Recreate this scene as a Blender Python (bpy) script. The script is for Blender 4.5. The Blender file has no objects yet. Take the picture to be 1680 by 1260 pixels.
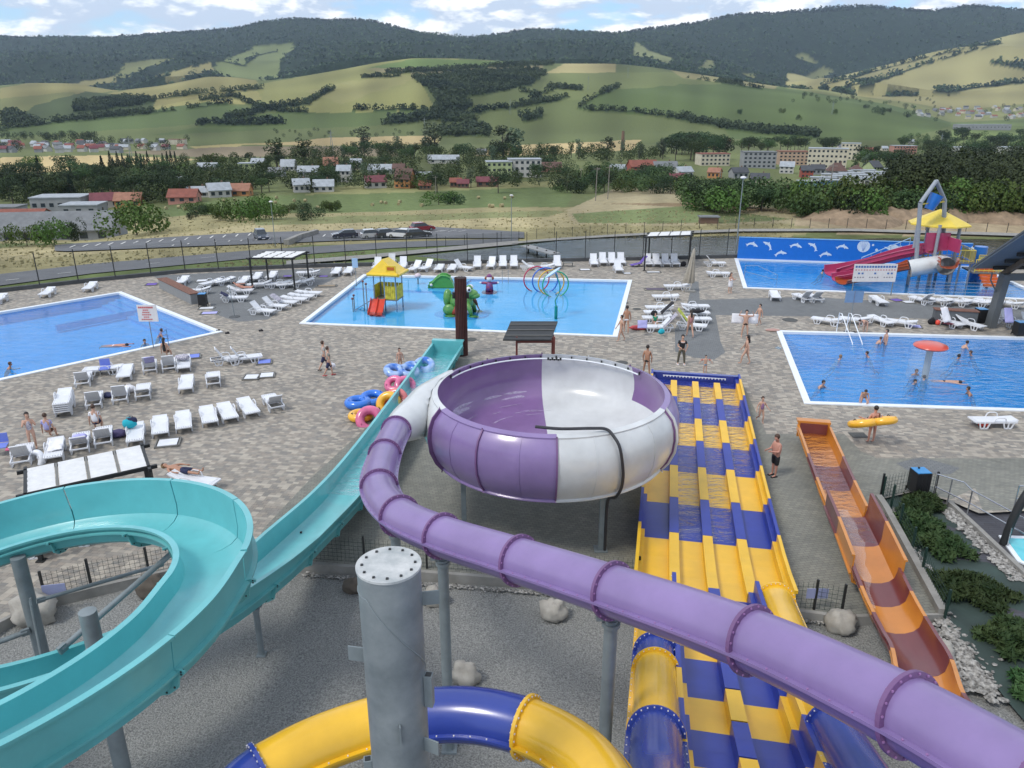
import bpy, bmesh, math, random
import numpy as np
from mathutils import Vector, Matrix, noise
from mathutils.geometry import tessellate_polygon
random.seed(7)
S = bpy.context.scene
COL = S.collection
R = math.radians
PI = math.pi
# ---------------------------------------------------------------- camera
CH = 13.7; F = 1262.0; TH = R(20)
cd = bpy.data.cameras.new("camera"); cam = bpy.data.objects.new("camera", cd); COL.objects.link(cam)
cam.location = (0, 0, CH); cam.rotation_euler = (R(70), 0, 0)
cd.sensor_width = 36; cd.lens = 36 * F / 1680; cd.clip_start = 0.1; cd.clip_end = 60000
S.camera = cam
# ---------------------------------------------------------------- view, world, sun
S.view_settings.view_transform = 'Standard'; S.view_settings.look = 'None'
S.view_settings.exposure = 0.50; S.view_settings.gamma = 1
S.cycles.max_bounces = 6; S.cycles.transparent_max_bounces = 10; S.cycles.volume_bounces = 0
S.cycles.caustics_reflective = False; S.cycles.caustics_refractive = False
SUN_EL, SUN_AZ = R(54), R(-125)      # azimuth measured from +Y towards +X
W = bpy.data.worlds.new("World"); S.world = W; W.use_nodes = True
wn = W.node_tree; wn.nodes.clear()
def N(nt, t, **kw):
    n = nt.nodes.new(t)
    for k, v in kw.items():
        if k in n.inputs: n.inputs[k].default_value = v
        else: setattr(n, k, v)
    return n
def L(nt, a, b): nt.links.new(a, b)
sky = N(wn, 'ShaderNodeTexSky', sky_type='NISHITA', sun_disc=False, sun_elevation=SUN_EL, sun_rotation=SUN_AZ, air_density=1.0, dust_density=0.6, ozone_density=1.5)
geo = N(wn, 'ShaderNodeNewGeometry'); 
tc = N(wn, 'ShaderNodeTexCoord')
sep = N(wn, 'ShaderNodeSeparateXYZ'); L(wn, tc.outputs['Generated'], sep.inputs[0])
def M(nt, op, a, b=None, c=None, clamp=False):
    n = nt.nodes.new('ShaderNodeMath'); n.operation = op; n.use_clamp = clamp
    for i, x in enumerate((a, b, c)):
        if x is None: continue
        if isinstance(x, (int, float)): n.inputs[i].default_value = x
        else: L(nt, x, n.inputs[i])
    return n.outputs[0]
cmb = N(wn, 'ShaderNodeCombineXYZ'); L(wn, sep.outputs[0], cmb.inputs[0]); L(wn, sep.outputs[1], cmb.inputs[1]); L(wn, M(wn, 'MULTIPLY', sep.outputs[2], 2.9), cmb.inputs[2])
cn = N(wn, 'ShaderNodeTexNoise', Scale=7.5, Detail=9.0, Roughness=0.56, Distortion=0.15); L(wn, cmb.outputs[0], cn.inputs['Vector'])
cr = N(wn, 'ShaderNodeMapRange'); L(wn, cn.outputs[0], cr.inputs[0]); cr.inputs[1].default_value = 0.36; cr.inputs[2].default_value = 0.48; cr.interpolation_type = 'SMOOTHSTEP'
off = N(wn, 'ShaderNodeVectorMath', operation='ADD'); L(wn, cmb.outputs[0], off.inputs[0]); off.inputs[1].default_value = (-0.004, 0.0, 0.028)
cn2 = N(wn, 'ShaderNodeTexNoise', Scale=7.5, Detail=5.0, Roughness=0.56, Distortion=0.15); L(wn, off.outputs[0], cn2.inputs['Vector'])
cr2 = N(wn, 'ShaderNodeMapRange'); L(wn, M(wn, 'SUBTRACT', cn.outputs[0], cn2.outputs[0]), cr2.inputs[0]); cr2.inputs[1].default_value = -0.03; cr2.inputs[2].default_value = 0.06
ccol = N(wn, 'ShaderNodeMix', data_type='RGBA'); L(wn, cr2.outputs[0], ccol.inputs[0])
ccol.inputs[6].default_value = (4.2, 4.9, 6.0, 1); ccol.inputs[7].default_value = (8.6, 8.6, 8.5, 1)
mx = N(wn, 'ShaderNodeMix', data_type='RGBA'); L(wn, M(wn, 'MULTIPLY', cr.outputs[0], 0.93), mx.inputs[0]); 
skb = N(wn, 'ShaderNodeMix', data_type='RGBA', blend_type='MULTIPLY'); skb.inputs[0].default_value = 1.0; L(wn, sky.outputs[0], skb.inputs[6]); skb.inputs[7].default_value = (0.85, 1.0, 1.2, 1)
L(wn, skb.outputs[2], mx.inputs[6]); L(wn, ccol.outputs[2], mx.inputs[7])
bg = N(wn, 'ShaderNodeBackground', Strength=0.115); L(wn, mx.outputs[2], bg.inputs[0])
wo = N(wn, 'ShaderNodeOutputWorld'); L(wn, bg.outputs[0], wo.inputs[0])
sd = bpy.data.lights.new("sun", 'SUN'); sd.energy = 1.6; sd.angle = R(14); sd.color = (1.0, 0.95, 0.87)
sun = bpy.data.objects.new("sun", sd); COL.objects.link(sun)
sdir = Vector((math.sin(SUN_AZ) * math.cos(SUN_EL), math.cos(SUN_AZ) * math.cos(SUN_EL), math.sin(SUN_EL)))
sun.rotation_euler = sdir.to_track_quat('Z', 'Y').to_euler()
# ---------------------------------------------------------------- helpers
def ray(u, v):
    x = (u - 840) / F; y = (v - 630) / F
    return x, math.cos(TH) - y * math.sin(TH), -(math.sin(TH) + y * math.cos(TH))
def G(u, v, z=0.0):
    x, f, d = ray(u, v); t = (z - CH) / d
    return Vector((x * t, f * t, z))
def PY(u, v, Y):
    x, f, d = ray(u, v); t = Y / f
    return Vector((x * t, Y, CH + d * t))
def proj(p):
    dz = p[2] - CH
    fw = p[1] * math.cos(TH) - dz * math.sin(TH); up = p[1] * math.sin(TH) + dz * math.cos(TH)
    return 840 + F * p[0] / fw, 630 - F * up / fw
def tag(o, label=None, cat=None, group=None, kind=None):
    if label: o['label'] = label
    if cat: o['category'] = cat
    if group: o['group'] = group
    if kind: o['kind'] = kind
    return o
def thing(name, label, cat, loc=(0, 0, 0), rz=0.0, group=None):
    o = bpy.data.objects.new(name, None); COL.objects.link(o); o.empty_display_size = 0.2
    o.location = loc; o.rotation_euler = (0, 0, rz)
    return tag(o, label, cat, group)
def copy_tree(o, parent=None):
    c = o.copy(); COL.objects.link(c)
    if parent is not None: c.parent = parent
    for ch in o.children: copy_tree(ch, c)
    return c
def place(root, loc, rz=0.0, label=None, group=None, sc=None, first=[None]):
    r = copy_tree(root); r.location = loc; r.rotation_euler = (0, 0, rz)
    if sc is not None: r.scale = sc if hasattr(sc, '__len__') else (sc, sc, sc)
    if label: r['label'] = label
    if group: r['group'] = group
    return r
def kill(o):
    for ch in list(o.children): kill(ch)
    bpy.data.objects.remove(o)
class MB:
    def __init__(s): s.v = []; s.f = []; s.m = []
    def add(s, vs, fs, mi=0):
        n = len(s.v); s.v += [tuple(v) for v in vs]; s.f += [tuple(i + n for i in f) for f in fs]; s.m += [mi] * len(fs); return s
    def box(s, c, d, rz=0, mi=0, mat=None):
        hx, hy, hz = d[0] / 2, d[1] / 2, d[2] / 2; cs, sn = math.cos(rz), math.sin(rz)
        vs = []
        for z in (-hz, hz):
            for x, y in ((-hx, -hy), (hx, -hy), (hx, hy), (-hx, hy)):
                p = Vector((x * cs - y * sn, x * sn + y * cs, z))
                if mat is not None: p = mat @ Vector((x, y, z))
                vs.append((p.x + c[0], p.y + c[1], p.z + c[2]))
        return s.add(vs, [(3, 2, 1, 0), (4, 5, 6, 7), (0, 1, 5, 4), (1, 2, 6, 5), (2, 3, 7, 6), (3, 0, 4, 7)], mi)
    def bar(s, a, b, w, h=None, mi=0):
        a = Vector(a); b = Vector(b); h = h or w; d = b - a; l = d.length
        if l < 1e-6: return s
        q = d.to_track_quat('X', 'Z').to_matrix()
        return s.box((a + b) / 2, (l, w, h), mat=q, mi=mi)
    def tube(s, pts, r, n=8, mi=0, cap=True, close=False):
        pts = [Vector(p) for p in pts]; m = len(pts); rs = r if hasattr(r, '__len__') else [r] * m
        vs = []; up = Vector((0, 0, 1)); prev = None
        for i, p in enumerate(pts):
            if close: t = pts[(i + 1) % m] - pts[i - 1]
            else: t = pts[min(i + 1, m - 1)] - pts[max(i - 1, 0)]
            t.normalize()
            if prev is None:
                a = t.cross(up)
                if a.length < 1e-3: a = t.cross(Vector((1, 0, 0)))
            else: a = prev - t * prev.dot(t)
            a.normalize(); prev = a; b = t.cross(a)
            for k in range(n):
                an = 2 * PI * k / n; vs.append(p + (a * math.cos(an) + b * math.sin(an)) * rs[i])
        fs = []
        for i in range(m if close else m - 1):
            j = (i + 1) % m
            for k in range(n):
                l = (k + 1) % n; fs.append((i * n + k, i * n + l, j * n + l, j * n + k))
        if cap and not close: fs += [tuple(range(n - 1, -1, -1)), tuple((m - 1) * n + k for k in range(n))]
        fs = [tuple(reversed(f)) for f in fs]
        return s.add(vs, fs, mi)
    def lathe(s, prof, n=24, c=(0, 0, 0), a0=0, a1=2 * PI, mi=0, sx=1, sy=1):
        full = abs(a1 - a0 - 2 * PI) < 1e-6; k = n if full else n + 1; m = len(prof); vs = []
        for i in range(k):
            a = a0 + (a1 - a0) * i / n
            for r, z in prof: vs.append((c[0] + r * math.cos(a) * sx, c[1] + r * math.sin(a) * sy, c[2] + z))
        fs = []
        for i in range(n):
            j = (i + 1) % k
            for q in range(m - 1): fs.append((i * m + q, j * m + q, j * m + q + 1, i * m + q + 1))
        return s.add(vs, fs, mi)
    def prism(s, poly, z0, z1, mi=0, bottom=True):
        n = len(poly); vs = [(p[0], p[1], z0) for p in poly] + [(p[0], p[1], z1) for p in poly]
        fs = [(i, (i + 1) % n, n + (i + 1) % n, n + i) for i in range(n)]
        fs.append(tuple(range(n, 2 * n)))
        if bottom: fs.append(tuple(range(n - 1, -1, -1)))
        return s.add(vs, fs, mi)
    def ball(s, c, r, n=10, m=6, sc=(1, 1, 1), mi=0):
        vs = []; fs = []
        for j in range(m + 1):
            th = PI * j / m
            for i in range(n):
                a = 2 * PI * i / n
                vs.append((c[0] + r * sc[0] * math.sin(th) * math.cos(a), c[1] + r * sc[1] * math.sin(th) * math.sin(a), c[2] + r * sc[2] * math.cos(th)))
        for j in range(m):
            for i in range(n):
                k = (i + 1) % n; fs.append((j * n + i, (j + 1) * n + i, (j + 1) * n + k, j * n + k))
        return s.add(vs, fs, mi)
    def build(s, name, mat, parent=None, smooth=False, loc=None, fix=True):
        me = bpy.data.meshes.new(name); me.from_pydata(s.v, [], s.f)
        for x in (mat if isinstance(mat, (list, tuple)) else [mat]): me.materials.append(x)
        if any(s.m): me.polygons.foreach_set('material_index', s.m)
        if fix:
            bm = bmesh.new(); bm.from_mesh(me); bmesh.ops.remove_doubles(bm, verts=bm.verts, dist=1e-5); bmesh.ops.recalc_face_normals(bm, faces=bm.faces); bm.to_mesh(me); bm.free()
        if smooth: me.polygons.foreach_set('use_smooth', [True] * len(me.polygons)); 
        o = bpy.data.objects.new(name, me); COL.objects.link(o)
        if smooth and smooth != 'all':
            me.update(); me.set_sharp_from_angle(angle=R(38))
        if parent is not None: o.parent = parent
        if loc: o.location = loc
        return o
def sweep(mb, pts, prof, closed=False, ups=None, mi=None, smooth_caps=True):
    """sweep a lateral/up profile along pts; prof is a list or function(i, n) -> list of (lateral, up)"""
    pts = [Vector(p) for p in pts]; m = len(pts); rings = []
    for i, p in enumerate(pts):
        t = (pts[min(i + 1, m - 1)] - pts[max(i - 1, 0)]).normalized()
        side = t.cross(Vector((0, 0, 1))).normalized(); up = side.cross(t)
        pr = prof(i, m) if callable(prof) else prof
        rings.append([p + side * a + up * b for a, b in pr])
    k = len(rings[0]); vs = [v for r in rings for v in r]; fs = []
    rng = range(k) if closed else range(k - 1)
    for i in range(m - 1):
        for q in rng:
            r = (q + 1) % k; fs.append((i * k + q, i * k + r, (i + 1) * k + r, (i + 1) * k + q))
    if closed: fs += [tuple(range(k - 1, -1, -1)), tuple((m - 1) * k + q for q in range(k))]
    mb.add(vs, fs, 0 if mi is None else mi)
    return rings
def spline(ctrl, n=12):
    P = [Vector(p) for p in ctrl]; P = [P[0] * 2 - P[1]] + P + [P[-1] * 2 - P[-2]]; out = []
    for i in range(1, len(P) - 2):
        a, b, c, d = P[i - 1:i + 3]
        for k in range(n):
            t = k / n
            out.append(0.5 * ((2 * b) + (c - a) * t + (2 * a - 5 * b + 4 * c - d) * t * t + (3 * b - a - 3 * c + d) * t ** 3))
    out.append(P[-2]); return out
def resample(pts, step):
    out = [pts[0]]; acc = 0
    for a, b in zip(pts, pts[1:]):
        l = (b - a).length
        while acc + l >= step:
            t = (step - acc) / l; a = a + (b - a) * t; out.append(a.copy()); l = (b - a).length; acc = 0
        acc += l
    return out
# ---------------------------------------------------------------- materials
MT = {}
def mat(name, col, rough=0.5, var=0.08, vs=3.0, bump=0.0, bs=20.0, metal=0.0, coat=0.0, spec=0.5, coords='Object', alpha=1.0, col2=None, det=4.0, emis=None):
    if name in MT: return MT[name]
    m = bpy.data.materials.new(name); m.use_nodes = True; nt = m.node_tree; b = nt.nodes['Principled BSDF']
    b.inputs['Roughness'].default_value = rough; b.inputs['Metallic'].default_value = metal
    b.inputs['Coat Weight'].default_value = coat; b.inputs['Coat Roughness'].default_value = 0.12; b.inputs['Specular IOR Level'].default_value = spec
    b.inputs['Alpha'].default_value = alpha
    t = N(nt, 'ShaderNodeTexCoord'); n = N(nt, 'ShaderNodeTexNoise', Scale=vs, Detail=det, Roughness=0.6); L(nt, t.outputs[coords], n.inputs['Vector'])
    mr = N(nt, 'ShaderNodeMapRange'); L(nt, n.outputs[0], mr.inputs[0]); mr.inputs[1].default_value = 0.3; mr.inputs[2].default_value = 0.7
    mixn = N(nt, 'ShaderNodeMix', data_type='RGBA'); L(nt, mr.outputs[0], mixn.inputs[0])
    c = col if len(col) == 3 else col[:3]; c2 = col2 or [min(1, x * (1 + var)) for x in c]; c1 = c if col2 else [x * (1 - var) for x in c]
    mixn.inputs[6].default_value = (*c1, 1); mixn.inputs[7].default_value = (*c2, 1); L(nt, mixn.outputs[2], b.inputs['Base Color'])
    if bump:
        n2 = N(nt, 'ShaderNodeTexNoise', Scale=bs, Detail=5.0); L(nt, t.outputs[coords], n2.inputs['Vector'])
        bp = N(nt, 'ShaderNodeBump', Strength=bump, Distance=0.02); L(nt, n2.outputs[0], bp.inputs['Height']); L(nt, bp.outputs[0], b.inputs['Normal'])
    if emis: b.inputs['Emission Color'].default_value = (*emis, 1); b.inputs['Emission Strength'].default_value = 1
    MT[name] = m; return m
def plastic(name, col, rough=0.3, coat=0.4): return mat(name, col, rough, var=0.12, vs=0.9, bump=0.06, bs=3, coat=coat, det=8)
WHITE = mat('white_plastic', (0.66, 0.68, 0.72), 0.4, var=0.05)
WHITEP = mat('white_paint', (0.72, 0.76, 0.80), 0.35, var=0.05)
STEEL = mat('galvanised_steel', (0.20, 0.235, 0.25), 0.5, var=0.22, vs=1.6, metal=0.2, bump=0.06, bs=8)
CHROME = mat('stainless_steel', (0.45, 0.47, 0.50), 0.25, metal=0.9)
BLACK = mat('black_metal', (0.015, 0.017, 0.018), 0.5)
DGREEN = mat('dark_green_metal', (0.012, 0.035, 0.028), 0.5)
TEAL = plastic('teal_fibreglass', (0.115, 0.43, 0.46))
TEALD = plastic('teal_outer_shell', (0.10, 0.36, 0.37), 0.45, 0.1)
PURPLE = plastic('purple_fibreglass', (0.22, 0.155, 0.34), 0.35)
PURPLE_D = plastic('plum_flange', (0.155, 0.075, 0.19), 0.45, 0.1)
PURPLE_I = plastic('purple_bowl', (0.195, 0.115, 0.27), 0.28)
CREAM = plastic('white_fibreglass', (0.55, 0.57, 0.58), 0.28)
YELLOW = plastic('yellow_fibreglass', (0.72, 0.42, 0.02), 0.25)
BLUE = plastic('blue_fibreglass', (0.022, 0.045, 0.26), 0.25)
BLUEL = mat('blue_lane', (0.014, 0.032, 0.27), .4, var=.12, vs=1.2, coat=.08); YELL = mat('yellow_lane', (0.70, 0.42, 0.02), .4, var=.08, vs=1.2, coat=.08)
ORANGE = plastic('orange_fibreglass', (0.52, 0.20, 0.028), 0.3)
MAROON = plastic('maroon_fibreglass', (0.14, 0.032, 0.035), 0.3)
# ---------------------------------------------------------------- terrain
def lerp_table(x, xs, ys): return np.interp(x, xs, ys)
NU = 860
ks = np.linspace(-0.80, 0.80, NU)            # X / Y, straight rays over the land
Ynear = [60, 69, 76, 90, 100, 118, 130, 150, 180, 230, 280, 400, 520, 700, 950]
colz = {  # pixel column -> heights at Ynear
   -100: [-3.0, -3.0, -3.0, -4.2, -5.0, -6.4, -8.5, -11.5, -15.5, -20.0, -23.0, -24, -25, -27.5, -33],
    120: [-3.0, -3.0, -3.0, -4.2, -5.0, -6.4, -8.3, -11.2, -15.3, -19.5, -22.5, -24, -25, -27.5, -33],
    290: [-3.0, -3.0, -3.0, -4.3, -5.2, -6.6, -7.9, -8.4, -12.5, -16.0, -19.0, -22, -24, -27.5, -33],
    600: [-3.0, -3.0, -3.0, -4.1, -5.2, -6.6, -7.7, -8.4, -11.5, -15.5, -19.0, -22, -24, -27, -32],
    900: [-3.0, -3.0, -4.6, -6.2, -6.3, -6.0, -6.4, -7.5, -9.5, -13.5, -18.0, -22, -23.5, -26, -31],
   1100: [-3.0, -3.0, -5.6, -6.6, -6.6, -5.9, -5.2, -5.6, -7.6, -11.0, -17.5, -23, -24, -25, -31],
   1300: [-3.0, -3.0, -5.6, -6.6, -6.6, -5.8, -5.0, -5.4, -8.3, -15.0, -19.5, -25, -26, -28, -34],
   1480: [-3.0, -3.0, -5.6, -6.6, -6.6, -5.8, -5.1, -6.0, -11.5, -15.0, -18, -23, -26, -30, -36],
   1800: [-3.0, -3.0, -5.6, -6.6, -6.6, -5.8, -5.2, -6.3, -11.5, -14.0, -16, -20, -24, -30, -38]}
cu = np.array([(u - 840) / 1333.0 for u in colz]); cz = np.array([colz[u] for u in colz])
def v_to_z(v, Y, k):
    # height at forward distance Y seen at picture row v
    y = (v - 630) / F; return CH - Y * (math.sin(TH) + y * math.cos(TH)) / (math.cos(TH) - y * math.sin(TH))
Yfar = [1200, 1700, 2600, 3300, 4200, 4900, 6600, 8600]
U = np.array([-300, 0, 60, 130, 200, 270, 350, 400, 440, 500, 560, 620, 680, 760, 800, 860, 1000, 1060, 1120, 1200, 1280, 1340, 1400, 1450, 1500, 1560, 1620, 1680, 1980.])
vc = np.array([141, 143, 138, 138, 149, 140, 125, 127, 134, 128, 118, 106, 97, 97, 99, 104, 104, 110, 120, 131, 142, 149, 160, 168, 180, 200, 196, 192, 190.])
vm = np.array([66, 68, 68, 66, 65.5, 64, 60, 53, 42, 35.5, 37, 43, 54, 73, 68, 60, 61, 57, 47, 32, 25, 21, 19, 19, 21, 15, 22, 24, 30.])
vy = np.array([118, 118, 116, 116, 114, 112, 110, 108, 106, 104, 102, 97, 95, 96, 96, 98, 98, 104, 112, 128, 148, 140, 128, 118, 104, 88, 74, 64, 48.])
v1 = np.where(U > 1540, 216, 222.); v2 = 236 - .66 * (236 - vc); v2 = np.where(U > 1540, 208, v2)
v33 = np.where(U < 1290, vc + 14, np.minimum(vc - 2, 158)); v33[-4:] = [158, 150, 142, 130]
v49 = np.where(U < 1290, vy - 14, vy + 10)
vfar = [v1, v2, vc, v33, vy, v49, vm, vm + 60]
NY1 = np.concatenate([np.linspace(60, 160, 70), np.geomspace(160, 950, 110)[1:], np.geomspace(950, 2750, 150)[1:], np.geomspace(2750, 6600, 150)[1:], np.linspace(6650, 8600, 8)])
Yn = np.array(Ynear + Yfar, float)
def column_z(k):
    u = k * 1333 + 840
    zn = [np.interp(k, cu, cz[:, j]) for j in range(len(Ynear))]
    zf = [v_to_z(float(np.interp(u, U, vfar[j])), Yfar[j], k) for j in range(len(Yfar))]
    return zn + zf
def pchip(x, xp, yp):
    h = np.diff(xp); d = np.diff(yp) / h; n = len(xp); s = np.zeros(n)
    for i in range(1, n - 1):
        if d[i - 1] * d[i] > 0:
            w1 = 2 * h[i] + h[i - 1]; w2 = h[i] + 2 * h[i - 1]; s[i] = (w1 + w2) / (w1 / d[i - 1] + w2 / d[i])
    s[0], s[-1] = d[0], d[-1]
    i = np.clip(np.searchsorted(xp, x) - 1, 0, n - 2); t = (x - xp[i]) / h[i]
    return (1 + 2 * t) * (1 - t) ** 2 * yp[i] + t * (1 - t) ** 2 * h[i] * s[i] + t * t * (3 - 2 * t) * yp[i + 1] + t * t * (t - 1) * h[i] * s[i + 1]
Z = np.zeros((NU, len(NY1)))
for i, k in enumerate(ks): Z[i] = pchip(NY1, Yn, np.array(column_z(k)))
ker = np.exp(-np.linspace(-2, 2, 21) ** 2); ker /= ker.sum()
pad = np.pad(Z, ((10, 10), (0, 0)), mode='edge'); Z = np.stack([np.convolve(pad[:, j], ker, 'valid') for j in range(Z.shape[1])], 1)
XX = ks[:, None] * NY1[None, :]; YY = np.broadcast_to(NY1[None, :], XX.shape)
for i in range(NU):          # rolling relief on the hills
    for j in range(len(NY1)):
        y = NY1[j]
        if y > 950:
            a = min(1, (y - 950) / 900) * (34 if y > 3300 else 15)
            Z[i, j] += a * noise.noise((XX[i, j] / 520, y / 620, 3.1)) + (a * 1.4 * (0.5 - abs(noise.noise((XX[i, j] / 900 + 5, y / 1500, 9.0)))) * 2.2 * min(1, max(0, (6300 - y) / 1500)) if y > 3300 else 0)
        elif y > 76: Z[i, j] += 0.22 * noise.noise((XX[i, j] / 9, y / 9, 1.0)) * min(1, (y - 76) / 30)
def terrain(X, Y):
    k = X / Y; fi = (k - ks[0]) / (ks[1] - ks[0]); i = int(max(0, min(NU - 2, math.floor(fi)))); a = fi - i
    j = int(max(0, min(len(NY1) - 2, np.searchsorted(NY1, Y) - 1))); b = (Y - NY1[j]) / (NY1[j + 1] - NY1[j])
    return float((Z[i, j] * (1 - a) + Z[i + 1, j] * a) * (1 - b) + (Z[i, j + 1] * (1 - a) + Z[i + 1, j + 1] * a) * b)
def ground_at(u, v, Ymin=69.0):
    """first point of the land seen at a picture position"""
    x, f, d = ray(u, v); Y = Ymin; pY = None
    while Y < 7000:
        t = Y / f; z = CH + d * t
        if z <= terrain(x * t, Y): 
            lo, hi = (pY or Y), Y
            for _ in range(14):
                m = (lo + hi) / 2; t = m / f
                if CH + d * t <= terrain(x * t, m): hi = m
                else: lo = m
            t = hi / f; return Vector((x * t, hi, terrain(x * t, hi)))
        pY = Y; Y *= 1.01
    t = 7000 / f; return Vector((x * t, 7000, 0))
dz = Z - CH; fw = YY * math.cos(TH) - dz * math.sin(TH); upv = YY * math.sin(TH) + dz * math.cos(TH)
PU = 840 + F * XX / fw; PV = 630 - F * upv / fw
wob = np.zeros_like(PU)
for i in range(NU):
    for j in range(len(NY1)): wob[i, j] = noise.noise((XX[i, j] / 45, NY1[j] / 60, 0.3))
def inside(poly, wa=2.0):
    x = PU + wob * wa; y = PV + wob * wa * 0.6; n = len(poly); r = np.zeros(x.shape, bool); j = n - 1
    for i in range(n):
        xi, yi = poly[i]; xj, yj = poly[j]
        if yi != yj:
            c = ((yi > y) != (yj > y)) & (x < (xj - xi) * (y - yi) / (yj - yi) + xi); r ^= c
        j = i
    return r
def strip(pts, w):
    r = np.zeros(PU.shape, bool); x = PU; y = PV; ww = w * (1 + wob * 0.9)
    for (x0, y0), (x1, y1) in zip(pts, pts[1:]):
        dx, dy = x1 - x0, y1 - y0; t = np.clip(((x - x0) * dx + (y - y0) * dy) / (dx * dx + dy * dy), 0, 1)
        r |= ((x - x0 - t * dx) ** 2 + (3.2 * (y - y0 - t * dy)) ** 2) < (ww * 1.5) ** 2
    return r
C = np.zeros(PU.shape + (3,)); C[:] = (0.125, 0.15, 0.06)
FOR = np.zeros(PU.shape, bool)
mid = (YY > 950) & (YY < 3000); back = YY >= 3000
def paint(poly, col, m, w=2.0): C[inside(poly, w) & m] = col
YEL = (0.245, 0.225, 0.095); OLI = (0.175, 0.185, 0.075); GRN = (0.095, 0.13, 0.05); TAN = (0.42, 0.33, 0.17); TAN2 = (0.34, 0.29, 0.13); BRN = (0.20, 0.165, 0.11); SCR = (0.075, 0.10, 0.045)
# far side of the valley; ridge shading is also put into these field colours
paint([(0, 145), (60, 134), (130, 134), (215, 146), (120, 158), (0, 168)], YEL, mid)
paint([(0, 162), (120, 150), (130, 160), (60, 178), (0, 190)], OLI, mid)
paint([(140, 160), (215, 146), (330, 120), (420, 132), (430, 146), (300, 165), (250, 180), (215, 165)], YEL, mid)
paint([(240, 178), (300, 165), (420, 148), (445, 160), (400, 172), (340, 167), (250, 182)], (0.29, 0.27, 0.11), mid)
paint([(0, 208), (60, 172), (140, 150), (215, 158), (255, 166), (250, 178), (130, 192), (0, 214)], SCR, mid)
paint([(0, 212), (270, 178), (340, 167), (440, 182), (400, 196), (300, 206), (0, 226)], GRN, mid)
paint([(420, 140), (560, 112), (680, 92), (760, 92), (690, 135), (715, 180), (640, 184), (500, 186), (430, 168)], (0.235, 0.235, 0.09), mid)
paint([(500, 150), (640, 120), (690, 128), (560, 170)], (0.26, 0.25, 0.105), mid, 6)
paint([(440, 186), (640, 183), (718, 184), (640, 205), (400, 215), (250, 222)], (0.10, 0.135, 0.05), mid)
paint([(680, 96), (860, 102), (895, 108), (700, 118), (600, 112)], (0.13, 0.19, 0.06), mid)
paint([(600, 112), (760, 110), (890, 106), (890, 112), (700, 122), (640, 122)], (0.27, 0.24, 0.13), mid)
paint([(900, 118), (930, 102), (1010, 102), (1010, 119), (895, 120)], (0.33, 0.29, 0.14), mid)
paint([(900, 120), (1120, 118), (1280, 142), (1400, 158), (1100, 140), (960, 165), (880, 160)], (0.15, 0.175, 0.068), mid)
paint([(950, 180), (985, 150), (1120, 138), (1300, 140), (1450, 166), (1570, 204), (1480, 230), (1200, 228), (1180, 200), (1040, 188)], (0.098, 0.135, 0.048), mid, 3)
paint([(1100, 115), (1280, 140), (1270, 146), (1120, 128)], (0.25, 0.23, 0.11), mid)
paint([(1560, 196), (1680, 190), (1980, 190), (1980, 235), (1560, 235)], (0.13, 0.17, 0.06), mid)
for pts, w in (([(372, 197), (440, 180), (500, 172), (540, 150)], 5), ([(640, 121), (700, 118), (780, 112), (900, 106)], 4), ([(580, 183), (640, 181), (695, 183)], 3.5), ([(640, 205), (760, 190), (800, 182), (890, 170), (930, 160)], 4.5),
               ([(1250, 148), (1140, 130), (1125, 128)], 0.5), ([(950, 178), (975, 160), (1000, 150), (1015, 143)], 2.2), ([(960, 182), (1040, 186), (1100, 194), (1130, 195)], 2.4), ([(250, 165), (330, 155), (430, 146)], 2.0),
               ([(330, 166), (380, 160), (440, 182), (500, 186)], 3), ([(0, 214), (120, 198), (250, 184)], 2.2), ([(1100, 193), (1180, 208), (1260, 220), (1330, 225)], 6), ([(330, 206), (400, 205), (460, 203)], 3.5), ([(600, 128), (640, 127), (655, 126)], 3), ([(120, 200), (240, 188), (380, 170)], 1.0), ([(560, 190), (640, 186), (700, 185)], 1.0),
               ([(860, 152), (880, 156), (905, 151)], 2.0), ([(1175, 134), (1200, 137), (1215, 138)], 2.6), ([(900, 145), (940, 147), (950, 148)], 4)):
    FOR |= strip(pts, w) & mid
for poly in ([(675, 128), (760, 121), (880, 114), (893, 122), (870, 140), (820, 152), (765, 160), (775, 178), (740, 196), (645, 206), (640, 198), (700, 185), (722, 175), (706, 150)],
             [(855, 192), (890, 185), (888, 196), (860, 203)], [(722, 212), (800, 212), (798, 225), (722, 225)], [(730, 195), (780, 196), (780, 206), (730, 204)], [(872, 162), (890, 158), (892, 168), (872, 170)], [(0, 190), (20, 185), (60, 200), (10, 206)], [(130, 170), (240, 160), (255, 168), (200, 180), (120, 186)]):
    FOR |= inside(poly, 5) & mid
C[mid & (YY > 2450) & (PU > 1290)] = (0.20, 0.21, 0.085)
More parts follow.
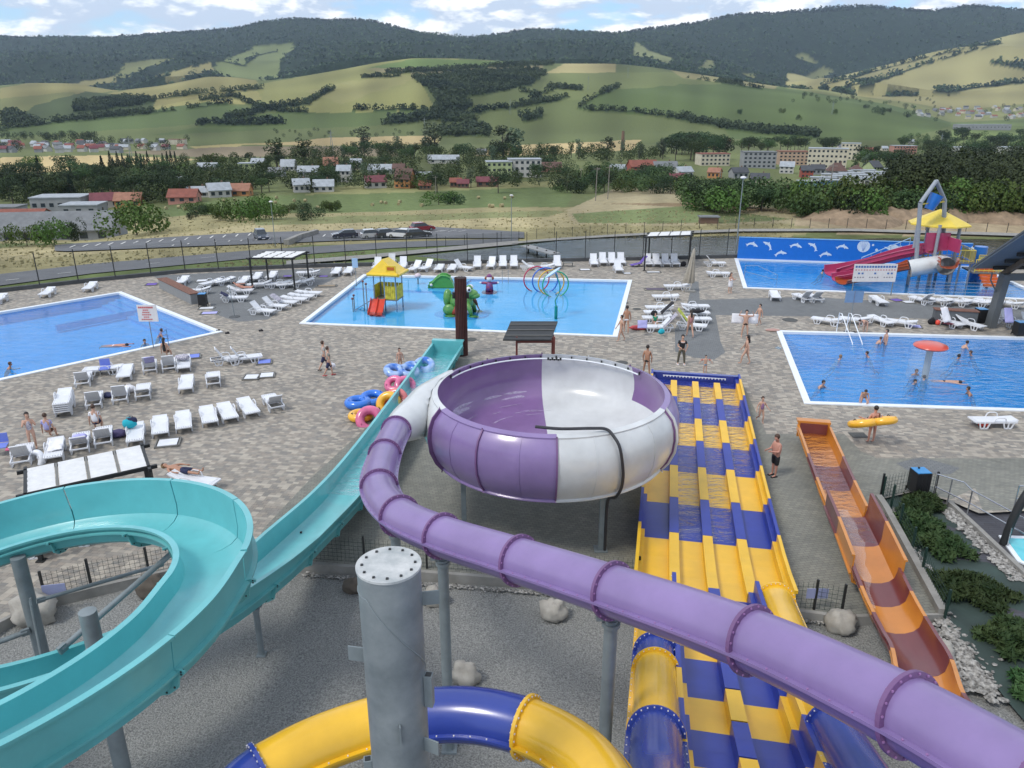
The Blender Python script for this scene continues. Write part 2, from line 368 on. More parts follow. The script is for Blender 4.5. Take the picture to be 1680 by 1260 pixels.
# the mountains
isy = back & (YY < 4880) & (PU > 1290)
C[isy] = (0.30, 0.275, 0.125)
FOR |= back & ~isy
for poly, col in (([(190, 128), (205, 104), (250, 97), (292, 97), (240, 112), (200, 130)], OLI), ([(245, 126), (345, 103), (352, 115), (300, 127)], YEL), ([(358, 102), (420, 78), (478, 71), (482, 78), (462, 98), (456, 128), (430, 136), (380, 132), (350, 116)], (0.16, 0.19, 0.075)),
                  ([(100, 140), (190, 126), (190, 134), (140, 142)], YEL), ([(530, 117), (560, 108), (600, 112), (600, 120)], YEL), ([(1040, 70), (1052, 74), (1064, 84), (1105, 97), (1098, 106), (1075, 98), (1040, 92)], (0.2, 0.22, 0.1)), ([(1145, 113), (1160, 100), (1170, 100), (1172, 112)], OLI),
                  ([(1305, 92), (1322, 90), (1342, 106), (1310, 99)], OLI), ([(1308, 132), (1350, 110), (1368, 119), (1345, 132)], OLI), ([(1218, 121), (1242, 121), (1236, 130)], OLI)):
    m = inside(poly, 4) & (YY > 3000) & (YY < 6400) & ~isy; C[m] = col; FOR &= ~m
for pts, w in (([(360, 100), (400, 108), (420, 92), (450, 85)], 3), ([(200, 130), (300, 128), (345, 122)], 2.5), ([(1350, 150), (1440, 132), (1500, 112), (1570, 90), (1640, 72)], 2.6), ([(1300, 152), (1400, 128), (1500, 100), (1600, 76)], 1.5), ([(1400, 146), (1430, 136), (1470, 123)], 5), ([(1635, 105), (1680, 110), (1760, 120)], 10), ([(1280, 150), (1340, 153), (1420, 156), (1500, 158)], 4), ([(1500, 152), (1560, 150), (1680, 135), (1800, 120)], 4.5)):
    FOR |= strip(pts, w) & back
# the valley floor and the slope below the park
nearm = YY <= 1400
LG = (0.115, 0.155, 0.055)
C[(YY < 950)] = (0.12, 0.14, 0.06)
paint([(0, 258), (160, 254), (330, 262), (250, 272), (120, 282), (0, 285)], TAN, nearm, 3)
paint([(310, 240), (480, 232), (720, 222), (720, 236), (640, 240), (400, 238), (340, 252)], TAN2, nearm, 2)
paint([(540, 226), (720, 222), (700, 236), (580, 240), (420, 238)], TAN, nearm, 2)
paint([(190, 250), (400, 240), (640, 240), (660, 256), (330, 258)], BRN, nearm, 2)
paint([(770, 250), (850, 238), (1052, 229), (1036, 246), (900, 254), (780, 256)], TAN, nearm, 2)
paint([(1150, 240), (1190, 238), (1185, 248)], TAN, nearm, 1)
paint([(255, 345), (380, 325), (520, 318), (930, 306), (940, 320), (925, 345), (700, 348), (480, 352), (290, 358)], (0.115, 0.15, 0.06), nearm, 3)
paint([(560, 306), (920, 296), (935, 306), (600, 318), (500, 320)], (0.22, 0.22, 0.10), nearm, 3)
paint([(170, 272), (420, 262), (420, 285), (200, 285)], (0.15, 0.17, 0.07), nearm, 4)
DRY = (0.31, 0.27, 0.155); DRY2 = (0.24, 0.215, 0.115)
dry = (YY > 118) & (YY < 215) & (PV > 340) & (PU < 1300); C[dry] = DRY2
paint([(240, 390), (380, 372), (500, 362), (900, 352), (930, 350), (960, 372), (760, 374), (480, 382), (300, 394)], DRY, nearm, 5)
paint([(420, 360), (900, 345), (930, 348), (900, 356), (420, 370)], (0.17, 0.18, 0.085), nearm, 6)
paint([(930, 345), (1030, 300), (1130, 312), (1330, 355), (1330, 366), (1200, 372), (940, 368)], (0.30, 0.26, 0.16), nearm, 6)
paint([(990, 335), (1200, 335), (1300, 350), (1200, 345)], (0.20, 0.15, 0.09), nearm, 6)
paint([(940, 352), (1130, 340), (1300, 360), (1200, 366), (950, 366)], (0.14, 0.17, 0.075), nearm, 8)
paint([(-200, 425), (60, 402), (290, 392), (480, 392), (500, 402), (100, 448), (-200, 470)], DRY2, nearm, 5)
paint([(0, 408), (280, 398), (330, 402), (0, 428)], DRY, nearm, 5)
paint([(1310, 350), (1480, 352), (1700, 360), (1980, 365), (1980, 395), (1400, 385), (1300, 378)], (0.36, 0.29, 0.19), (YY < 175), 4)
paint([(880, 378), (1250, 366), (1400, 378), (1250, 388), (900, 392)], DRY2, nearm, 5)
paint([(0, 452), (300, 428), (560, 408), (880, 400), (700, 432), (480, 436), (240, 452), (0, 476)], (0.10, 0.13, 0.05), nearm, 3)
C[FOR] = (0.020, 0.036, 0.018)
C[FOR & mid] = (0.022, 0.040, 0.018)
# canopy relief of the woods, drawn from a jittered cell pattern in metres
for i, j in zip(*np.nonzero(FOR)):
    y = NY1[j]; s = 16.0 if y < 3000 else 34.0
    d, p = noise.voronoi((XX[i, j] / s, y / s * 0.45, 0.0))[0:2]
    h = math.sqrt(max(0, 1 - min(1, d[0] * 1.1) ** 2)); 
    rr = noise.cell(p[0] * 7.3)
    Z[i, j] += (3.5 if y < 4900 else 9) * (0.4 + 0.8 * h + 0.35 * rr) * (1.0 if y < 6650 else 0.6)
    C[i, j] *= (0.78 + 0.5 * noise.noise(p[0] * 3.1) + 0.35 * h)  # crown tops lighter, gaps darker: shade between crowns painted into the colour
field_shade_noise = np.zeros_like(PU)  # field tone varied at random, also standing in for cloud shadows and ridge shading
for i in range(NU):
    for j in range(len(NY1)):
        y = NY1[j]; x = XX[i, j]
        field_shade_noise[i, j] = 0.5 * noise.noise((x / (y * .05 + 2), y / (y * .10 + 2) * 1.3, 2.0)) + 0.45 * noise.noise((x / 190, y / 260, 7.0)) + 0.3 * noise.noise((x * 0.7 / (y * .02), y / (y * .04), 5.0))
C = np.where(FOR[..., None], C, C * (1 + 0.75 * field_shade_noise[..., None]))
C = np.clip(np.where((YY > 950)[..., None], C * 0.84, C), 0.005, 0.9)
def vcol_mat(name, rough=0.95, ns=0.5, amt=0.3, bump=0.0, spec=0.1):
    m = bpy.data.materials.new(name); m.use_nodes = True; nt = m.node_tree; b = nt.nodes['Principled BSDF']; b.inputs['Roughness'].default_value = rough; b.inputs['Specular IOR Level'].default_value = spec
    a = N(nt, 'ShaderNodeVertexColor'); a.layer_name = 'cover'; t = N(nt, 'ShaderNodeTexCoord'); n = N(nt, 'ShaderNodeTexNoise', Scale=ns, Detail=6.0, Roughness=0.7); L(nt, t.outputs['Object'], n.inputs['Vector'])
    mr = N(nt, 'ShaderNodeMapRange'); L(nt, n.outputs[0], mr.inputs[0]); mr.inputs[1].default_value = .25; mr.inputs[2].default_value = .75; mr.inputs[3].default_value = 1 - amt; mr.inputs[4].default_value = 1 + amt
    x = N(nt, 'ShaderNodeVectorMath', operation='SCALE'); L(nt, a.outputs[0], x.inputs[0]); L(nt, mr.outputs[0], x.inputs['Scale']); L(nt, x.outputs[0], b.inputs['Base Color'])
    if bump:
        bp = N(nt, 'ShaderNodeBump', Strength=bump, Distance=0.5); L(nt, n.outputs[0], bp.inputs['Height']); L(nt, bp.outputs[0], b.inputs['Normal'])
    return m
LAND = vcol_mat('fields_and_grass', ns=0.55, amt=0.30, bump=0.25); WOOD = vcol_mat('woodland_canopy', ns=0.055, amt=0.5, bump=1.0); WOOD.node_tree.nodes['Bump'].inputs['Distance'].default_value = 14
def grid_object(name, mask, material, kind, cat=None, label=None):
    NYn = len(NY1); idx = -np.ones(NU * NYn, int); fm = mask[:-1, :-1]; I, J = np.nonzero(fm)
    q = np.stack([I * NYn + J, (I + 1) * NYn + J, (I + 1) * NYn + J + 1, I * NYn + J + 1], 1)
    used = np.unique(q); idx[used] = np.arange(len(used)); q = idx[q]
    co = np.stack([XX.ravel(), YY.ravel(), Z.ravel()], 1)[used]
    me = bpy.data.meshes.new(name); me.vertices.add(len(used)); me.vertices.foreach_set('co', co.ravel().astype(np.float32))
    me.loops.add(q.size); me.loops.foreach_set('vertex_index', q.ravel().astype(np.int32))
    me.polygons.add(len(q)); me.polygons.foreach_set('loop_start', np.arange(0, q.size, 4, dtype=np.int32)); me.polygons.foreach_set('loop_total', np.full(len(q), 4, np.int32))
    me.update(); me.validate()
    ca = me.color_attributes.new('cover', 'FLOAT_COLOR', 'POINT'); cc = np.ones((len(used), 4), np.float32); cc[:, :3] = C.reshape(-1, 3)[used]; ca.data.foreach_set('color', cc.ravel())
    me.polygons.foreach_set('use_smooth', [True] * len(me.polygons)); me.materials.append(material)
    o = bpy.data.objects.new(name, me); COL.objects.link(o); tag(o, label, cat, None, kind); return o
grid_object('hills', ~FOR, LAND, 'structure')
grid_object('woodland', FOR, WOOD, 'stuff', 'woodland', 'dark woods covering the far mountains and hillsides')
# ---------------------------------------------------------------- paving
def paving(name, c1, c2, mort, bw, bh, rot=0.0, var=0.35, wet=0.0, extra=None):
    m = bpy.data.materials.new(name); m.use_nodes = True; nt = m.node_tree; b = nt.nodes['Principled BSDF']; b.inputs['Roughness'].default_value = 0.8
    t = N(nt, 'ShaderNodeTexCoord'); mp = N(nt, 'ShaderNodeMapping'); L(nt, t.outputs['Object'], mp.inputs[0]); mp.inputs['Rotation'].default_value = (0, 0, rot)
    br = N(nt, 'ShaderNodeTexBrick', Scale=1.0); L(nt, mp.outputs[0], br.inputs['Vector'])
    br.inputs['Color1'].default_value = (*c1, 1); br.inputs['Color2'].default_value = (*c2, 1); br.inputs['Mortar'].default_value = (*mort, 1)
    br.inputs['Mortar Size'].default_value = 0.006; br.inputs['Brick Width'].default_value = bw; br.inputs['Row Height'].default_value = bh; br.inputs['Bias'].default_value = 0.0
    out = br.outputs['Color']
    if extra:     # a second tint given to whole blocks
        sn = N(nt, 'ShaderNodeVectorMath', operation='SNAP'); L(nt, mp.outputs[0], sn.inputs[0]); sn.inputs[1].default_value = (bw * 1.0, bh, 1)
        wnz = N(nt, 'ShaderNodeTexWhiteNoise'); L(nt, sn.outputs[0], wnz.inputs['Vector'])
        mr = N(nt, 'ShaderNodeMapRange'); L(nt, wnz.outputs[0], mr.inputs[0]); mr.inputs[1].default_value = 0.45; mr.inputs[2].default_value = 1.0
        mx = N(nt, 'ShaderNodeMix', data_type='RGBA'); L(nt, mr.outputs[0], mx.inputs[0]); L(nt, out, mx.inputs[6]); mx.inputs[7].default_value = (*extra, 1); out = mx.outputs[2]
    n = N(nt, 'ShaderNodeTexNoise', Scale=0.22, Detail=5.0, Roughness=0.6); L(nt, t.outputs['Object'], n.inputs['Vector'])
    n2 = N(nt, 'ShaderNodeTexNoise', Scale=1.8, Detail=4.0, Roughness=0.7); L(nt, t.outputs['Object'], n2.inputs['Vector'])
    sm = M(nt, 'ADD', M(nt, 'MULTIPLY', n.outputs[0], 0.6), M(nt, 'MULTIPLY', n2.outputs[0], 0.4))
    mr = N(nt, 'ShaderNodeMapRange'); L(nt, sm, mr.inputs[0]); mr.inputs[1].default_value = 0.35; mr.inputs[2].default_value = 0.65; mr.inputs[3].default_value = 1 - var; mr.inputs[4].default_value = 1 + var
    x = N(nt, 'ShaderNodeVectorMath', operation='SCALE'); L(nt, out, x.inputs[0]); L(nt, mr.outputs[0], x.inputs['Scale']); L(nt, x.outputs[0], b.inputs['Base Color'])
    bp = N(nt, 'ShaderNodeBump', Strength=0.25, Distance=0.01); L(nt, br.outputs['Fac'], bp.inputs['Height']); bp.invert = True; L(nt, bp.outputs[0], b.inputs['Normal'])
    return m
PAVE = paving('mixed_paving_blocks', (0.27, 0.237, 0.20), (0.185, 0.178, 0.165), (0.12, 0.112, 0.10), 0.24, 0.16, R(9), 0.13, extra=(0.38, 0.345, 0.29))
PAVEG = paving('grey_paving_bricks', (0.21, 0.21, 0.182), (0.165, 0.168, 0.15), (0.09, 0.09, 0.08), 0.22, 0.12, R(-11), 0.22)
PAVEB = paving('blue_grey_paving', (0.16, 0.17, 0.175), (0.135, 0.143, 0.15), (0.05, 0.05, 0.05), 0.22, 0.12, R(9), 0.15)
SLATE = paving('dark_decking', (0.06, 0.062, 0.075), (0.05, 0.05, 0.06), (0.02, 0.02, 0.02), 0.9, 0.14, R(4), 0.15)
CONC = mat('concrete', (0.24, 0.235, 0.22), 0.85, var=0.2, vs=1.5, bump=0.1)
DCONC = mat('dark_concrete', (0.07, 0.075, 0.08), 0.85, var=0.25, vs=1.0, bump=0.1)
ASPH = mat('asphalt', (0.115, 0.12, 0.13), 0.85, var=0.15, vs=0.3)
def sheet(name, polys, z, m, kind='structure'):
    vs = []; 
    flat = [[Vector((p[0], p[1], 0)) for p in pl] for pl in polys]
    tris = tessellate_polygon(flat); allp = [p for pl in flat for p in pl]
    mb = MB(); mb.add([(p.x, p.y, z) for p in allp], [tuple(t) for t in tris])
    o = mb.build(name, m, fix=False); me = o.data
    bm = bmesh.new(); bm.from_mesh(me); 
    for f in bm.faces:
        f.normal_update()
        if f.normal.z < 0: f.normal_flip()
    bm.to_mesh(me); bm.free()
    if kind: o['kind'] = kind
    return o
def px(pl, z=0.0): return [G(u, v, z) for u, v in pl]
# pools, corners in order front-left, front-right, back-right, back-left
lpA = G(195, 481); lpB = G(355, 545); ld = Vector((-0.677, -0.736, 0))
POOLS = {
 'left': [lpB + ld * 26, lpB, lpA, lpA + ld * 26],
 'kids': [G(500, 530), G(1006, 551), G(1031, 461), G(600, 452)],
 'slides': [G(1225, 472), Vector((40.0, 56.0, 0)), Vector((41.6, 68.3, 0)), Vector((21.2, 71.9, 0))],
 'right': [G(1328, 660), G(1328, 660) + Vector((23, -2.2, 0)), G(1282, 545) + Vector((23, -2.2, 0)), G(1282, 545)]}
far_edge = px([(-260, 520), (-80, 491), (0, 480), (150, 463), (300, 448), (480, 440), (600, 437), (760, 433), (900, 430), (1060, 427), (1217, 423)]) + [Vector((25, 73.2, 0)), Vector((60, 67, 0))]
gravel_edge = px([(1560, 822), (1500, 806), (1440, 820), (1545, 1010), (1380, 1013), (1292, 1001), (1180, 985), (1060, 968), (900, 955), (700, 940), (500, 925), (420, 922), (330, 925), (150, 966), (70, 986), (0, 1022), (-60, 1060)])
deck_outline = far_edge + [Vector((60, 25.5, 0)), Vector((24, 24.9, 0)), G(1606, 842)] + gravel_edge + [Vector((-40, 15, 0))]
sheet('deck_paving', [deck_outline] + [list(reversed(POOLS[k])) for k in ('left', 'kids', 'slides', 'right')], 0.0, PAVE)
sheet('grey_paving', [px([(688, 588), (905, 592), (1075, 622), (1215, 622), (1257, 712), (1385, 712), (1412, 740), (1440, 752), (1700, 752), (1720, 834), (1612, 838), (1600, 800), (1560, 819), (1500, 803), (1440, 817), (1541, 1006), (1380, 1009), (1292, 997), (1180, 981), (1060, 964), (900, 951), (700, 936), (500, 921), (415, 918), (430, 870), (515, 780), (600, 702)])], 0.005, PAVEG)
sheet('slate_paving', [px([(250, 452), (300, 450), (480, 442), (545, 440), (565, 450), (500, 480), (440, 524), (392, 528), (350, 515), (345, 497), (300, 480)])], 0.005, PAVEB)
sheet('slate_paving_walk', [px([(1136, 462), (1146, 462), (1148, 492), (1330, 487), (1490, 497), (1700, 506), (1700, 530), (1490, 522), (1322, 519), (1174, 517), (1182, 560), (1190, 578), (1172, 590), (1140, 587), (1108, 577), (1107, 540), (1125, 510)])], 0.005, PAVEB)
sheet('slate_paving_patch', [px([(1470, 760), (1512, 750), (1575, 768), (1560, 778), (1500, 778)])], 0.009, PAVEB)
GRAVEL = mat('gravel', (0.33, 0.335, 0.32), 0.9, vs=24.0, bump=1.0, bs=24, col2=(0.10, 0.103, 0.104), det=3.0)
nt = GRAVEL.node_tree
for n in nt.nodes:
    if n.type == 'BUMP': n.inputs['Distance'].default_value = 0.06
def patch(name, x0, x1, y0, y1, st, zf, m, kind='structure'):
    nx = int((x1 - x0) / st) + 1; ny = int((y1 - y0) / st) + 1; mb = MB()
    vs = [(x0 + i * st, y0 + j * st, zf(x0 + i * st, y0 + j * st)) for j in range(ny) for i in range(nx)]
    fs = [(j * nx + i, j * nx + i + 1, (j + 1) * nx + i + 1, (j + 1) * nx + i) for j in range(ny - 1) for i in range(nx - 1)]
    mb.add(vs, fs); o = mb.build(name, m, smooth='all', fix=False); o['kind'] = kind; return o
patch('gravel_bed', -34, 36, -12, 26, 0.35, lambda x, y: -0.26 + 0.07 * noise.noise((x * .5, y * .5, 0)) + 0.03 * noise.noise((x * 2, y * 2, 4)), GRAVEL)
# kerbs
def kerb(name, pts, w, z0, z1, m, label=None, kind='structure'):
    mb = MB(); pts = [Vector((p[0], p[1], 0)) for p in pts]
    sweep(mb, pts, [(-w / 2, z0), (-w / 2, z1), (w / 2, z1), (w / 2, z0)], closed=True); o = mb.build(name, m); o['kind'] = kind; return o
kerb('kerb_far', [p + Vector((0, .18, 0)) for p in far_edge], 0.36, -1.2, 0.30, DCONC)
kerb('kerb_gravel', gravel_edge[2:], 0.14, -0.4, 0.06, CONC)
gpts = px([(1440, 820), (1452, 838), (1545, 1010), (1380, 1013)])
kerb('kerb_garden', gpts[:3], 0.22, -0.4, 0.22, CONC)
# ---------------------------------------------------------------- pools
def water_mat(name, tint, rough=0.02, bstr=0.35, sc=1.6, ior=1.33, turb=0.0, tc_=(.05, .36, .72)):
    m = bpy.data.materials.new(name); m.use_nodes = True; nt = m.node_tree; nt.nodes.clear()
    o = N(nt, 'ShaderNodeOutputMaterial'); tr = N(nt, 'ShaderNodeBsdfTransparent'); tr.inputs[0].default_value = (*tint, 1)
    g = N(nt, 'ShaderNodeBsdfGlossy'); g.inputs['Roughness'].default_value = rough; g.inputs['Color'].default_value = (1, 1, 1, 1)
    t = N(nt, 'ShaderNodeTexCoord'); n = N(nt, 'ShaderNodeTexNoise', Scale=sc, Detail=5.0, Roughness=0.55, Distortion=0.6); mp = N(nt, 'ShaderNodeMapping'); mp.inputs['Scale'].default_value = (0.7, 1.6, 1); L(nt, t.outputs['Object'], mp.inputs[0]); L(nt, mp.outputs[0], n.inputs['Vector'])
    bp = N(nt, 'ShaderNodeBump', Strength=bstr, Distance=0.15); L(nt, n.outputs[0], bp.inputs['Height'])
    fr = N(nt, 'ShaderNodeFresnel', IOR=ior); L(nt, bp.outputs[0], fr.inputs['Normal']); L(nt, bp.outputs[0], g.inputs['Normal'])
    base = tr.outputs[0]
    if turb:
        df = N(nt, 'ShaderNodeBsdfDiffuse'); df.inputs[0].default_value = (*tc_, 1); L(nt, bp.outputs[0], df.inputs['Normal']); m2 = N(nt, 'ShaderNodeMixShader'); n3 = N(nt, 'ShaderNodeTexNoise', Scale=sc * .8, Detail=4.0, Distortion=1.2); L(nt, mp.outputs[0], n3.inputs['Vector']); L(nt, M(nt, 'MULTIPLY_ADD', n3.outputs[0], turb * .9, turb * .5), m2.inputs[0]); L(nt, base, m2.inputs[1]); L(nt, df.outputs[0], m2.inputs[2]); base = m2.outputs[0]
    mx = N(nt, 'ShaderNodeMixShader'); L(nt, fr.outputs[0], mx.inputs[0]); L(nt, base, mx.inputs[1]); L(nt, g.outputs[0], mx.inputs[2]); L(nt, mx.outputs[0], o.inputs[0])
    return m
def liner(name, c, var=0.12): return mat(name, c, 0.6, var=var, vs=0.9, det=6.0)
def caustic(m, amt=0.5, sc=1.6):     # refracted light stands as mottle in the liner colour; nothing is added here
    return m
def pool(label, pts, depth, wl, water, liner_m, rim=0.29, group=None):
    t = thing('swimming_pool', label, 'swimming pool', (sum((p for p in pts), Vector()) / 4)); o = t.location.copy(); P = [p - o for p in pts]
    mb = MB(); n = 4
    vs = [(p.x, p.y, 0.0) for p in P] + [(p.x, p.y, -depth) for p in P]
    mb.add(vs, [(i, (i + 1) % n, n + (i + 1) % n, n + i) for i in range(n)] + [tuple(range(n, 2 * n))]); b = mb.build('basin', liner_m, t, fix=False)
    for f in b.data.polygons: f.flip()
    # coping
    mb = MB(); c = sum(P, Vector()) / 4
    def offs(d):
        out = []
        for i in range(n):
            p, a, b2 = P[i], P[i - 1], P[(i + 1) % n]; e1 = (p - a).normalized(); e2 = (b2 - p).normalized(); n1 = Vector((e1.y, -e1.x, 0)); n2 = Vector((e2.y, -e2.x, 0))
            out.append(p + (n1 + n2) / (1 + n1.dot(n2)) * d)
        return out
    A = offs(-0.04); B = offs(rim); vs = []
    for q, zq in ((A, -0.12), (A, 0.05), (B, 0.05), (B, -0.02)): vs += [(p.x, p.y, zq) for p in q]
    mb.add(vs, [(r * n + i, r * n + (i + 1) % n, (r + 1) * n + (i + 1) % n, (r + 1) * n + i) for r in range(3) for i in range(n)])
    mb.build('coping', WHITEP, t)
    mb = MB(); mb.add([(p.x, p.y, wl) for p in P], [tuple(range(n))]); w = mb.build('water', water, t, fix=False)
    return t, P, o
WL = -0.10
lt, lP, lo = pool('blue pool with a low wall under its water, beside the turquoise slide loungers', POOLS['left'], 0.85, WL, water_mat('pool_water', (0.48, 0.89, 1.0), bstr=0.30, sc=1.1, turb=.2, tc_=(.03, .28, .74)), liner('liner_left', (0.03, 0.40, 0.86)))
kt, kP, ko = pool('shallow pale blue paddling pool with frog slide, hoops and play tower', POOLS['kids'], 0.32, WL, water_mat('shallow_water', (0.82, 0.95, 1.0), bstr=0.12, sc=0.8), liner('liner_kids', (0.09, 0.50, 0.90), 0.06))
st_, sP, so = pool('deep blue slide pool in front of the dolphin wall', POOLS['slides'], 1.1, WL, water_mat('slide_pool_water', (0.45, 0.90, 1.0), bstr=0.3, sc=1.4, turb=.4, tc_=(.02, .28, .72)), liner('liner_slides', (0.015, 0.44, 0.86)))
rt, rP, ro = pool('big rippled pool with swimmers and a red mushroom shower', POOLS['right'], 1.35, WL, water_mat('rippled_water', (0.45, 0.90, 1.0), bstr=1.0, sc=1.3, turb=.5, tc_=(.02, .25, .70)), liner('liner_right', (0.02, 0.45, 0.88), 0.28))
BLINER = mat('blue_ledge', (0.035, 0.37, 0.80), 0.5)
mb = MB(); a = G(90, 530, -0.16) - lo; b = G(243, 501, -0.16) - lo; a.z = -0.5; b.z = -0.5; mb.bar(a, b, 0.3, 0.45); mb.build('underwater_wall', BLINER, lt)
mb = MB(); e = (lP[2] - lP[1]); inn = Vector((-e.y, e.x, 0)).normalized()
for k, w_ in enumerate((0.5, 1.0, 1.5)):
    a = lP[1] + e * 0.02 + inn * w_ / 2; b = lP[1] + e * 0.98 + inn * w_ / 2; h = 0.5 - k * 0.14
    a.z = b.z = -.85 + h / 2; mb.bar(a, b, w_, h)
mb.build('bench_step', BLINER, lt)
mb = MB()         # raised shallow corner of the paddling pool
q = [G(602, 454, -.17) - ko, G(775, 457, -.17) - ko, G(742, 479, -.17) - ko, G(655, 476, -.17) - ko, G(572, 472, -.17) - ko]
mb.prism([(p.x, p.y) for p in q][::-1], -0.31, -0.15); mb.build('raised_shelf', mat('pale_liner', (0.12, 0.52, 0.90), 0.5), kt)
mb = MB(); e = (rP[2] - rP[1]); f = (rP[3] - rP[0])
for k in range(6):
    a = rP[0] + f * 0.62 + Vector((0.3, 0, 0)) * k * 1.1; mb.box((rP[3].x + 0.6 + 0.42 * k * 2, rP[3].y - 1.2 - 0.3, -1.35 + (1.2 - k * 0.2) / 2), (0.84, 3.6, 1.2 - k * 0.2), rz=R(-6))
mb.build('entry_steps', BLINER, rt)
# ---------------------------------------------------------------- water, road, car park
POND = water_mat('pond_water', (0.16, 0.22, 0.20), rough=0.12, bstr=1.0, sc=0.55)
sheet('pond', [px([(560, 446), (640, 425), (700, 418), (800, 408), (865, 401), (920, 395), (1050, 388), (1217, 383), (1400, 383), (1800, 392), (1800, 470), (1200, 446)], -5.75)], -5.75, POND)
def drape(name, top, bot, n, m, lift, mt, kind='structure'):
    def along(pl, t):
        xs = [p[0] for p in pl]; s = xs[0] + (xs[-1] - xs[0]) * t; return s, float(np.interp(s, xs, [p[1] for p in pl]))
    mb = MB(); vs = []
    for i in range(n + 1):
        a = ground_at(*along(top, i / n)); b = ground_at(*along(bot, i / n))
        for j in range(m + 1):
            p = a.lerp(b, j / m); vs.append((p.x, p.y, terrain(p.x, p.y) + lift))
    fs = [(i * (m + 1) + j, (i + 1) * (m + 1) + j, (i + 1) * (m + 1) + j + 1, i * (m + 1) + j + 1) for i in range(n) for j in range(m)]
    mb.add(vs, fs); o = mb.build(name, mt, fix=True); o['kind'] = kind; return o
drape('road', [(-60, 458), (0, 451), (150, 434), (420, 411), (640, 398), (850, 392)], [(-60, 478), (0, 470), (150, 450), (420, 424), (640, 408), (850, 399)], 70, 5, 0.10, ASPH)
drape('car_park', [(90, 404), (110, 402), (250, 392), (400, 383), (560, 379), (703, 373), (860, 382)], [(90, 413), (110, 414), (280, 407), (467, 400), (560, 396), (710, 392), (860, 392)], 70, 6, 0.16, ASPH)
WPAINT = mat('road_paint', (0.6, 0.6, 0.58), 0.7)
mb = MB()
def slash(x0, y0, x1, y1, w=0.22, lift=0.21):
    a = ground_at(x0, y0); b = ground_at(x1, y1); s = Vector((b.y - a.y, a.x - b.x, 0)).normalized() * w / 2
    P_ = [a - s, a + s, b + s, b - s]; mb.add([(p.x, p.y, terrain(p.x, p.y) + lift) for p in P_], [(0, 1, 2, 3)])
for i in range(15): slash(115 + 20.9 * i, 408.3 - 1.42 * i, 124.5 + 20.5 * i, 404.4 - 1.42 * i)
for x, y in ((440, 395.5), (530, 390), (551, 388.7), (575, 386), (593, 385.5)): slash(x, y, x + 4, y - 3.5)
for x, y in ((714, 382), (722, 381.6), (735, 381.8), (752, 382)): slash(x, y, x + 14, y - 2.6, 0.15)
for x, y in ((283, 405.5), (308, 403), (352, 399.3), (375, 398.2), (395, 397.3), (420, 396)): slash(x, y, x + 2.5, y - 1.8)
for x, y in ((10, 462), (95, 451), (240, 435), (330, 425)): slash(x, y, x + 22, y - 2.2, .14, .15)
o = mb.build('parking_lines', WPAINT); o['kind'] = 'structure'
drape('pond_edge', [(840, 400), (900, 394.5), (1000, 388), (1100, 382.5), (1217, 378.5), (1400, 378), (1760, 388)], [(840, 403), (900, 398), (1000, 391.5), (1100, 386.5), (1217, 382.5), (1400, 382), (1760, 393)], 60, 1, 0.3, CONC)
drape('pond_path', [(470, 431), (600, 421), (700, 411), (850, 397)], [(470, 437), (600, 427), (700, 417), (850, 403)], 30, 2, 0.25, CONC)
# ---------------------------------------------------------------- fences
MESH = mat('wire_mesh', (0.02, 0.035, 0.03), 0.6, alpha=0.13)
def fence(label, pts, h, step, pw, base=0.0, mesh=MESH, zf=None, pm=BLACK, rail=True):
    pts = resample([Vector((p[0], p[1], 0)) for p in pts], step); t = thing('mesh_fence', label, 'fence', (pts[0].x, pts[0].y, 0)); o = Vector((pts[0].x, pts[0].y, 0))
    zf = zf or (lambda p: base); mb = MB()
    for i, p in enumerate(pts):
        q = MB(); q.box((p.x - o.x, p.y - o.y, zf(p) + h / 2), (pw, pw, h)); q.build('post', pm, t)
    for a, b in zip(pts, pts[1:]):
        za, zb = zf(a), zf(b); a = a - o; b = b - o
        mb.add([(a.x, a.y, za + .05), (b.x, b.y, zb + .05), (b.x, b.y, zb + h * .96), (a.x, a.y, za + h * .96)], [(0, 1, 2, 3)])
    mb.build('wire_panel', mesh, t, fix=False)
    return t
fence('tall black mesh fence along the far edge of the deck', resample(far_edge[2:11], 0.5), 2.55, 2.72, 0.06, 0.25)
fence('low black mesh fence along the far shore of the pond', [ground_at(u, v - 1) for u, v in ((700, 411), (770, 405), (850, 398), (900, 393), (1000, 386.5), (1100, 381), (1217, 377), (1400, 377), (1560, 382), (1760, 388))], 1.55, 3.0, 0.07, zf=lambda p: terrain(p.x, p.y) + .2)
# near fences with real wires
def wire_fence(label, pts, h, base, step=2.3, post=0.06, cells=(0.14, 0.14), pm=BLACK, wm=DGREEN, skip=None):
    ps = [Vector((p[0], p[1], 0)) for p in pts]; o = ps[0].copy(); t = thing('wire_fence', label, 'fence', (o.x, o.y, 0)); w = MB(); posts = []
    for a, b in zip(ps, ps[1:]):
        l = (b - a).length; n = max(1, round(l / step)); d = (b - a) / l
        for k in range(n): posts.append(a + (b - a) * k / n)
        nn = int(l / cells[0])
        for k in range(nn + 1):
            p = a + d * (k * cells[0]) - o; w.box((p.x, p.y, base + h / 2), (0.007, 0.007, h * .92))
        for k in range(int(h / cells[1])):
            z = base + 0.06 + k * cells[1]; w.bar((a - o) + Vector((0, 0, z)), (b - o) + Vector((0, 0, z)), 0.007)
    posts.append(ps[-1])
    for p in posts: q = MB(); q.box((p.x - o.x, p.y - o.y, base + h / 2 + .03), (post, post, h + .06)); q.build('post', pm, t)
    w.build('wire_panel', wm, t, fix=False); return t
fe = [p + Vector((0, 0.12, 0)) for p in px([(497, 921), (700, 936), (900, 951), (1048, 964)])]
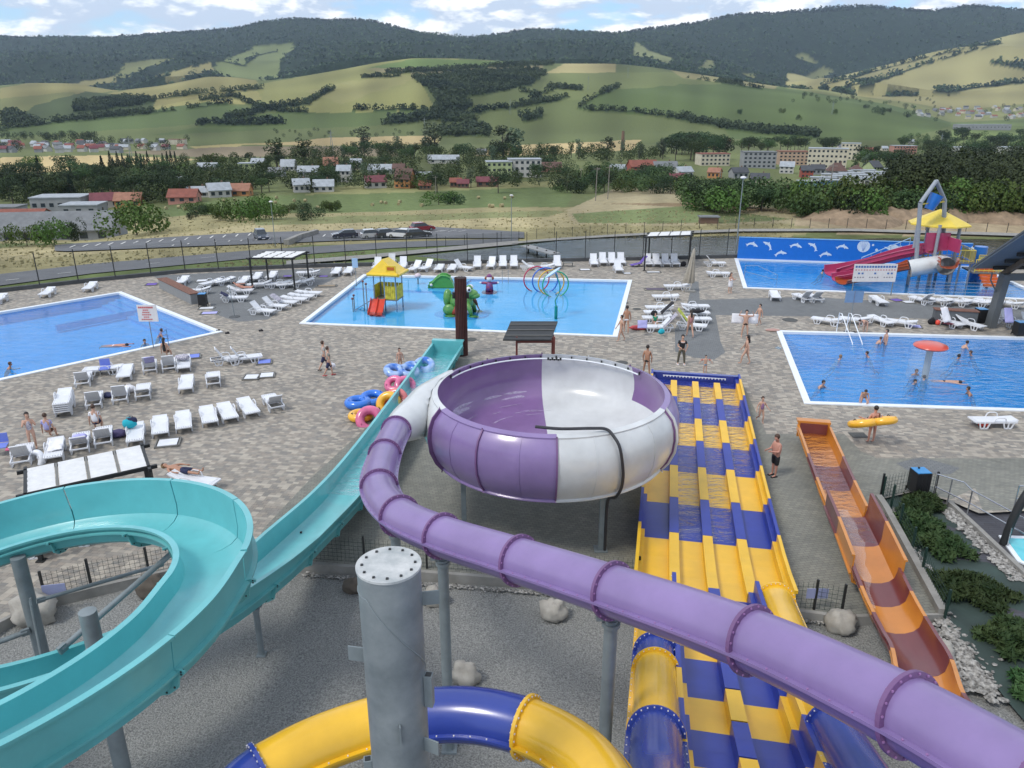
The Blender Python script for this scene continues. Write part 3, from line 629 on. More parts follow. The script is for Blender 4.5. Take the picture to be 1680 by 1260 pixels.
wire_fence('low black wire fence between the gravel and the paving under the bowl', fe, 0.95, 0)
wire_fence('low wire fence by the foot of the orange slide', px([(1288, 998), (1335, 1000), (1380, 1008)]), 0.95, 0)
wire_fence('low wire fence along the gravel edge below the turquoise loop', px([(75, 983), (150, 962), (245, 942), (330, 922)]), 0.9, 0)
wire_fence('green wire fence running beside the pebbles of the garden', px([(1447, 818), (1462, 832), (1475, 865), (1495, 905), (1512, 940), (1550, 1012)]), 0.9, -0.05, step=1.6, pm=DGREEN)
wire_fence('short wire fence beside the black litter bin', px([(1444, 817), (1500, 806), (1532, 814)]), 0.95, 0, step=3)
RUST = mat('rusty_steel', (0.17, 0.075, 0.045), 0.8, var=0.3)
rl = thing('guard_rail', 'rusty brown double rail on short posts outside the tall fence', 'rail', (0, 0, 0)); rp = resample([p + Vector((0, 1.3, 0)) for p in far_edge[1:6]], 2.0)
mb = MB(); mb.tube([p + Vector((0, 0, -.15)) for p in rp], 0.07, 6); mb.tube([p + Vector((0, .9, -.45)) for p in rp], 0.08, 6); mb.build('rail', RUST, rl)
for p in rp[::2]: q = MB(); q.box((p.x, p.y, -.75), (.08, .08, 1.3)); q.build('post', RUST, rl)
# ---------------------------------------------------------------- water slides
def bolt_ring(mb, p, t, r, n, mi=1, s=0.022):
    side = t.cross(Vector((0, 0, 1))).normalized(); up = side.cross(t)
    for k in range(n):
        a = 2 * PI * k / n; c = p + (side * math.cos(a) + up * math.sin(a)) * r
        mb.bar(c - t * 0.045, c + t * 0.045, s, mi=mi)
PALE = mat('bolt_heads', (0.62, 0.60, 0.62), 0.5, var=0.1); DBOLT = mat('dark_bolts', (0.02, 0.04, 0.04), 0.6)
def tangent(pts, i): return (pts[min(i + 1, len(pts) - 1)] - pts[max(i - 1, 0)]).normalized()
def tube_slide(t, pts, r, breaks, mats, fl_mat, seam=True, bolts=22, seam_mats=None, bolt_m=None):
    """closed tube cut into sections at fractional positions, each section and flange a part"""
    n = len(pts); idx = [0] + [max(1, min(n - 2, int(b * (n - 1)))) for b in breaks] + [n - 1]
    for s in range(len(idx) - 1):
        seg = pts[idx[s]:idx[s + 1] + 1]; mb = MB(); mb.tube(seg, r, 28, cap=False); sec = mb.build('tube_section', mats[s % len(mats)], t, smooth=True)
        if seam:
            mb = MB(); 
            for sg in (-1, 1):
                sweep(mb, seg, [(sg * (r - .02), -.025), (sg * (r + .075), -.025), (sg * (r + .075), .02), (sg * (r - .02), .02)], closed=True)
                acc = resample(seg, 0.32)
                for q in range(1, len(acc) - 1):
                    tt = tangent(acc, q); sd_ = tt.cross(Vector((0, 0, 1))).normalized(); c = acc[q] + sd_ * sg * (r + .045) + Vector((0, 0, .025)); mb.box(c, (.02, .02, .02), mi=1)
            mb.build('seam_flange', [(seam_mats or mats)[s % len(mats)], bolt_m or PALE], sec)
    for s, i in enumerate(idx):
        tt = tangent(pts, i); p = pts[i]; mb = MB(); mb.tube([p - tt * .03, p - tt * .029, p + tt * .029, p + tt * .03], [r, r + .07, r + .07, r], 36, cap=False)
        bolt_ring(mb, p, tt, r + .045, bolts); mb.build('flange', [fl_mat if not isinstance(fl_mat, list) else fl_mat[s % len(fl_mat)], bolt_m or PALE], t)
# --- purple tube and its bowl
BX, BY = 1.32, 24.75
pur = thing('tube_slide', 'long purple tube water slide curving down into the bowl', 'water slide')
pc = [G(650, 706, 4.0), G(630, 750, 4.3), G(622, 798, 4.65), G(650, 842, 5.0), G(722, 878, 5.35), G(850, 919, 5.8), G(1005, 969, 6.3), G(1225, 1047, 6.9), G(1482, 1168, 7.45), G(1740, 1318, 7.9)]
pp = resample(spline(pc, 30), 0.12)
def frac(pts, u, v):
    best = min(range(len(pts)), key=lambda i: (proj(pts[i])[0] - u) ** 2 + (proj(pts[i])[1] - v) ** 2); return best / (len(pts) - 1)
tube_slide(pur, pp, 0.42, [frac(pp, u, v) for u, v in ((634, 748), (622, 800), (650, 852), (722, 890), (850, 931), (1005, 992), (1225, 1075), (1482, 1186))], [PURPLE], PURPLE_D, bolts=20, bolt_m=mat('plum_bolts', (0.30, 0.16, 0.34), 0.4))
bowl = thing('slide_bowl', 'large purple and white bowl that the purple tube slide drops into', 'slide bowl', (BX, BY, 0))
outp = [(3.86, 4.52), (4.05, 4.47), (4.05, 4.42), (4.12, 4.34), (4.28, 4.15), (4.38, 3.85), (4.41, 3.5), (4.37, 3.1), (4.22, 2.7), (4.02, 2.42), (4.06, 2.38), (4.06, 2.34), (3.9, 2.33)]
inp = [(3.86, 4.52), (3.94, 4.3), (4.03, 3.95), (4.05, 3.6), (3.95, 3.2), (3.7, 2.9), (3.2, 2.7), (2.2, 2.55), (1.0, 2.45), (0.55, 2.4)]
secs = [(-90, -27, CREAM), (-27, 40, PURPLE), (40, 92, CREAM), (92, 153, PURPLE), (153, 207, CREAM), (207, 270, PURPLE)]
for a0, a1, m in secs:
    mb = MB(); mb.lathe(outp, max(8, int((a1 - a0) / 4)), a0=R(a0), a1=R(a1)); mb.build('outer_shell', m, bowl, smooth=True)
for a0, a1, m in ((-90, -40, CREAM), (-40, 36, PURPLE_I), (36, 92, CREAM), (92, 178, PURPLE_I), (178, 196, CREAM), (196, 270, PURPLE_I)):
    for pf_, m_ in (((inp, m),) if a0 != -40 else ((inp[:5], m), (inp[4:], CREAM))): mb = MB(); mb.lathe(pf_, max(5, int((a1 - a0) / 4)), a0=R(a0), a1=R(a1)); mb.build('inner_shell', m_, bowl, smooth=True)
mb = MB(); mb.lathe([(3.9, 2.33), (2.5, 2.2), (1.2, 2.05), (0.6, 2.0), (0.55, 2.4)], 60); mb.build('underside', CREAM, bowl, smooth=True)
def rib(a, m, rr=0.06):
    mb = MB(); pts = [Vector((r_ * math.cos(R(a)), r_ * math.sin(R(a)), z_)) for r_, z_ in outp[1:-2]]; 
    e = Vector((-math.sin(R(a)), math.cos(R(a)), 0)); c = Vector((3.7 * math.cos(R(a)), 3.7 * math.sin(R(a)), 3.4)); vs = []
    for p in pts:
        o_ = (p - c).normalized() * rr
        vs += [p - e * .025, p + o_ - e * .025, p + o_ + e * .025, p + e * .025]
    fs = [(4 * i + q, 4 * i + (q + 1) % 4, 4 * i + 4 + (q + 1) % 4, 4 * i + 4 + q) for i in range(len(pts) - 1) for q in range(4)]
    mb.add(vs, fs); return mb.build('rib', m, bowl, smooth=True)
for a, m in ((-90, PURPLE_D), (-123, PURPLE_D), (-153, PURPLE_D), (-27, CREAM), (-27.8, PURPLE_D), (8, PURPLE_D), (40, PURPLE_D), (66, CREAM), (92, PURPLE_D), (124, PURPLE_D)): rib(a, m, 0.13 if a in (-153, -27) else 0.055)
for a in (-105, -138, -74, -45): rib(a, PURPLE if a < -90 else CREAM, 0.012)
mb = MB()
pts = [Vector((3.83 * math.cos(R(a)), 3.83 * math.sin(R(a)), 4.36)) for a in range(30, 158, 3)]
mb.tube(pts, 0.028, 6)
for p in pts[::3]: mb.box((p.x * 1.01, p.y * 1.01, 4.4), (.05, .05, .12), mi=1)
mb.build('spray_pipe', [WHITEP, BLACK], bowl, smooth=True)
mb = MB()
for k in range(-3, 4): mb.box((3.80 * math.cos(R(85 + k * 1.2)), 3.80 * math.sin(R(85 + k * 1.2)), 4.33 + .03 * (abs(k) % 2)), (.07, .05, .07 + .03 * (k % 2)))
mb.build('pump_fitting', BLACK, bowl)
a = R(-62); hosep = [(3.55, 4.60, -100), (3.7, 4.62, -88), (3.86, 4.64, -74), (3.98, 4.60, -68), (4.2, 4.42, -66), (4.42, 4.15, -65), (4.5, 3.6, -64), (4.45, 3.1, -63), (4.25, 2.6, -62), (3.95, 2.2, -61.5), (3.6, 2.0, -61), (3.5, 1.5, -61), (3.5, 0.05, -61)]
mb = MB(); mb.tube(spline([Vector((r_ * math.cos(R(d)), r_ * math.sin(R(d)), z_)) for r_, z_, d in hosep], 6), 0.05, 8); mb.build('drain_hose', mat('black_rubber', (0.03, 0.03, 0.035), 0.35), bowl, smooth=True)
for a, zt in ((-62, 2.3), (-152, 2.3), (28, 2.3), (118, 2.3)):
    x, y = 3.35 * math.cos(R(a)), 3.35 * math.sin(R(a)); mb = MB(); mb.box((x, y, zt / 2), (.16, .2, zt)); mb.box((x, y, .03), (.42, .42, .04)); mb.box((x, y, zt - .05), (.5, .3, .08)); mb.build('leg', STEEL, bowl)
# shining wet streaks inside the bowl
mb = MB()
WET = mat('running_water', (0.62, 0.56, 0.74), 0.15, var=0.3, vs=6, bump=0.6, bs=9, alpha=0.42)
for k in range(26):
    a0 = random.uniform(105, 195); ln = random.uniform(6, 26); r0 = random.uniform(3.6, 3.85) if k > 8 else random.uniform(2.4, 3.3); z0 = np.interp(r0, [1, 2.2, 3.2, 3.7, 3.95], [2.45, 2.55, 2.7, 2.9, 3.2]) + .015
    vs = []; fs = []
    for q in range(9):
        aa = R(a0 - ln * q / 8); w_ = 0.045 * math.sin(PI * (q + .4) / 9) + .004
        for sg in (-1, 1): vs.append(((r0 + sg * w_ * .5) * math.cos(aa), (r0 + sg * w_ * .5) * math.sin(aa), z0 + (sg * w_ * .9 if k > 8 else 0) + .0))
    fs = [(2 * q, 2 * q + 2, 2 * q + 3, 2 * q + 1) for q in range(8)]; mb.add(vs, fs)
mb.build('water_streaks', WET, bowl, fix=False)
# white entry horn from the tube end to the bowl wall
horn_c = spline([pp[0] + (pp[0] - pp[1]) * 0.2, Vector((-3.45, 23.3, 3.85)), Vector((-3.1, 24.4, 3.7)), Vector((-2.65, 25.6, 3.65)), Vector((-2.0, 26.6, 3.7))], 8)
mb = MB(); rings = []; nn = 28; mlen = len(horn_c)
for i, p in enumerate(horn_c):
    t = tangent(horn_c, i); side = t.cross(Vector((0, 0, 1))).normalized(); up = side.cross(t); f = i / (mlen - 1); s_ = min(1, f * 1.5) ** .9
    rl_, rv = .42 + .5 * s_, .42 + .45 * s_
    for k in range(nn):
        an = 2 * PI * k / nn; q = p + side * rl_ * math.cos(an) * (1.0) + up * rv * math.sin(an)
        d = Vector((q.x - BX, q.y - BY, 0)); lim = float(np.interp(q.z, [2.3, 2.7, 3.1, 3.5, 3.85, 4.15, 4.4, 4.6], [4.0, 4.2, 4.37, 4.41, 4.38, 4.28, 4.08, 3.9])) + 0.01
        if d.length < lim: d = d.normalized() * lim; q = Vector((BX + d.x, BY + d.y, min(q.z, 4.5)))
        rings.append(q)
fs = [(i * nn + k, i * nn + (k + 1) % nn, (i + 1) * nn + (k + 1) % nn, (i + 1) * nn + k) for i in range(mlen - 1) for k in range(nn)]
mb.add(rings, fs); mb.build('entry_horn', CREAM, pur, smooth=True)
def column(name, label, x, y, z0, z1, r, cap=True, group=None, head=True):
    t = thing(name, label, 'steel column', (x, y, z0), 0, group); h = z1 - z0
    mb = MB(); mb.tube([(0, 0, 0), (0, 0, h)], r, 20); mb.build('shaft', STEEL, t, smooth=True)
    mb = MB(); mb.box((0, 0, .02), (r * 3, r * 3, .04)); mb.build('base_plate', STEEL, t)
    if head: mb = MB(); mb.tube([(0, 0, h - .12), (0, 0, h - .05)], r * 1.35, 18); mb.bar((-r * 2.2, 0, h + .06), (r * 2.2, 0, h + .06), .1, .14); mb.build('saddle', STEEL, t)
    return t
for (u, v), lab in (((722, 890), 'slim steel column carrying the purple tube, the one close behind the thick capped column'), ((1005, 992), 'steel column carrying the purple tube next to the blue and yellow racer'), ((640, 845), 'short steel column under the bend of the purple tube')):
    p = pp[int(frac(pp, u, v) * (len(pp) - 1))]; column('steel_column', lab, p.x, p.y, -.26, p.z - .55, .115)
# --- turquoise flume
def flume_profile(w, d, hl, hr, th=0.045, pw=0.62, n=9, ledge=0.09, lip=0.07):
    inner = [(-w, hl)]
    for k in range(n):
        s_ = -1 + 2 * k / (n - 1); x = math.sin(s_ * PI / 2); z_ = 1 - max(0, math.cos(s_ * PI / 2)) ** pw
        inner.append((x * w, z_ * d))
    inner.append((w, hr)); out = [(w + th + lip, hr), (w + th + lip, hr - .05), (w + th, hr - .06), (w + th, d + .04), (w + th + ledge, d + .03), (w + th + ledge, d - .01), (w + th, d - .02)]
    for k in range(n):
        s_ = 1 - 2 * k / (n - 1); x = math.sin(s_ * PI / 2); z_ = 1 - max(0, math.cos(s_ * PI / 2)) ** pw
        out.append((x * (w + th), z_ * (d + th) - th - .005))
    out += [(-w - th, d - .02), (-w - th - ledge, d - .01), (-w - th - ledge, d + .03), (-w - th, d + .04), (-w - th, hl - .06), (-w - th - lip, hl - .05), (-w - th - lip, hl)]
    return inner, out
def flume(t, pts, params, mat_in, mat_out, name='flume_section', breaks=(), flange=None, water=None, bolt_side=True):
    n = len(pts); cuts = [0] + [int(b * (n - 1)) for b in breaks] + [n - 1]
    for s in range(len(cuts) - 1):
        seg = pts[cuts[s]:cuts[s + 1] + 1]; i0 = cuts[s]
        mi = mat_in[s % len(mat_in)] if isinstance(mat_in, list) else mat_in; mo = mat_out[s % len(mat_out)] if isinstance(mat_out, list) else mat_out
        def pf(i, m):
            f = (i + i0) / (n - 1); a, b = flume_profile(*params(f)); return a + b
        mb = MB(); rings = sweep(mb, seg, pf, closed=True); nin = 11
        k = len(rings[0]); mb.m = [0 if (fi % k) < nin - 1 or (fi % k) in (k - 1, nin - 1) else 1 for fi in range(len(mb.f))]
        sec = mb.build(name, [mi, mo], t, smooth=True)
        if flange is not None and s > 0:
            i = cuts[s]; p = pts[i]; tt = tangent(pts, i); side = tt.cross(Vector((0, 0, 1))).normalized(); up = side.cross(tt); a, b = flume_profile(*params(i / (n - 1)))
            cxy = (0, .3); mb = MB(); vs = []
            bb = b[3:-4]
            for x, y in bb:
                dx, dy = x - cxy[0], y - cxy[1]; l = math.hypot(dx, dy)
                for e_, off_ in ((0, -.02), (.1, -.02), (.1, .02), (0, .02)): q = (x + dx / l * e_, y + dy / l * e_); vs.append(p + side * q[0] + up * q[1] + tt * off_)
            fs = [(4 * i_ + q, 4 * i_ + (q + 1) % 4, 4 * i_ + 4 + (q + 1) % 4, 4 * i_ + 4 + q) for i_ in range(len(bb) - 1) for q in range(4)]
            fs += [(3, 2, 1, 0), tuple(4 * (len(bb) - 1) + q for q in range(4))]
            mb.add(vs, fs)
            for i_, (x, y) in enumerate(bb[1:-1]):
                dx, dy = x - cxy[0], y - cxy[1]; l = math.hypot(dx, dy); c = p + side * (x + dx / l * .05) + up * (y + dy / l * .05); mb.bar(c - tt * .035, c + tt * .035, .025, mi=1)
            mb.build('flange', [flange, DBOLT], t)
HX, HY = -9.55, 11.45
tl = thing('open_slide', 'turquoise open water slide looping round and running out straight', 'water slide')
hel = [Vector((-12.6, 4.3, 6.3)), Vector((-10.6, 4.75, 6.05)), Vector((-8.9, 5.45, 5.85)), Vector((-7.6, 6.45, 5.68)), Vector((-6.55, 7.65, 5.54)), Vector((-5.85, 8.95, 5.42)), Vector((-5.5, 10.3, 5.31))]
for d in range(2, 160, 8):
    r_ = 4.06; hel.append(Vector((HX + r_ * math.cos(R(d)), HY + r_ * math.sin(R(d)), 5.22 - .0098 * d)))
hel += [Vector((-13.3, 11.9, 3.75)), Vector((-12.6, 10.7, 3.5)), Vector((-11.2, 10.6, 3.28)), Vector((-9.5, 11.4, 3.0)), Vector((-8.1, 12.9, 2.65)), Vector((-7.2, 14.9, 2.2)), Vector((-6.7, 17.4, 1.65)), Vector((-6.35, 20.3, 1.1)), Vector((-6.0, 23.2, .62)), Vector((-5.65, 26.0, .38)), Vector((-5.2, 29.5, .30)), Vector((-4.65, 34.0, .28)), Vector((-4.1, 38.5, .28)), Vector((-3.68, 41.9, .28))]
tp = resample(spline(hel, 10), 0.18); N_ = len(tp)
f_exit = min(range(N_), key=lambda i: (tp[i] - Vector((-6.7, 17.4, 1.65))).length) / (N_ - 1)
f_run = min(range(N_), key=lambda i: (tp[i] - Vector((-5.9, 24.2, .5))).length) / (N_ - 1)
def tpar(f):
    a = max(0, min(1, (f - f_exit * .86) / (f_exit * .2))); b = max(0, min(1, (f - f_run) / .03))
    w = .64 + .10 * a + .06 * b; hr = (1.02 - .36 * a) - .1 * b; hl = .56 + .12 * a - .08 * b
    return (w, .40, hl, hr, .045, .62 - .42 * a)
brk = [k / 26 for k in range(1, 26)]
flume(tl, tp, tpar, TEAL, TEALD, breaks=brk, flange=TEALD)
e0, e1 = tp[-2], tp[-1]; mb = MB(); dd = (e1 - e0).normalized(); mb.box(e1 + dd * .05 + Vector((0, 0, .36)), (1.78, .12, .78), rz=math.atan2(-dd.x, dd.y)); mb.box(e1 + dd * .22 + Vector((0, 0, .74)), (1.82, .38, .07), rz=math.atan2(-dd.x, dd.y)); mb.build('end_wall', TEAL, tl)
mb = MB(); seg = tp[int(f_run * (N_ - 1)):]; vs = []
for i, p in enumerate(seg):
    s_ = tangent(seg, i).cross(Vector((0, 0, 1))).normalized()
    for q in range(5): vs.append(p + s_ * (-.7 + 1.4 * q / 4) + Vector((0, 0, .20)))
mb.add(vs, [(5 * i + q, 5 * i + 5 + q, 5 * i + 6 + q, 5 * i + 1 + q) for i in range(len(seg) - 1) for q in range(4)]); mb.build('water', water_mat('runout_water', (0.80, 0.98, 0.98), bstr=0.8, sc=2.4, ior=1.06), tl, fix=False)
def bar_thing(name, label, a, b, r, cat='steel brace', group='braces of the turquoise slide'):
    t = thing(name, label, cat, a, 0, group); mb = MB(); b = Vector(b) - Vector(a); mb.tube([(0, 0, 0), b], r, 12); mb.build('pipe', STEEL, t, smooth=True)
    mb = MB(); d = b.normalized(); mb.bar(-d * .05, d * .12, r * 1.3, r * 2.6); mb.bar(b - d * .12, b + d * .05, r * 1.3, r * 2.6); mb.build('end_plate', STEEL, t); return t
cA = Vector((-10.8, 14.5, 0)); cB = Vector((-8.0, 12.15, 0))
column('steel_column', 'leaning-looking steel column at the far side of the turquoise loop', cA.x, cA.y, -.26, 4.4, .15, head=False)
column('steel_column', 'flat topped steel column standing free inside the turquoise loop', cB.x, cB.y, -.26, 4.72, .16, head=False)
column('steel_column', 'steel column under the near side of the turquoise loop', -6.55, 8.0, -.26, 5.1, .14)
column('steel_column', 'thin steel column under the turquoise slide where it leaves the loop', -6.75, 17.0, -.26, 1.3, .08)
bar_thing('brace_pipe', 'long diagonal steel pipe across the inside of the turquoise loop', PY(100, 1066, 12.6), PY(288, 902, 15.2), .065)
bar_thing('brace_pipe', 'thin steel pipe rising to the slide from the far column', PY(64, 985, 14.4), PY(265, 926, 16.4), .045)
bar_thing('brace_pipe', 'short steel arm from the flat topped column to the near slide wall', Vector((cB.x, cB.y, 4.0)), Vector((-8.6, 10.6, 3.6)), .035)
bar_thing('brace_pipe', 'short steel arm from the flat topped column to the outer slide wall', Vector((cB.x, cB.y, 3.7)), Vector((-6.3, 12.6, 4.6)), .04)
bar_thing('brace_pipe', 'steel pipe running off from the far column past the wire fence', PY(-60, 1075, 13.6), PY(45, 1036, 14.3), .06)
bar_thing('brace_pipe', 'thin upright steel rod beside the far column', PY(70, 1085, 13.9), PY(50, 985, 14.2), .035)
# --- thick capped column in front
t = thing('steel_column', 'thick grey steel column with a bolted round cap in the centre front', 'steel column', (-1.40, 7.5, -.26)); cz_ = 9.03
CAPM = mat('weathered_galvanised_cap', (0.30, 0.33, 0.34), 0.6, vs=5, metal=0.05, col2=(0.55, 0.56, 0.56), det=6)
BIGS = mat('weathered_galvanised_shaft', (0.125, 0.15, 0.165), 0.5, vs=1.7, metal=0.15, col2=(0.25, 0.28, 0.295), bump=.08, bs=5, det=7)
mb = MB(); mb.tube([(0, 0, 0), (0, 0, cz_)], .36, 48, cap=False); mb.build('shaft', BIGS, t, smooth=True)
mb = MB(); mb.tube([(0, 0, cz_), (0, 0, cz_ + .03)], .372, 48); 
for k in range(12): mb.box((.30 * math.cos(k * PI / 6 + .1), .30 * math.sin(k * PI / 6 + .1), cz_ + .035), (.028, .028, .02), mi=1)
mb.build('cap', [CAPM, BLACK], t, smooth=True)
mb = MB(); mb.tube([(.362 * math.cos(a_), .362 * math.sin(a_), cz_ - .25 - .5 * max(0, (a_ + 2.2)) ** 1.0) for a_ in np.linspace(-3.4, 1.5, 60)], .008, 5); mb.build('weld_seam', STEEL, t)
def br(a, z, w, h, l, hollow=False):
    mb = MB(); c = Vector((math.cos(a), math.sin(a), 0)) * (.36 + l / 2) + Vector((0, 0, z)); mb.box(c, (l, w, h), rz=a)
    mb.build('bracket', STEEL, t)
    if hollow: mb = MB(); mb.box(c + Vector((0, 0, h / 2)), (l * .7, w * .7, .01), rz=a); mb.build('bracket_mouth_shade', BLACK, t)  # black plate painting the shade inside the bracket's open end
br(R(-10), 7.35, .1, .45, .1, True); br(R(190), 6.1, .1, .35, .1, True); br(R(170), 7.75, .02, .2, .22); br(R(-78), 6.95, .02, .28, .06); br(R(-25), 6.6, .02, .2, .2); br(R(10), 8.55, .02, .18, .2)
t = thing('tube_slide', 'yellow and blue tube slide bending across the bottom centre', 'water slide')
bp = resample(spline([G(330, 1420, 4.0), G(395, 1300, 4.1), G(468, 1248, 4.2), G(545, 1212, 4.3), G(640, 1183, 4.4), G(740, 1172, 4.5), G(820, 1180, 4.58), G(900, 1207, 4.66), G(965, 1252, 4.75), G(1005, 1320, 4.85), G(1010, 1400, 4.95)], 14), .1)
tube_slide(t, bp, .43, [frac(bp, 430, 1268), frac(bp, 655, 1180), frac(bp, 865, 1193)], [BLUE, YELLOW, BLUE, YELLOW], [BLUE, BLUE, YELLOW, YELLOW, YELLOW], bolts=26)
# --- blue and yellow racer
RA = Vector((.194, .981, 0)).normalized(); RS = Vector((RA.y, -RA.x, 0))
def rz_(Y): return float(np.interp(Y, [4, 8, 10.6, 12.9, 15, 17, 18.6, 20, 22, 26, 45], [6.1, 3.75, 2.75, 2.05, 1.5, 1.0, .68, .52, .43, .36, .34]))
def rpt(Y, s=0.0, z=0.0): return Vector((9.45 + .198 * (Y - 37.6), Y, rz_(Y) + z)) + RS * s
def rY(v):
    lo, hi = 5.0, 44.0
    for _ in range(40):
        m = (lo + hi) / 2
        if proj(rpt(m))[1] > v: lo = m
        else: hi = m
    return (lo + hi) / 2
rc = thing('mat_racer_slide', 'four lane racer slide in blue and yellow bands with running water', 'water slide')
def box_wall(mb, Ya, Yb, s0, s1, h0, h1, k=6):
    vs = []; n = max(1, int(k))
    for i in range(n + 1):
        Y = Ya + (Yb - Ya) * i / n
        for s_, h in ((s0, h0), (s1, h0), (s1, h1), (s0, h1)): vs.append(rpt(Y, s_, h))
    fs = [(4 * i + q, 4 * i + (q + 1) % 4, 4 * i + 4 + (q + 1) % 4, 4 * i + 4 + q) for i in range(n) for q in range(4)] + [(3, 2, 1, 0), tuple(4 * n + q for q in range(4))]
    mb.add(vs, fs)
vb = [634, 661, 696, 733, 777, 831, 891, 982]; Yb = [rY(v) for v in vb]; Yend = rY(626)
bands = [(Yend, Yb[0], BLUEL)] + [(Yb[i], Yb[i + 1], YELL if i % 2 == 0 else BLUEL) for i in range(7)]
LP = 1.05; RIPB = water_mat('racer_water', (0.97, 0.98, 1.0), rough=.1, bstr=1.0, sc=2.2, ior=1.04)
for i, (ya, yb, m) in enumerate(bands):
    mb = MB(); box_wall(mb, yb, ya, -2.1, 2.1, -.1, 0, 3); mb.build('lane_floor', m, rc)
    mb = MB(); 
    if i > 0:
        for s_ in (-1, 0, 1): box_wall(mb, yb + (.02), ya - .0, s_ * LP - .15, s_ * LP + .15, 0, .27, 3)
        mb.build('lane_divider', m, rc)
    for sg in (-1, 1):
        mb = MB(); box_wall(mb, yb, ya, sg * 2.1 if sg < 0 else 2.1 - .0, sg * 2.1 + sg * .05, -.35, .55, 3); box_wall(mb, yb, ya, sg * 2.1 - sg * .12, sg * 2.1, .0, .30, 3); box_wall(mb, yb, ya, sg * 2.15, sg * 2.2, .45, .55, 3); mb.build('side_wall', m, rc)
mb = MB(); a_ = rpt(Yend + .04, -2.15, .12); b_ = rpt(Yend + .04, 2.15, .12); mb.bar(a_, b_, .08, .5); mb.bar(a_ + Vector((0, 0, .25)) + RA * .1, b_ + Vector((0, 0, .25)) + RA * .1, .25, .05); mb.build('end_wall', BLUE, rc)
mb = MB(); mb.bar(rpt(Yend - .15, -1.6, .3), rpt(Yend - .15, 1.5, .3), .03, .03)
for k in range(20): mb.box(rpt(Yend - .16, -1.55 + k * .16, .27), (.05, .04, .08))
mb.build('spray_bar', WHITEP, rc)
for k, (s0, s1, y1) in enumerate(((-2.0, -1.2, Yb[3]), (-.9, -.15, Yb[6]), (.15, .9, Yb[6]), (1.2, 2.0, Yb[4]))):
    mb = MB(); vs = []; n = 20
    for i in range(n + 1):
        Y = Yend + (y1 - Yend) * i / n; vs += [rpt(Y, s0, .10), rpt(Y, s1, .10)]
    mb.add(vs, [(2 * i, 2 * i + 1, 2 * i + 3, 2 * i + 2) for i in range(n)]); mb.build('lane_water', RIPB, rc, fix=False)
vb2 = [982, 1034, 1088, 1153, 1208, 1270, 1330]; Y2 = [rY(v) for v in vb2] + [4.6]
for i in range(len(Y2) - 1):
    ya, yb = Y2[i], Y2[i + 1]; m = BLUE if i % 2 == 0 else YELLOW; hi_ = .0
    m = (BLUEL, YELL)[i % 2]
    mb = MB(); box_wall(mb, yb, ya, -1.05, 1.05, -.1, 0, 4); mb.build('lane_floor', m, rc)
    mb = MB(); box_wall(mb, yb + .05, ya, -.15, .15, 0, .34, 4); mb.build('lane_divider', m, rc)
    for sg in (-1, 1):
        mb = MB(); box_wall(mb, yb, ya, sg * 1.05, sg * 1.10, -.3, .72, 4); box_wall(mb, yb, ya, sg * .92, sg * 1.05, 0, .34, 4); box_wall(mb, yb, ya, sg * 1.1, sg * 1.16, .62, .72, 4); mb.build('side_wall', m, rc)
        mb = MB(); 
        for k in range(5): mb.box(rpt(yb + (ya - yb) * (k + .5) / 5, sg * 1.165, .67), (.03, .03, .03))
        mb.build('bolt_row', PALE, rc)
for s_, lab in ((-1.56, 'blue and yellow tube feeding the outer lane of the racer on the gravel side'), (1.56, 'yellow and blue tube feeding the outer lane of the racer on the orange slide side')):
    t = thing('tube_slide', lab, 'water slide'); ctr = [rpt(Y, s_, .44 + max(0, (14 - Y)) * .06) for Y in np.linspace(17.5 if s_ > 0 else 16.4, 4.5, 24)]; q = resample(spline(ctr, 5), .12)
    if s_ < 0: tube_slide(t, q, .43, [frac(q, 1077, 1072), frac(q, 1077, 1100), frac(q, 1072, 1208)], [YELLOW, BLUE, YELLOW, BLUE], [YELLOW, BLUE, YELLOW, BLUE, BLUE], bolts=26)
    else: tube_slide(t, q, .43, [frac(q, 1335, 1215)], [YELLOW, BLUE], [YELLOW, BLUE, BLUE], bolts=26)
# --- orange and maroon slide
og = thing('open_slide', 'orange and maroon open slide ending flat on the paving', 'water slide')
OC = resample(spline([G(1333, 716, .3), G(1372, 815, .33), G(1407, 895, .36), G(1450, 1000, .40), G(1484, 1067, .45), G(1504, 1105, .6), G(1525, 1176, .85), G(1585, 1245, 1.4), G(1690, 1322, 2.3), G(1760, 1350, 2.8)], 20), .1)
def oI(v): return min(range(len(OC)), key=lambda i: abs(proj(OC[i])[1] - v))
ob = [716, 766, 805, 850, 897, 958, 995, 1040, 1110, 1170, 1225, 1300]; oIs = [oI(v) for v in ob]
def opt(i): return OC[int(max(0, min(len(OC) - 1, i)))]
def oparts(Ya, Yb, cols, par, ng=None):
    for (y0, y1, m) in cols:
        seg = OC[y0:y1 + 1][::-1]; flume(og, seg, lambda f: par, m, m)
oparts(0, 0, [(oIs[i], oIs[i + 1], ORANGE if i % 2 == 0 else MAROON) for i in range(0, 3)], (.6, .32, .50, .50, .045, .25, 9, .06, .05))
oparts(0, 0, [(oIs[i], oIs[i + 1] + (2 if i == 4 else 0), ORANGE if i % 2 == 0 else MAROON) for i in range(3, 5)], (.66, .35, 1.0, 1.0, .045, .4, 9, .06, .05))
oparts(0, 0, [(oIs[i], oIs[i + 1], MAROON if i % 2 else ORANGE) for i in range(5, 11)], (.60, .50, .62, .62, .045, .75, 9, .06, .05))
mb = MB(); e_ = opt(0) + Vector((.01, .05, 0)); mb.box(e_ + Vector((0, 0, .3)), (1.3, .08, .7), rz=R(-12)); mb.box(e_ + Vector((.03, .16, .63)), (1.36, .36, .08), rz=R(-12)); mb.build('end_wall', ORANGE, og)
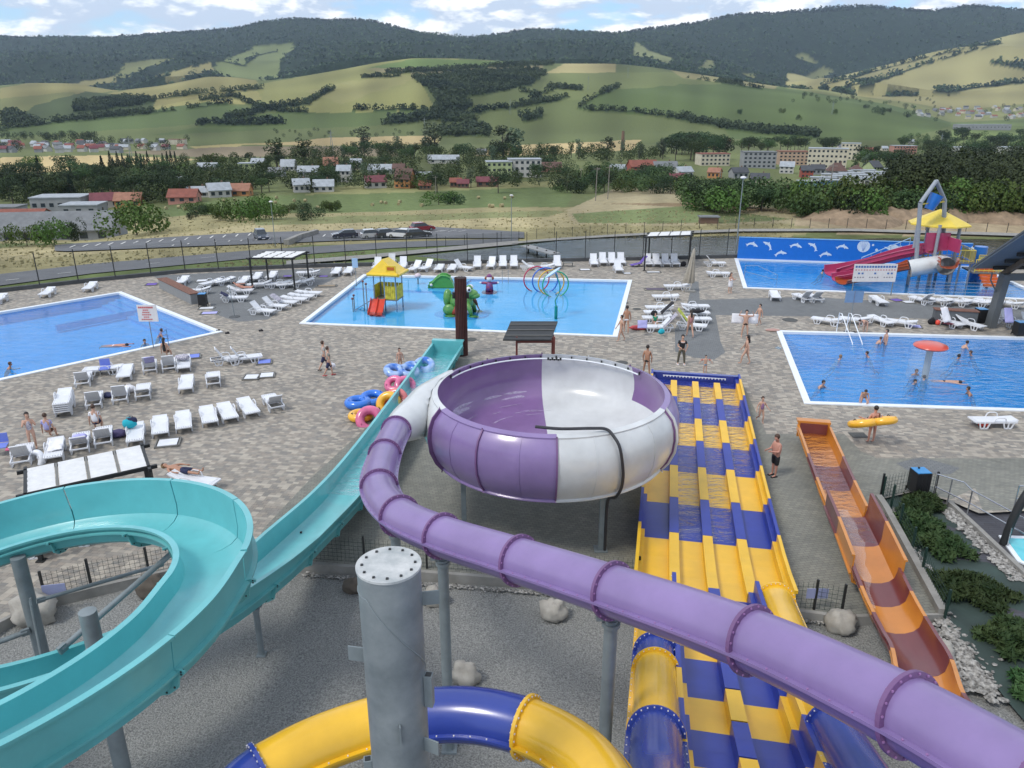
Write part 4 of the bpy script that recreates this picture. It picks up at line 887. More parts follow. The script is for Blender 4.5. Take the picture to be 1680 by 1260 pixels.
mb = MB(); mb.box(e_ + Vector((-.02, -.06, .36)), (1.1, .05, .44), rz=R(-12)); mb.build('end_pad', MAROON, og)
mb = MB(); vs = []
for i in range(25):
    p = opt(oIs[4] * i / 24); s_ = Vector((.977, -.21, 0))
    vs += [p - s_ * .52 + Vector((0, 0, .16)), p + s_ * .52 + Vector((0, 0, .16))]
mb.add(vs, [(2 * i, 2 * i + 1, 2 * i + 3, 2 * i + 2) for i in range(24)]); mb.build('water', RIPB, og, fix=False)
FOAM = mat('white_foam', (0.75, 0.72, 0.72), 0.6, var=0.3, vs=9, alpha=0.17, bump=.5)
mb = MB(); vs = []
for i in range(40):
    f = i / 39; p = opt(np.interp(f, [0, 1], [oI(845), oI(1010)])); w_ = (.22 * math.sin(PI * min(1, f + .15)) + .05) * (1 + .5 * noise.noise((f * 9, 1, 1))); s_ = Vector((.977, -.21, 0)); o_ = -.05 - .3 * f + .12 * noise.noise((f * 6, 4, 2))
    vs += [p + s_ * (o_ - w_) + Vector((0, 0, .19)), p + s_ * (o_ + w_) + Vector((0, 0, .19))]
mb.add(vs, [(2 * i, 2 * i + 1, 2 * i + 3, 2 * i + 2) for i in range(39)]); mb.build('foam', FOAM, og, fix=False)
for Y in (1075, 1165): 
    mb = MB(); p = opt(oI(Y)); mb.tube([(p.x, p.y, -.26), (p.x, p.y, p.z - .02)], .08, 10); mb.build('leg', STEEL, og, smooth=True)
# ---------------------------------------------------------------- sun loungers
def make_lounger():
    t = thing('sun_lounger', 'x', 'sun lounger'); fl = MB()
    fl.box((-.30, 0, .335), (1.05, .56, .035)); 
    for k in range(6): fl.box((-.89, -.235 + k * .094, .335), (.14, .06, .03))
    for k in range(5): fl.box((-.30, -.2 + k * .1, .354), (.9, .012, .006))
    fl.box((-.97, 0, .33), (.05, .62, .05)); fl.build('seat', WHITE, t)
    b = MB(); b.box((.36, 0, 0), (.70, .54, .03)); b.box((.72, 0, 0), (.05, .60, .045))
    for k in (-1, 1): b.box((.36, k * .28, 0), (.72, .04, .05))
    for k in range(6): b.box((.36, -.22 + k * .088, -.022), (.62, .02, .012))
    bo = b.build('backrest', WHITE, t); bo.location = (.22, 0, .335)
    fr = MB()
    for s in (-1, 1):
        fr.box((-.02, s * .315, .315), (1.86, .05, .075)); fr.bar((.22, s * .315, .33), (.9, s * .315, .33), .05, .05)
    fr.box((.9, 0, .32), (.05, .62, .05)); fr.box((.2, 0, .31), (.05, .6, .05)); fr.build('frame', WHITE, t)
    for x in (-.55, .52):
        for s in (-1, 1):
            l = MB(); y = s * .325
            for a, c in (((x - .24, y, .31), (x - .15, y, .03)), ((x - .15, y, .03), (x + .15, y, .03)), ((x + .15, y, .03), (x + .24, y, .31)), ((x, y, .03), (x, y, .30))): l.bar(a, c, .045, .05)
            l.build('leg', WHITE, t)
    for s in (-1, 1):
        a = MB(); a.tube([(-.16, s * .34, .34), (-.10, s * .345, .50), (0, s * .35, .545), (.22, s * .35, .545), (.33, s * .345, .50), (.38, s * .34, .34)], .024, 6); a.build('armrest', WHITE, t, smooth=True)
    return t
LOU = make_lounger(); first_l = [True]
def lounger(u, v, yaw, back, label, group=None, z=0.0, sc=1.0, loc=None):
    p = loc if loc is not None else G(u, v, .25 + z)
    r = copy_tree(LOU); r.location = (p[0], p[1], z); r.rotation_euler = (0, 0, R(yaw)); r.scale = (sc, sc, sc); r['label'] = label
    r['group'] = group or 'white sun loungers on the pool deck'
    for c in r.children:
        if c.name.startswith('backrest'): c.rotation_euler = (0, -R(back), 0)
    return r
WL_ = 'white sun lounger '
LL = [
 # front row by the turquoise slide: u, v, yaw, back, label
 (37, 746, 295, 52, WL_ + 'seen from behind, raised back, beside the white swim ring'),
 (90, 738, 115, 8, WL_ + 'under a crumpled white towel, by the swim ring'),
 (132, 726, 295, 40, WL_ + 'with a lilac towel over its raised back'),
 (170, 716, 295, 48, WL_ + 'whose raised back hides the person in a white shirt'),
 (223, 712, 112, 8, WL_ + 'with a turquoise bag on its far end'),
 (263, 700, 113, 8, 'flat white sun lounger with a folded low table lying at its near end'),
 (301, 692, 113, 8, 'flat white sun lounger, second after the turquoise bag'),
 (342, 683, 116, 8, 'flat white sun lounger, third after the turquoise bag'),
 (373, 677, 120, 8, 'flat white sun lounger with one armrest showing, fourth after the turquoise bag'),
 (407, 669, 122, 10, 'flat white sun lounger turned slightly, next to the last one of the front row'),
 (448, 660, 300, 42, WL_ + 'with raised back, last of the front row towards the swim rings'),
 (155, 656, 293, 50, WL_ + 'with raised back, just beside the stack of loungers'),
 (198, 648, 292, 55, WL_ + 'with raised back and dark blue clothes and a white bag beside it'),
 (235, 642, 292, 26, WL_ + 'half raised, beside the one with the white bag'),
 (306, 630, 108, 8, 'flat white sun lounger standing alone between two rows'),
 (350, 622, 290, 28, WL_ + 'half raised, standing alone near the low tables'),
 (137, 622, 292, 46, WL_ + 'with raised back in front of the blue folding chair'),
 (170, 606, 12, 6, WL_ + 'lying sideways along the edge of the left pool'),
 (206, 611, 108, 6, 'flat white sun lounger beside the blue folding chair'),
 (246, 601, 293, 58, WL_ + 'with raised back under a lilac towel near the pool warning sign'),
 (277, 598, 293, 55, WL_ + 'with raised back and a dark haired person sitting behind it'),
 (302, 597, 110, 14, WL_ + 'heaped with dark and patterned clothes near the pool corner'),
 (374, 589, 205, 58, WL_ + 'with raised back, first of a pair by the blue low table'),
 (400, 588, 205, 58, WL_ + 'with raised back, second of a pair, closest to the blue low table'),
 (318, 790, 165, 18, WL_ + 'carrying a man lying in dark shorts behind the turquoise slide'),
 (112, 880, 190, 10, WL_ + 'seen through the turquoise loop under the pergola'),
 (30, 900, 190, 10, WL_ + 'half hidden by the column inside the turquoise loop'),
 # upper left area
 (78, 480, 100, 12, 'flat white sun lounger beyond the left pool, nearer the picture edge'),
 (148, 471, 100, 12, 'flat white sun lounger alone behind the far edge of the left pool'),
 (-2, 491, 100, 12, 'white sun lounger cut off by the picture edge beyond the left pool'),
 (300, 461, 95, 12, 'flat white sun lounger behind the brown topped bench'),
 (347, 464, 60, 8, 'flat white sun lounger turned towards the pergola, behind the bench'),
 (368, 461, 60, 8, 'flat white sun lounger second from the bench, before the pergola'),
 (400, 461, 92, 10, WL_ + 'with a lilac cushion behind its head by the pergola post'),
 (421, 455, 92, 12, 'flat white sun lounger behind the dark pergola on the far side of the deck'),
 (446, 453, 92, 12, 'white sun lounger between the rear posts of the far pergola'),
 (427, 467, 15, 20, WL_ + 'under the far pergola beside its front post'),
 (457, 466, 20, 10, WL_ + 'under the middle of the far pergola'),
 (474, 467, 20, 14, WL_ + 'under the far pergola by its second front post'),
 (496, 463, 25, 14, WL_ + 'half outside the far pergola roof'),
 (506, 448, 0, 12, 'white sun lounger lying sideways between pergola and fence'),
 (552, 446, 90, 10, 'flat white sun lounger by the fence, one of two before the play tower'),
 (572, 445, 90, 10, 'flat white sun lounger by the fence beside the small blue sign'),
 (325, 477, 10, 16, WL_ + 'partly hidden behind the brown topped bench'),
 (384, 489, 185, 22, WL_ + 'with a dark towel, in front of the sunbather'),
 (394, 477, 185, 24, WL_ + 'with a sunbather in pink lying on it'),
 (430, 510, 165, 48, WL_ + 'with raised back, nearest of the slanting row beside the kids pool'),
 (450, 502, 165, 46, WL_ + 'with raised back, second nearest of the slanting row'),
 (466, 496, 168, 30, WL_ + 'with a patterned towel over its back in the slanting row'),
 (482, 491, 170, 10, 'flat white sun lounger with a lilac cushion in the slanting row'),
 (494, 486, 172, 8, 'flat white sun lounger, next to last of the slanting row'),
 (506, 481, 175, 8, 'flat white sun lounger, farthest of the slanting row'),
 # far row behind the kids pool
 (619, 437, 88, 62, 'upright white sun lounger just left of the yellow tower roof'),
 (642, 431, 88, 60, 'upright white sun lounger hidden behind the yellow tower roof'),
 (661, 436, 90, 62, 'upright white sun lounger with a bluish back behind the play tower'),
 (681, 440, 70, 40, WL_ + 'reclining, first of two leaning together behind the kids pool'),
 (700, 439, 66, 48, WL_ + 'reclining, second of two leaning together behind the kids pool'),
 (721, 440, 84, 8, 'flat white sun lounger behind the green slide, first of two'),
 (742, 440, 84, 8, 'flat white sun lounger behind the green slide, second of two'),
 (759, 439, 150, 52, WL_ + 'seen side on with grey back beside the ribbed brown column'),
 (783, 435, 90, 62, 'upright white sun lounger standing alone right of the ribbed column'),
 (806, 435, 82, 50, 'upright white sun lounger leaning back near the pool rail'),
 (825, 434, 90, 58, 'upright white sun lounger directly behind the pool rail'),
 (843, 434, 90, 60, 'upright white sun lounger with a dark bag on its back'),
 (871, 438, 175, 40, WL_ + 'side on with its back raised behind the water hoops'),
 (892, 438, 5, 14, WL_ + 'side on and flat behind the water hoops'),
 (914, 434, 90, 62, 'upright white sun lounger right above the coloured hoops'),
 (974, 431, 90, 60, 'upright white sun lounger, first in the block of five by the pond fence'),
 (989, 429, 90, 62, 'upright white sun lounger, second in the block of five by the pond fence'),
 (1004, 429, 90, 62, 'upright white sun lounger, third in the block of five by the pond fence'),
 (1019, 429, 90, 62, 'upright white sun lounger, fourth in the block of five by the pond fence'),
 (1014, 441, 92, 58, 'upright white sun lounger standing in front of the block by the pond fence'),
 (1063, 431, 90, 60, 'upright white sun lounger under the pond pergola beside the blue chair'),
 (1077, 431, 90, 60, 'upright white sun lounger, second under the pond pergola'),
 (1092, 431, 90, 60, 'upright white sun lounger with a patterned towel under the pond pergola'),
 (1107, 431, 90, 60, 'upright white sun lounger, last under the pond pergola beside the black bag'),
 (1172, 432, 180, 50, WL_ + 'side on with raised back beside the dolphin wall'),
 (1178, 449, 180, 6, 'flat white sun lounger side on beside the woman in a towel'),
 # around the umbrella
 (1110, 470, 0, 8, WL_ + 'side on behind the closed parasol'),
 (1092, 487, 0, 6, 'flat white sun lounger side on in front of the closed parasol'),
 (1082, 505, 0, 10, 'flat white sun lounger, back one of the towel covered cluster'),
 (1080, 513, 0, 35, WL_ + 'with a black jacket over its raised back in the cluster'),
 (1078, 522, 0, 12, WL_ + 'with a black rucksack on it in the cluster'),
 (1080, 537, 0, 50, WL_ + 'carrying a child in green, nearest of the cluster'),
 (1140, 503, 180, 8, 'flat white sun lounger, farthest on the path side of the cluster'),
 (1140, 514, 180, 30, WL_ + 'with a light cloth on its back in the cluster'),
 (1142, 524, 180, 8, WL_ + 'with dark bags on it on the path side of the cluster'),
 (1134, 534, 160, 52, WL_ + 'with yellow green towel over its raised back in the cluster'),
 # in front of the slide pool
 (1271, 485, 80, 8, 'flat white sun lounger near the corner of the slide pool'),
 (1317, 488, 285, 48, WL_ + 'with raised back, first of a pair below the slide pool'),
 (1335, 488, 280, 44, WL_ + 'with raised back, second of a pair below the slide pool'),
 (1441, 493, 92, 6, 'flat white sun lounger below the big notice board'),
 (1512, 492, 290, 44, WL_ + 'with raised back next to the small white mat below the slide pool'),
 (1541, 494, 305, 14, 'reclined white sun lounger, first beyond the raised one below the slide pool'),
 (1570, 495, 305, 12, 'reclined white sun lounger, second beyond the raised one below the slide pool'),
 (1601, 496, 310, 8, 'flat white sun lounger just before the timber post of the pavilion'),
 (1622, 496, 310, 12, 'white sun lounger hidden behind the pavilion post'),
 (1655, 498, 310, 12, 'reclined white sun lounger beyond the pavilion post'),
 (1357, 526, 325, 14, 'reclined white sun lounger beside the steel pool ladder'),
 (1402, 525, 335, 16, 'reclined white sun lounger behind the double blue sign'),
 (1445, 526, 110, 6, 'flat white sun lounger above the two bathers at the pool edge'),
 (1478, 529, 325, 12, 'reclined white sun lounger with a lilac mat beside it'),
 (1557, 529, 110, 50, WL_ + 'with a white towel hanging over its raised back by the dark bench'),
 (1590, 532, 118, 34, WL_ + 'with raised back and no towel beside the pavilion post'),
 (1655, 528, 90, 55, WL_ + 'with lilac and navy towels behind the pavilion post'),
 (1690, 532, 90, 50, WL_ + 'cut by the picture edge with a black bag on it'),
 (1629, 691, 0, 4, 'large flat white sun lounger side on below the rippled pool'),
]
for q in LL:
    u, v, yaw, back, lab = q[:5]; lab = lab.replace(WL_ + 'seen', 'white sun lounger seen'); 
    lounger(u, v, yaw, back, lab)
for k in range(5):
    lounger(0, 0, 112, 10, ('bottom', 'second', 'middle', 'fourth', 'top')[k] + (' white sun lounger ' if k in (0, 2, 4) else ' white sun lounger from the ground ') + 'of the neat stack beyond the front row', 'stacked white loungers', z=k * .095, loc=G(107, 668, .2) + Vector((0, 0, 0)))
kill(LOU)
# ---------------------------------------------------------------- small furniture
LILAC = mat('lilac_cloth', (0.38, 0.38, 0.68), 0.9); NAVY = mat('navy_cloth', (0.02, 0.025, 0.07), 0.9, var=.3); WCLOTH = mat('white_cloth', (0.72, 0.72, 0.76), 0.9); BLACKC = mat('black_cloth', (0.012, 0.012, 0.016), 0.9)
TURQ = mat('turquoise_cloth', (0.01, 0.36, 0.46), 0.8); LIME = mat('lime_cloth', (0.40, 0.45, 0.08), 0.9, var=.3, vs=9); REDC = mat('red_cloth', (0.45, 0.07, 0.08), 0.9); PATT = mat('patterned_cloth', (0.12, 0.12, 0.2), 0.9, vs=14, col2=(0.6, 0.58, 0.62)); PURPC = mat('purple_canvas', (0.13, 0.08, 0.35), 0.8)
BROWNW = mat('brown_wood', (0.16, 0.07, 0.045), 0.7, var=.3, vs=6); GREYF = mat('grey_frame', (0.16, 0.16, 0.15), 0.6)
def cloth(name, label, u, v, w, d, m, z=.42, rz=0, cat='towel', droop=.0, n=9, amp=.035, tilt=0.0, group=None):
    p = G(u, v, z); t = MB(); vs = []
    for i in range(n):
        for j in range(n):
            x = -w / 2 + w * i / (n - 1); y = -d / 2 + d * j / (n - 1); h = amp * noise.noise((x * 5 + u, y * 5, v * .1)) + amp * .7 * noise.noise((x * 11, y * 11 + u, 2)) + x * math.tan(tilt)
            e = max(abs(x) / (w / 2), abs(y) / (d / 2)); h -= droop * max(0, e - .7) / .3
            vs.append((x + .03 * noise.noise((x * 3, y * 3, u)), y + .04 * noise.noise((y * 4, x * 3, v)), h + .03))
    t.add(vs, [(i * n + j, (i + 1) * n + j, (i + 1) * n + j + 1, i * n + j + 1) for i in range(n - 1) for j in range(n - 1)])
    o = t.build(name, m, smooth='all', fix=False); o.location = p; o.rotation_euler = (0, 0, rz)
    md = o.modifiers.new('thickness', 'SOLIDIFY'); md.thickness = .025; return tag(o, label, cat, group)
def blob(name, label, u, v, r, m, z=.4, sc=(1, .8, .8), cat='bag', amp=.25):
    p = G(u, v, z); t = MB(); t.ball((0, 0, r * sc[2] * .9), r, 14, 9, sc); o = t.build(name, m, smooth='all'); 
    for q in o.data.vertices: q.co *= 1 + amp * noise.noise(q.co * 5 + Vector((u, v, 0)))
    o.location = (p.x, p.y, z); return tag(o, label, cat)
def bag(label, u, v, r, m, z=.4, rz=0.3):
    t = thing('bag', label, 'bag', (*G(u, v, z).xy, z), rz); b = MB(); b.ball((0, 0, r * .8), r, 12, 8, (1.2, .7, .85)); bo = b.build('body', m, t, smooth='all')
    for q in bo.data.vertices: q.co *= 1 + .15 * noise.noise(q.co * 7)
    h = MB(); h.tube([(-.5 * r, 0, r * 1.3), (-.3 * r, 0, r * 1.9), (.3 * r, 0, r * 1.9), (.5 * r, 0, r * 1.3)], .015, 6); h.build('handle', m, t); return t
cloth('towel', 'crumpled white and blue towel on the flat lounger behind the swim ring', 92, 730, 1.2, .55, WCLOTH, .4, R(115), amp=.08)
cloth('towel', 'lilac towel folded over the raised back left of the pergola', 129, 714, .28, .60, LILAC, .82, R(295), droop=.12)
bag('turquoise bag standing on the far end of a white lounger', 214, 702, .26, TURQ, .4)
bag('dark navy rucksack leaning behind the turquoise bag', 217, 696, .2, NAVY, .55)
blob('clothes_heap', 'dark blue clothes heaped on the paving beside a raised lounger', 179, 651, .33, NAVY, 0, (1.2, .9, .35), 'clothes')
bag('white bag on the paving beside a raised lounger', 213, 644, .24, WCLOTH, 0)
blob('clothes_heap', 'purple and black clothes on the paving beside the person in white', 192, 716, .4, mat('plum_cloth', (0.06, 0.05, 0.12), .9), 0, (1.2, .8, .4), 'clothes')
cloth('towel', 'lilac towel hanging over the back near the pool warning sign', 245, 591, .6, .5, LILAC, .80, R(295), tilt=R(40))
blob('clothes_heap', 'dark blue and white clothes heaped on the lounger near the pool corner', 300, 590, .3, PATT, .42, (1.3, .9, .5), 'clothes')
cloth('towel', 'pink towel over the head of the lounger by the picture edge', 21, 736, .5, .3, mat('pink_cloth', (.5, .1, .2), .9), .6, R(20))
def mattable(label, u, v, rz, m, w=.75, d=.6, h=.06, name='low_table'):
    t = thing(name, label, 'low table', G(u, v, 0), R(rz)); b = MB()
    for s in (-1, 1): b.box((0, s * d / 2, h), (w, .05, .05)); b.box((s * w / 2, 0, h), (.05, d, .05))
    b.build('frame', GREYF, t); b = MB(); b.box((0, 0, h + .01), (w * .82, d * .82, .03)); b.build('table_top', m, t); 
    for sx in (-1, 1):
        for sy in (-1, 1): b = MB(); b.box((sx * w / 2, sy * d / 2, h / 2), (.05, .05, h)); b.build('leg', GREYF, t)
    return t
LBLUE = mat('blue_canvas', (0.16, 0.22, 0.62), .8)
mattable('low white table with grey frame lying by the front row of loungers', 276, 728, 15, WHITE, .95, .85)
mattable('low white table, one of two side by side, the one nearer the loungers', 413, 620, 5, WHITE, .8, .8)
mattable('low white table, one of two side by side, nearer the swim rings', 438, 617, 12, WHITE, .8, .8)
mattable('low table with a blue top between loungers and walking couple', 434, 595, 15, LBLUE, .8, .8)
mattable('blue mat folded beside the heap of clothes near the pool corner', 318, 586, 20, LBLUE, .75, .8)
mattable('lilac mat lying below the brown topped bench', 344, 514, 10, LILAC, 1.2, .7, .02)
mattable('white mat lying below the brown topped bench', 339, 506, 10, WHITE, 1.1, .6, .02)
mattable('purple mat lying left of the brown topped bench', 249, 467, 12, PURPC, .9, .9, .03)
mattable('purple mat lying right of the far pergola', 531, 454, 5, PURPC, .8, .6, .03)
mattable('white mat lying behind the brown topped bench', 331, 461, 10, WHITE, .9, .8, .03)
mattable('low purple table under the far pergola', 472, 456, 5, PURPC, .8, .6, .15)
mattable('white mat on the paving before the block of five loungers', 960, 443, 5, WHITE, 1.0, .6, .03)
mattable('white mat lying between the block of five and the pergola', 1029, 449, 5, WHITE, .7, .5, .03)
mattable('white mat lying under the pond pergola edge', 1072, 447, 2, WHITE, 1.3, .45, .03)
mattable('grey low table beyond the hoops of the kids pool', 932, 437, 0, GREYF, .8, .6, .35)
mattable('dark purple mat lying beside the parasol loungers', 1075, 475, 0, mat('dusky_canvas', (0.10, 0.08, 0.12), .8), 1.7, .7, .03)
mattable('purple framed mat below the slide pool', 1471, 493, 15, PURPC, .8, .8, .03)
mattable('small white mat next to the purple one below the slide pool', 1490, 496, 5, WHITE, .8, .7, .03)
mattable('lilac mat lying beside a reclined lounger above the rippled pool', 1500, 536, -18, LILAC, .9, .8, .03)
mattable('tan mat on the deck beside the slanting row of loungers', 536, 470, 5, mat('tan_canvas', (.25, .2, .14), .9), 1.6, .6, .05)
def fold_chair(label, u, v, rz, m):
    t = thing('folding_chair', label, 'folding chair', G(u, v, 0), R(rz)); b = MB(); b.box((0, 0, .38), (.55, .5, .03)); b.build('seat', m, t); b = MB(); b.box((.3, 0, .62), (.03, .5, .4)); b.build('backrest', m, t)
    for sx in (-1, 1):
        for sy in (-1, 1): q = MB(); q.bar((sx * .25, sy * .24, 0), (-sx * .2, sy * .24, .38), .03); q.build('leg', GREYF, t)
    return t
fold_chair('small blue folding chair between two loungers near the left pool', 174, 615, 110, LBLUE)
fold_chair('blue folding chair at the picture edge by the seated bather', 4, 745, 110, LBLUE)
t = thing('beach_chair', 'low purple beach chair beside the pond pergola', 'beach chair', G(1050, 437, 0), R(10)); b = MB(); b.bar((-.9, 0, .15), (0, 0, .3), .6, .03); b.build('seat', PURPC, t); b = MB(); b.bar((0, 0, .3), (.55, 0, .95), .6, .03); b.build('backrest', PURPC, t); b = MB()
for s in (-1, 1): b.bar((-.6, s * .3, 0), (.1, s * .3, .35), .04); b.bar((.1, s * .3, 0), (-.3, s * .3, .3), .04)
b.build('frame', BLACK, t)
# bench, bins
def long_bench(label, a, b, w, h, side=GREYF):
    a = Vector(a); b = Vector(b); t = thing('long_bench', label, 'bench', (a + b) / 2, math.atan2((b - a).y, (b - a).x)); l = (b - a).length
    q = MB(); q.box((0, 0, h / 2), (l - .1, w - .12, h)); q.build('base', side, t); q = MB()
    for k in range(5): q.box((0, -w / 2 + w * (k + .5) / 5, h + .03), (l, w / 5 - .012, .05))
    q.build('seat', BROWNW, t); return t
DCL = mat('dark_cladding', (0.10, 0.11, 0.12), .7)
long_bench('long grey bench with a brown slatted top on the far deck', G(268, 472), G(322, 499), .75, .75, mat('light_grey_cladding', (.22, .23, .24), .7))
long_bench('dark bench with a brown top beside the pavilion post', G(1528, 530), G(1600, 534), .7, .95, DCL)
def bin_(label, u, v, w, h, rz=0, top=(0.03, 0.22, 0.5)):
    t = thing('litter_bin', label, 'litter bin', G(u, v, 0), R(rz)); b = MB(); b.box((0, 0, h / 2 + .06), (w, w, h - .1)); 
    for k in range(7): b.box((-w / 2 + w * (k + .5) / 7, -w / 2 - .01, h / 2 + .06), (w / 9, .02, h - .14))
    b.build('body', mat('black_slats', (.012, .012, .014), .5), t); b = MB(); b.box((0, 0, h + .02), (w * .94, w * .94, .03)); b.build('liner', mat('blue_bin_liner', top, .35), t); 
    
    for s in (-1, 1):
        for q in (-1, 1): b = MB(); b.box((s * w * .5, q * w * .5, .1), (.04, .04, .2)); b.build('leg', BLACK, t)
    return t
bin_('black slatted litter bin with a blue liner beside the handrail', 1504, 809, .55, .92, 4)
bin_('dark litter bin with blue rim at the end of the brown topped bench', 334, 502, .55, .9, 8)
bin_('dark litter bin behind the timber bench by the pavilion', 1606, 531, .6, 1.0, 0, (.02, .03, .05))
bin_('blue grey litter bin at the picture edge by the rippled pool', 1671, 551, .6, .9, 0, (.3, .42, .5))
# pergolas
def pergola(label, P4, h, n=4, cross=4, canopy=None, beam=BLACK, low=0.0):
    # P4: front-left, front-right, back-right, back-left feet
    P4 = [Vector((p[0], p[1], 0)) for p in P4]; o = P4[0].copy(); P = [p - o for p in P4]; t = thing('pergola', label, 'pergola', o)
    hs = [h - low, h - low, h, h]
    for p, hh in zip(P, hs): q = MB(); q.box((p.x, p.y, hh / 2), (.12, .12, hh)); q.box((p.x, p.y, .02), (.25, .25, .03)); q.build('post', beam, t)
    T = [p + Vector((0, 0, hh)) for p, hh in zip(P, hs)]; q = MB()
    for a, b in ((0, 1), (1, 2), (2, 3), (3, 0)): d = (T[b] - T[a]).normalized() * .25; q.bar(T[a] - d, T[b] + d, .10, .12)
    q.build('frame', beam, t)
    for k in range(n):
        a0, a1 = k / n + .015, (k + 1) / n - .015; q = MB(); vs = []; m = 12
        for i in range(m + 1):
            f = i / m
            for a_ in (a0, a1): p = T[0].lerp(T[1], a_).lerp(T[3].lerp(T[2], a_), f); vs.append(p + Vector((0, 0, .08 - .05 * abs(math.sin(f * PI * cross)))))
        q.add(vs, [(2 * i, 2 * i + 1, 2 * i + 3, 2 * i + 2) for i in range(m)]); q.build('canopy', canopy or WCLOTH, t, fix=False)
    q = MB()
    for k in range(1, n): q.bar(T[0].lerp(T[1], k / n) + Vector((0, 0, .04)), T[3].lerp(T[2], k / n) + Vector((0, 0, .04)), .06)
    q.build('rafter', GREYF, t)
a, b, c = G(415, 475), G(484, 475), G(507, 463)
pergola('dark steel pergola with white canopy strips on the far left of the deck', [a, b, c, a + c - b], 2.45, canopy=mat('canopy_white', (.62, .63, .64), .8))
a, b, c = G(1057, 444), G(1129, 441), G(1131, 424)
pergola('dark steel pergola with white canopy by the pond fence', [a, b, c, a + c - b], 2.5, canopy=MT['canopy_white'], low=-.42)
bl, brr, fl = G(42, 773, 2.35), G(233, 733, 2.35), G(68, 920, 0); bl.z = brr.z = 0
pergola('dark pergola with ribbed white canopy behind the turquoise loop', [fl, fl + brr - bl, brr, bl], 2.35, cross=5, canopy=MT['canopy_white'])
# closed parasol
t = thing('closed_parasol', 'tall beige parasol folded shut among the loungers', 'parasol', G(1131, 478)); mb = MB(); mb.tube([(0, 0, 0), (.12, 0, 3.3)], .03, 8); mb.build('pole', WHITEP, t)
mb = MB(); pr = [(.02, 3.35), (.10, 3.2), (.16, 2.6), (.26, 1.6), (.38, .75), (.36, .7)]; mb.lathe(pr, 32)
o = mb.build('canopy', mat('beige_canvas', (.33, .30, .25), .9, var=.15, vs=5), t, smooth='all')
for q in o.data.vertices:
    a_ = math.atan2(q.co.y, q.co.x); k = 1 + .28 * math.cos(a_ * 7) * min(1, (3.4 - q.co.z)); q.co.x = q.co.x * k + q.co.z * .036 - (3.3 - q.co.z) * .06; q.co.y *= k
mb = MB(); mb.box((0, 0, .06), (.8, .8, .12)); mb.build('base', CONC, t)
# ---------------------------------------------------------------- swim rings
BLUEV = mat('blue_vinyl', (0.02, 0.16, 0.62), .25, coat=.5); BLUEW = mat('blue_white_vinyl', (0.02, 0.14, 0.55), .25, vs=2.2, col2=(.45, .6, .8), coat=.5, det=1); YELV = mat('yellow_vinyl', (0.80, 0.42, 0.03), .25, coat=.5); PINKV = mat('pink_vinyl', (0.62, 0.13, 0.27), .25, vs=2, var=.2, coat=.5); PINK2 = mat('salmon_vinyl', (0.62, 0.16, 0.16), .25, coat=.5)
def ring(label, pos, R0, r, m, tilt=(0, 0, 0), ctr=1, name='swim_ring', cat='swim ring'):
    t = thing(name, label, cat, pos, 0, 'swim rings heaped beside the turquoise slide' if 'held' not in label and 'white' not in label else None); t.rotation_euler = tilt; mb = MB(); k_ = 1 if 'held' in label or 'white swim' in label else 1.18; R0 *= k_; r *= k_
    offs = [0] if ctr == 1 else [-R0 * .95, R0 * .95]
    for o in offs:
        pts = [(o + R0 * math.cos(a), R0 * math.sin(a), r) for a in np.linspace(0, 2 * PI, 29)[:-1]]; mb.tube(pts, r, 14, close=True)
    mb.build('tube', m, t, smooth='all')
    for o in offs:
        for a in (0.6, 3.7):
            h = MB(); h.tube([(o + (R0 + .04) * math.cos(a - .15), (R0 + .04) * math.sin(a - .15), 2 * r - .01), (o + R0 * math.cos(a), R0 * math.sin(a), 2 * r + .05), (o + (R0 + .04) * math.cos(a + .15), (R0 + .04) * math.sin(a + .15), 2 * r - .01)], .018, 6); h.build('handle', BLACKC if m is YELV else m, t)
    return t
ring('blue and white double swim ring on top of the heap by the small girl', G(658, 614, .5) + Vector((0, 0, -.0)), .33, .17, BLUEW, (R(15), R(8), .35), 2)
ring('blue double swim ring behind, near the end of the turquoise slide', G(686, 607, .3), .33, .17, BLUEW, (R(25), R(-10), .5), 2)
ring('pink swim ring standing on edge against the turquoise slide', G(664, 636, .25), .32, .16, PINKV, (R(48), 0, .4))
ring('small pink swim ring wedged behind the yellow one', G(648, 633, .2), .28, .15, PINKV, (R(40), 0, -.3))
ring('yellow swim ring with red centre propped up at the front of the heap', G(640, 664, .12), .36, .18, YELV, (R(62), 0, -.15))
ring('salmon swim ring leaning right behind the yellow one', G(652, 658, .2), .36, .17, PINK2, (R(60), 0, -.25))
ring('pink doughnut swim ring propped up lowest in the heap', G(607, 690, .08), .38, .18, PINKV, (R(55), R(4), .15))
ring('blue swim ring lying flat at the outer side of the heap', G(588, 667, .0), .38, .18, BLUEV, (0, 0, .1))
ring('second blue swim ring half hidden behind the pink doughnut', G(612, 659, .05), .38, .17, BLUEV, (R(10), 0, .1))
ring('yellow swim ring mostly hidden under the pink doughnut', G(592, 688, .0), .34, .16, YELV, (0, 0, .1))
ring('white swim ring leaning against a lounger beside the standing woman', G(65, 756, .0), .34, .13, WHITE, (R(70), 0, -.5))
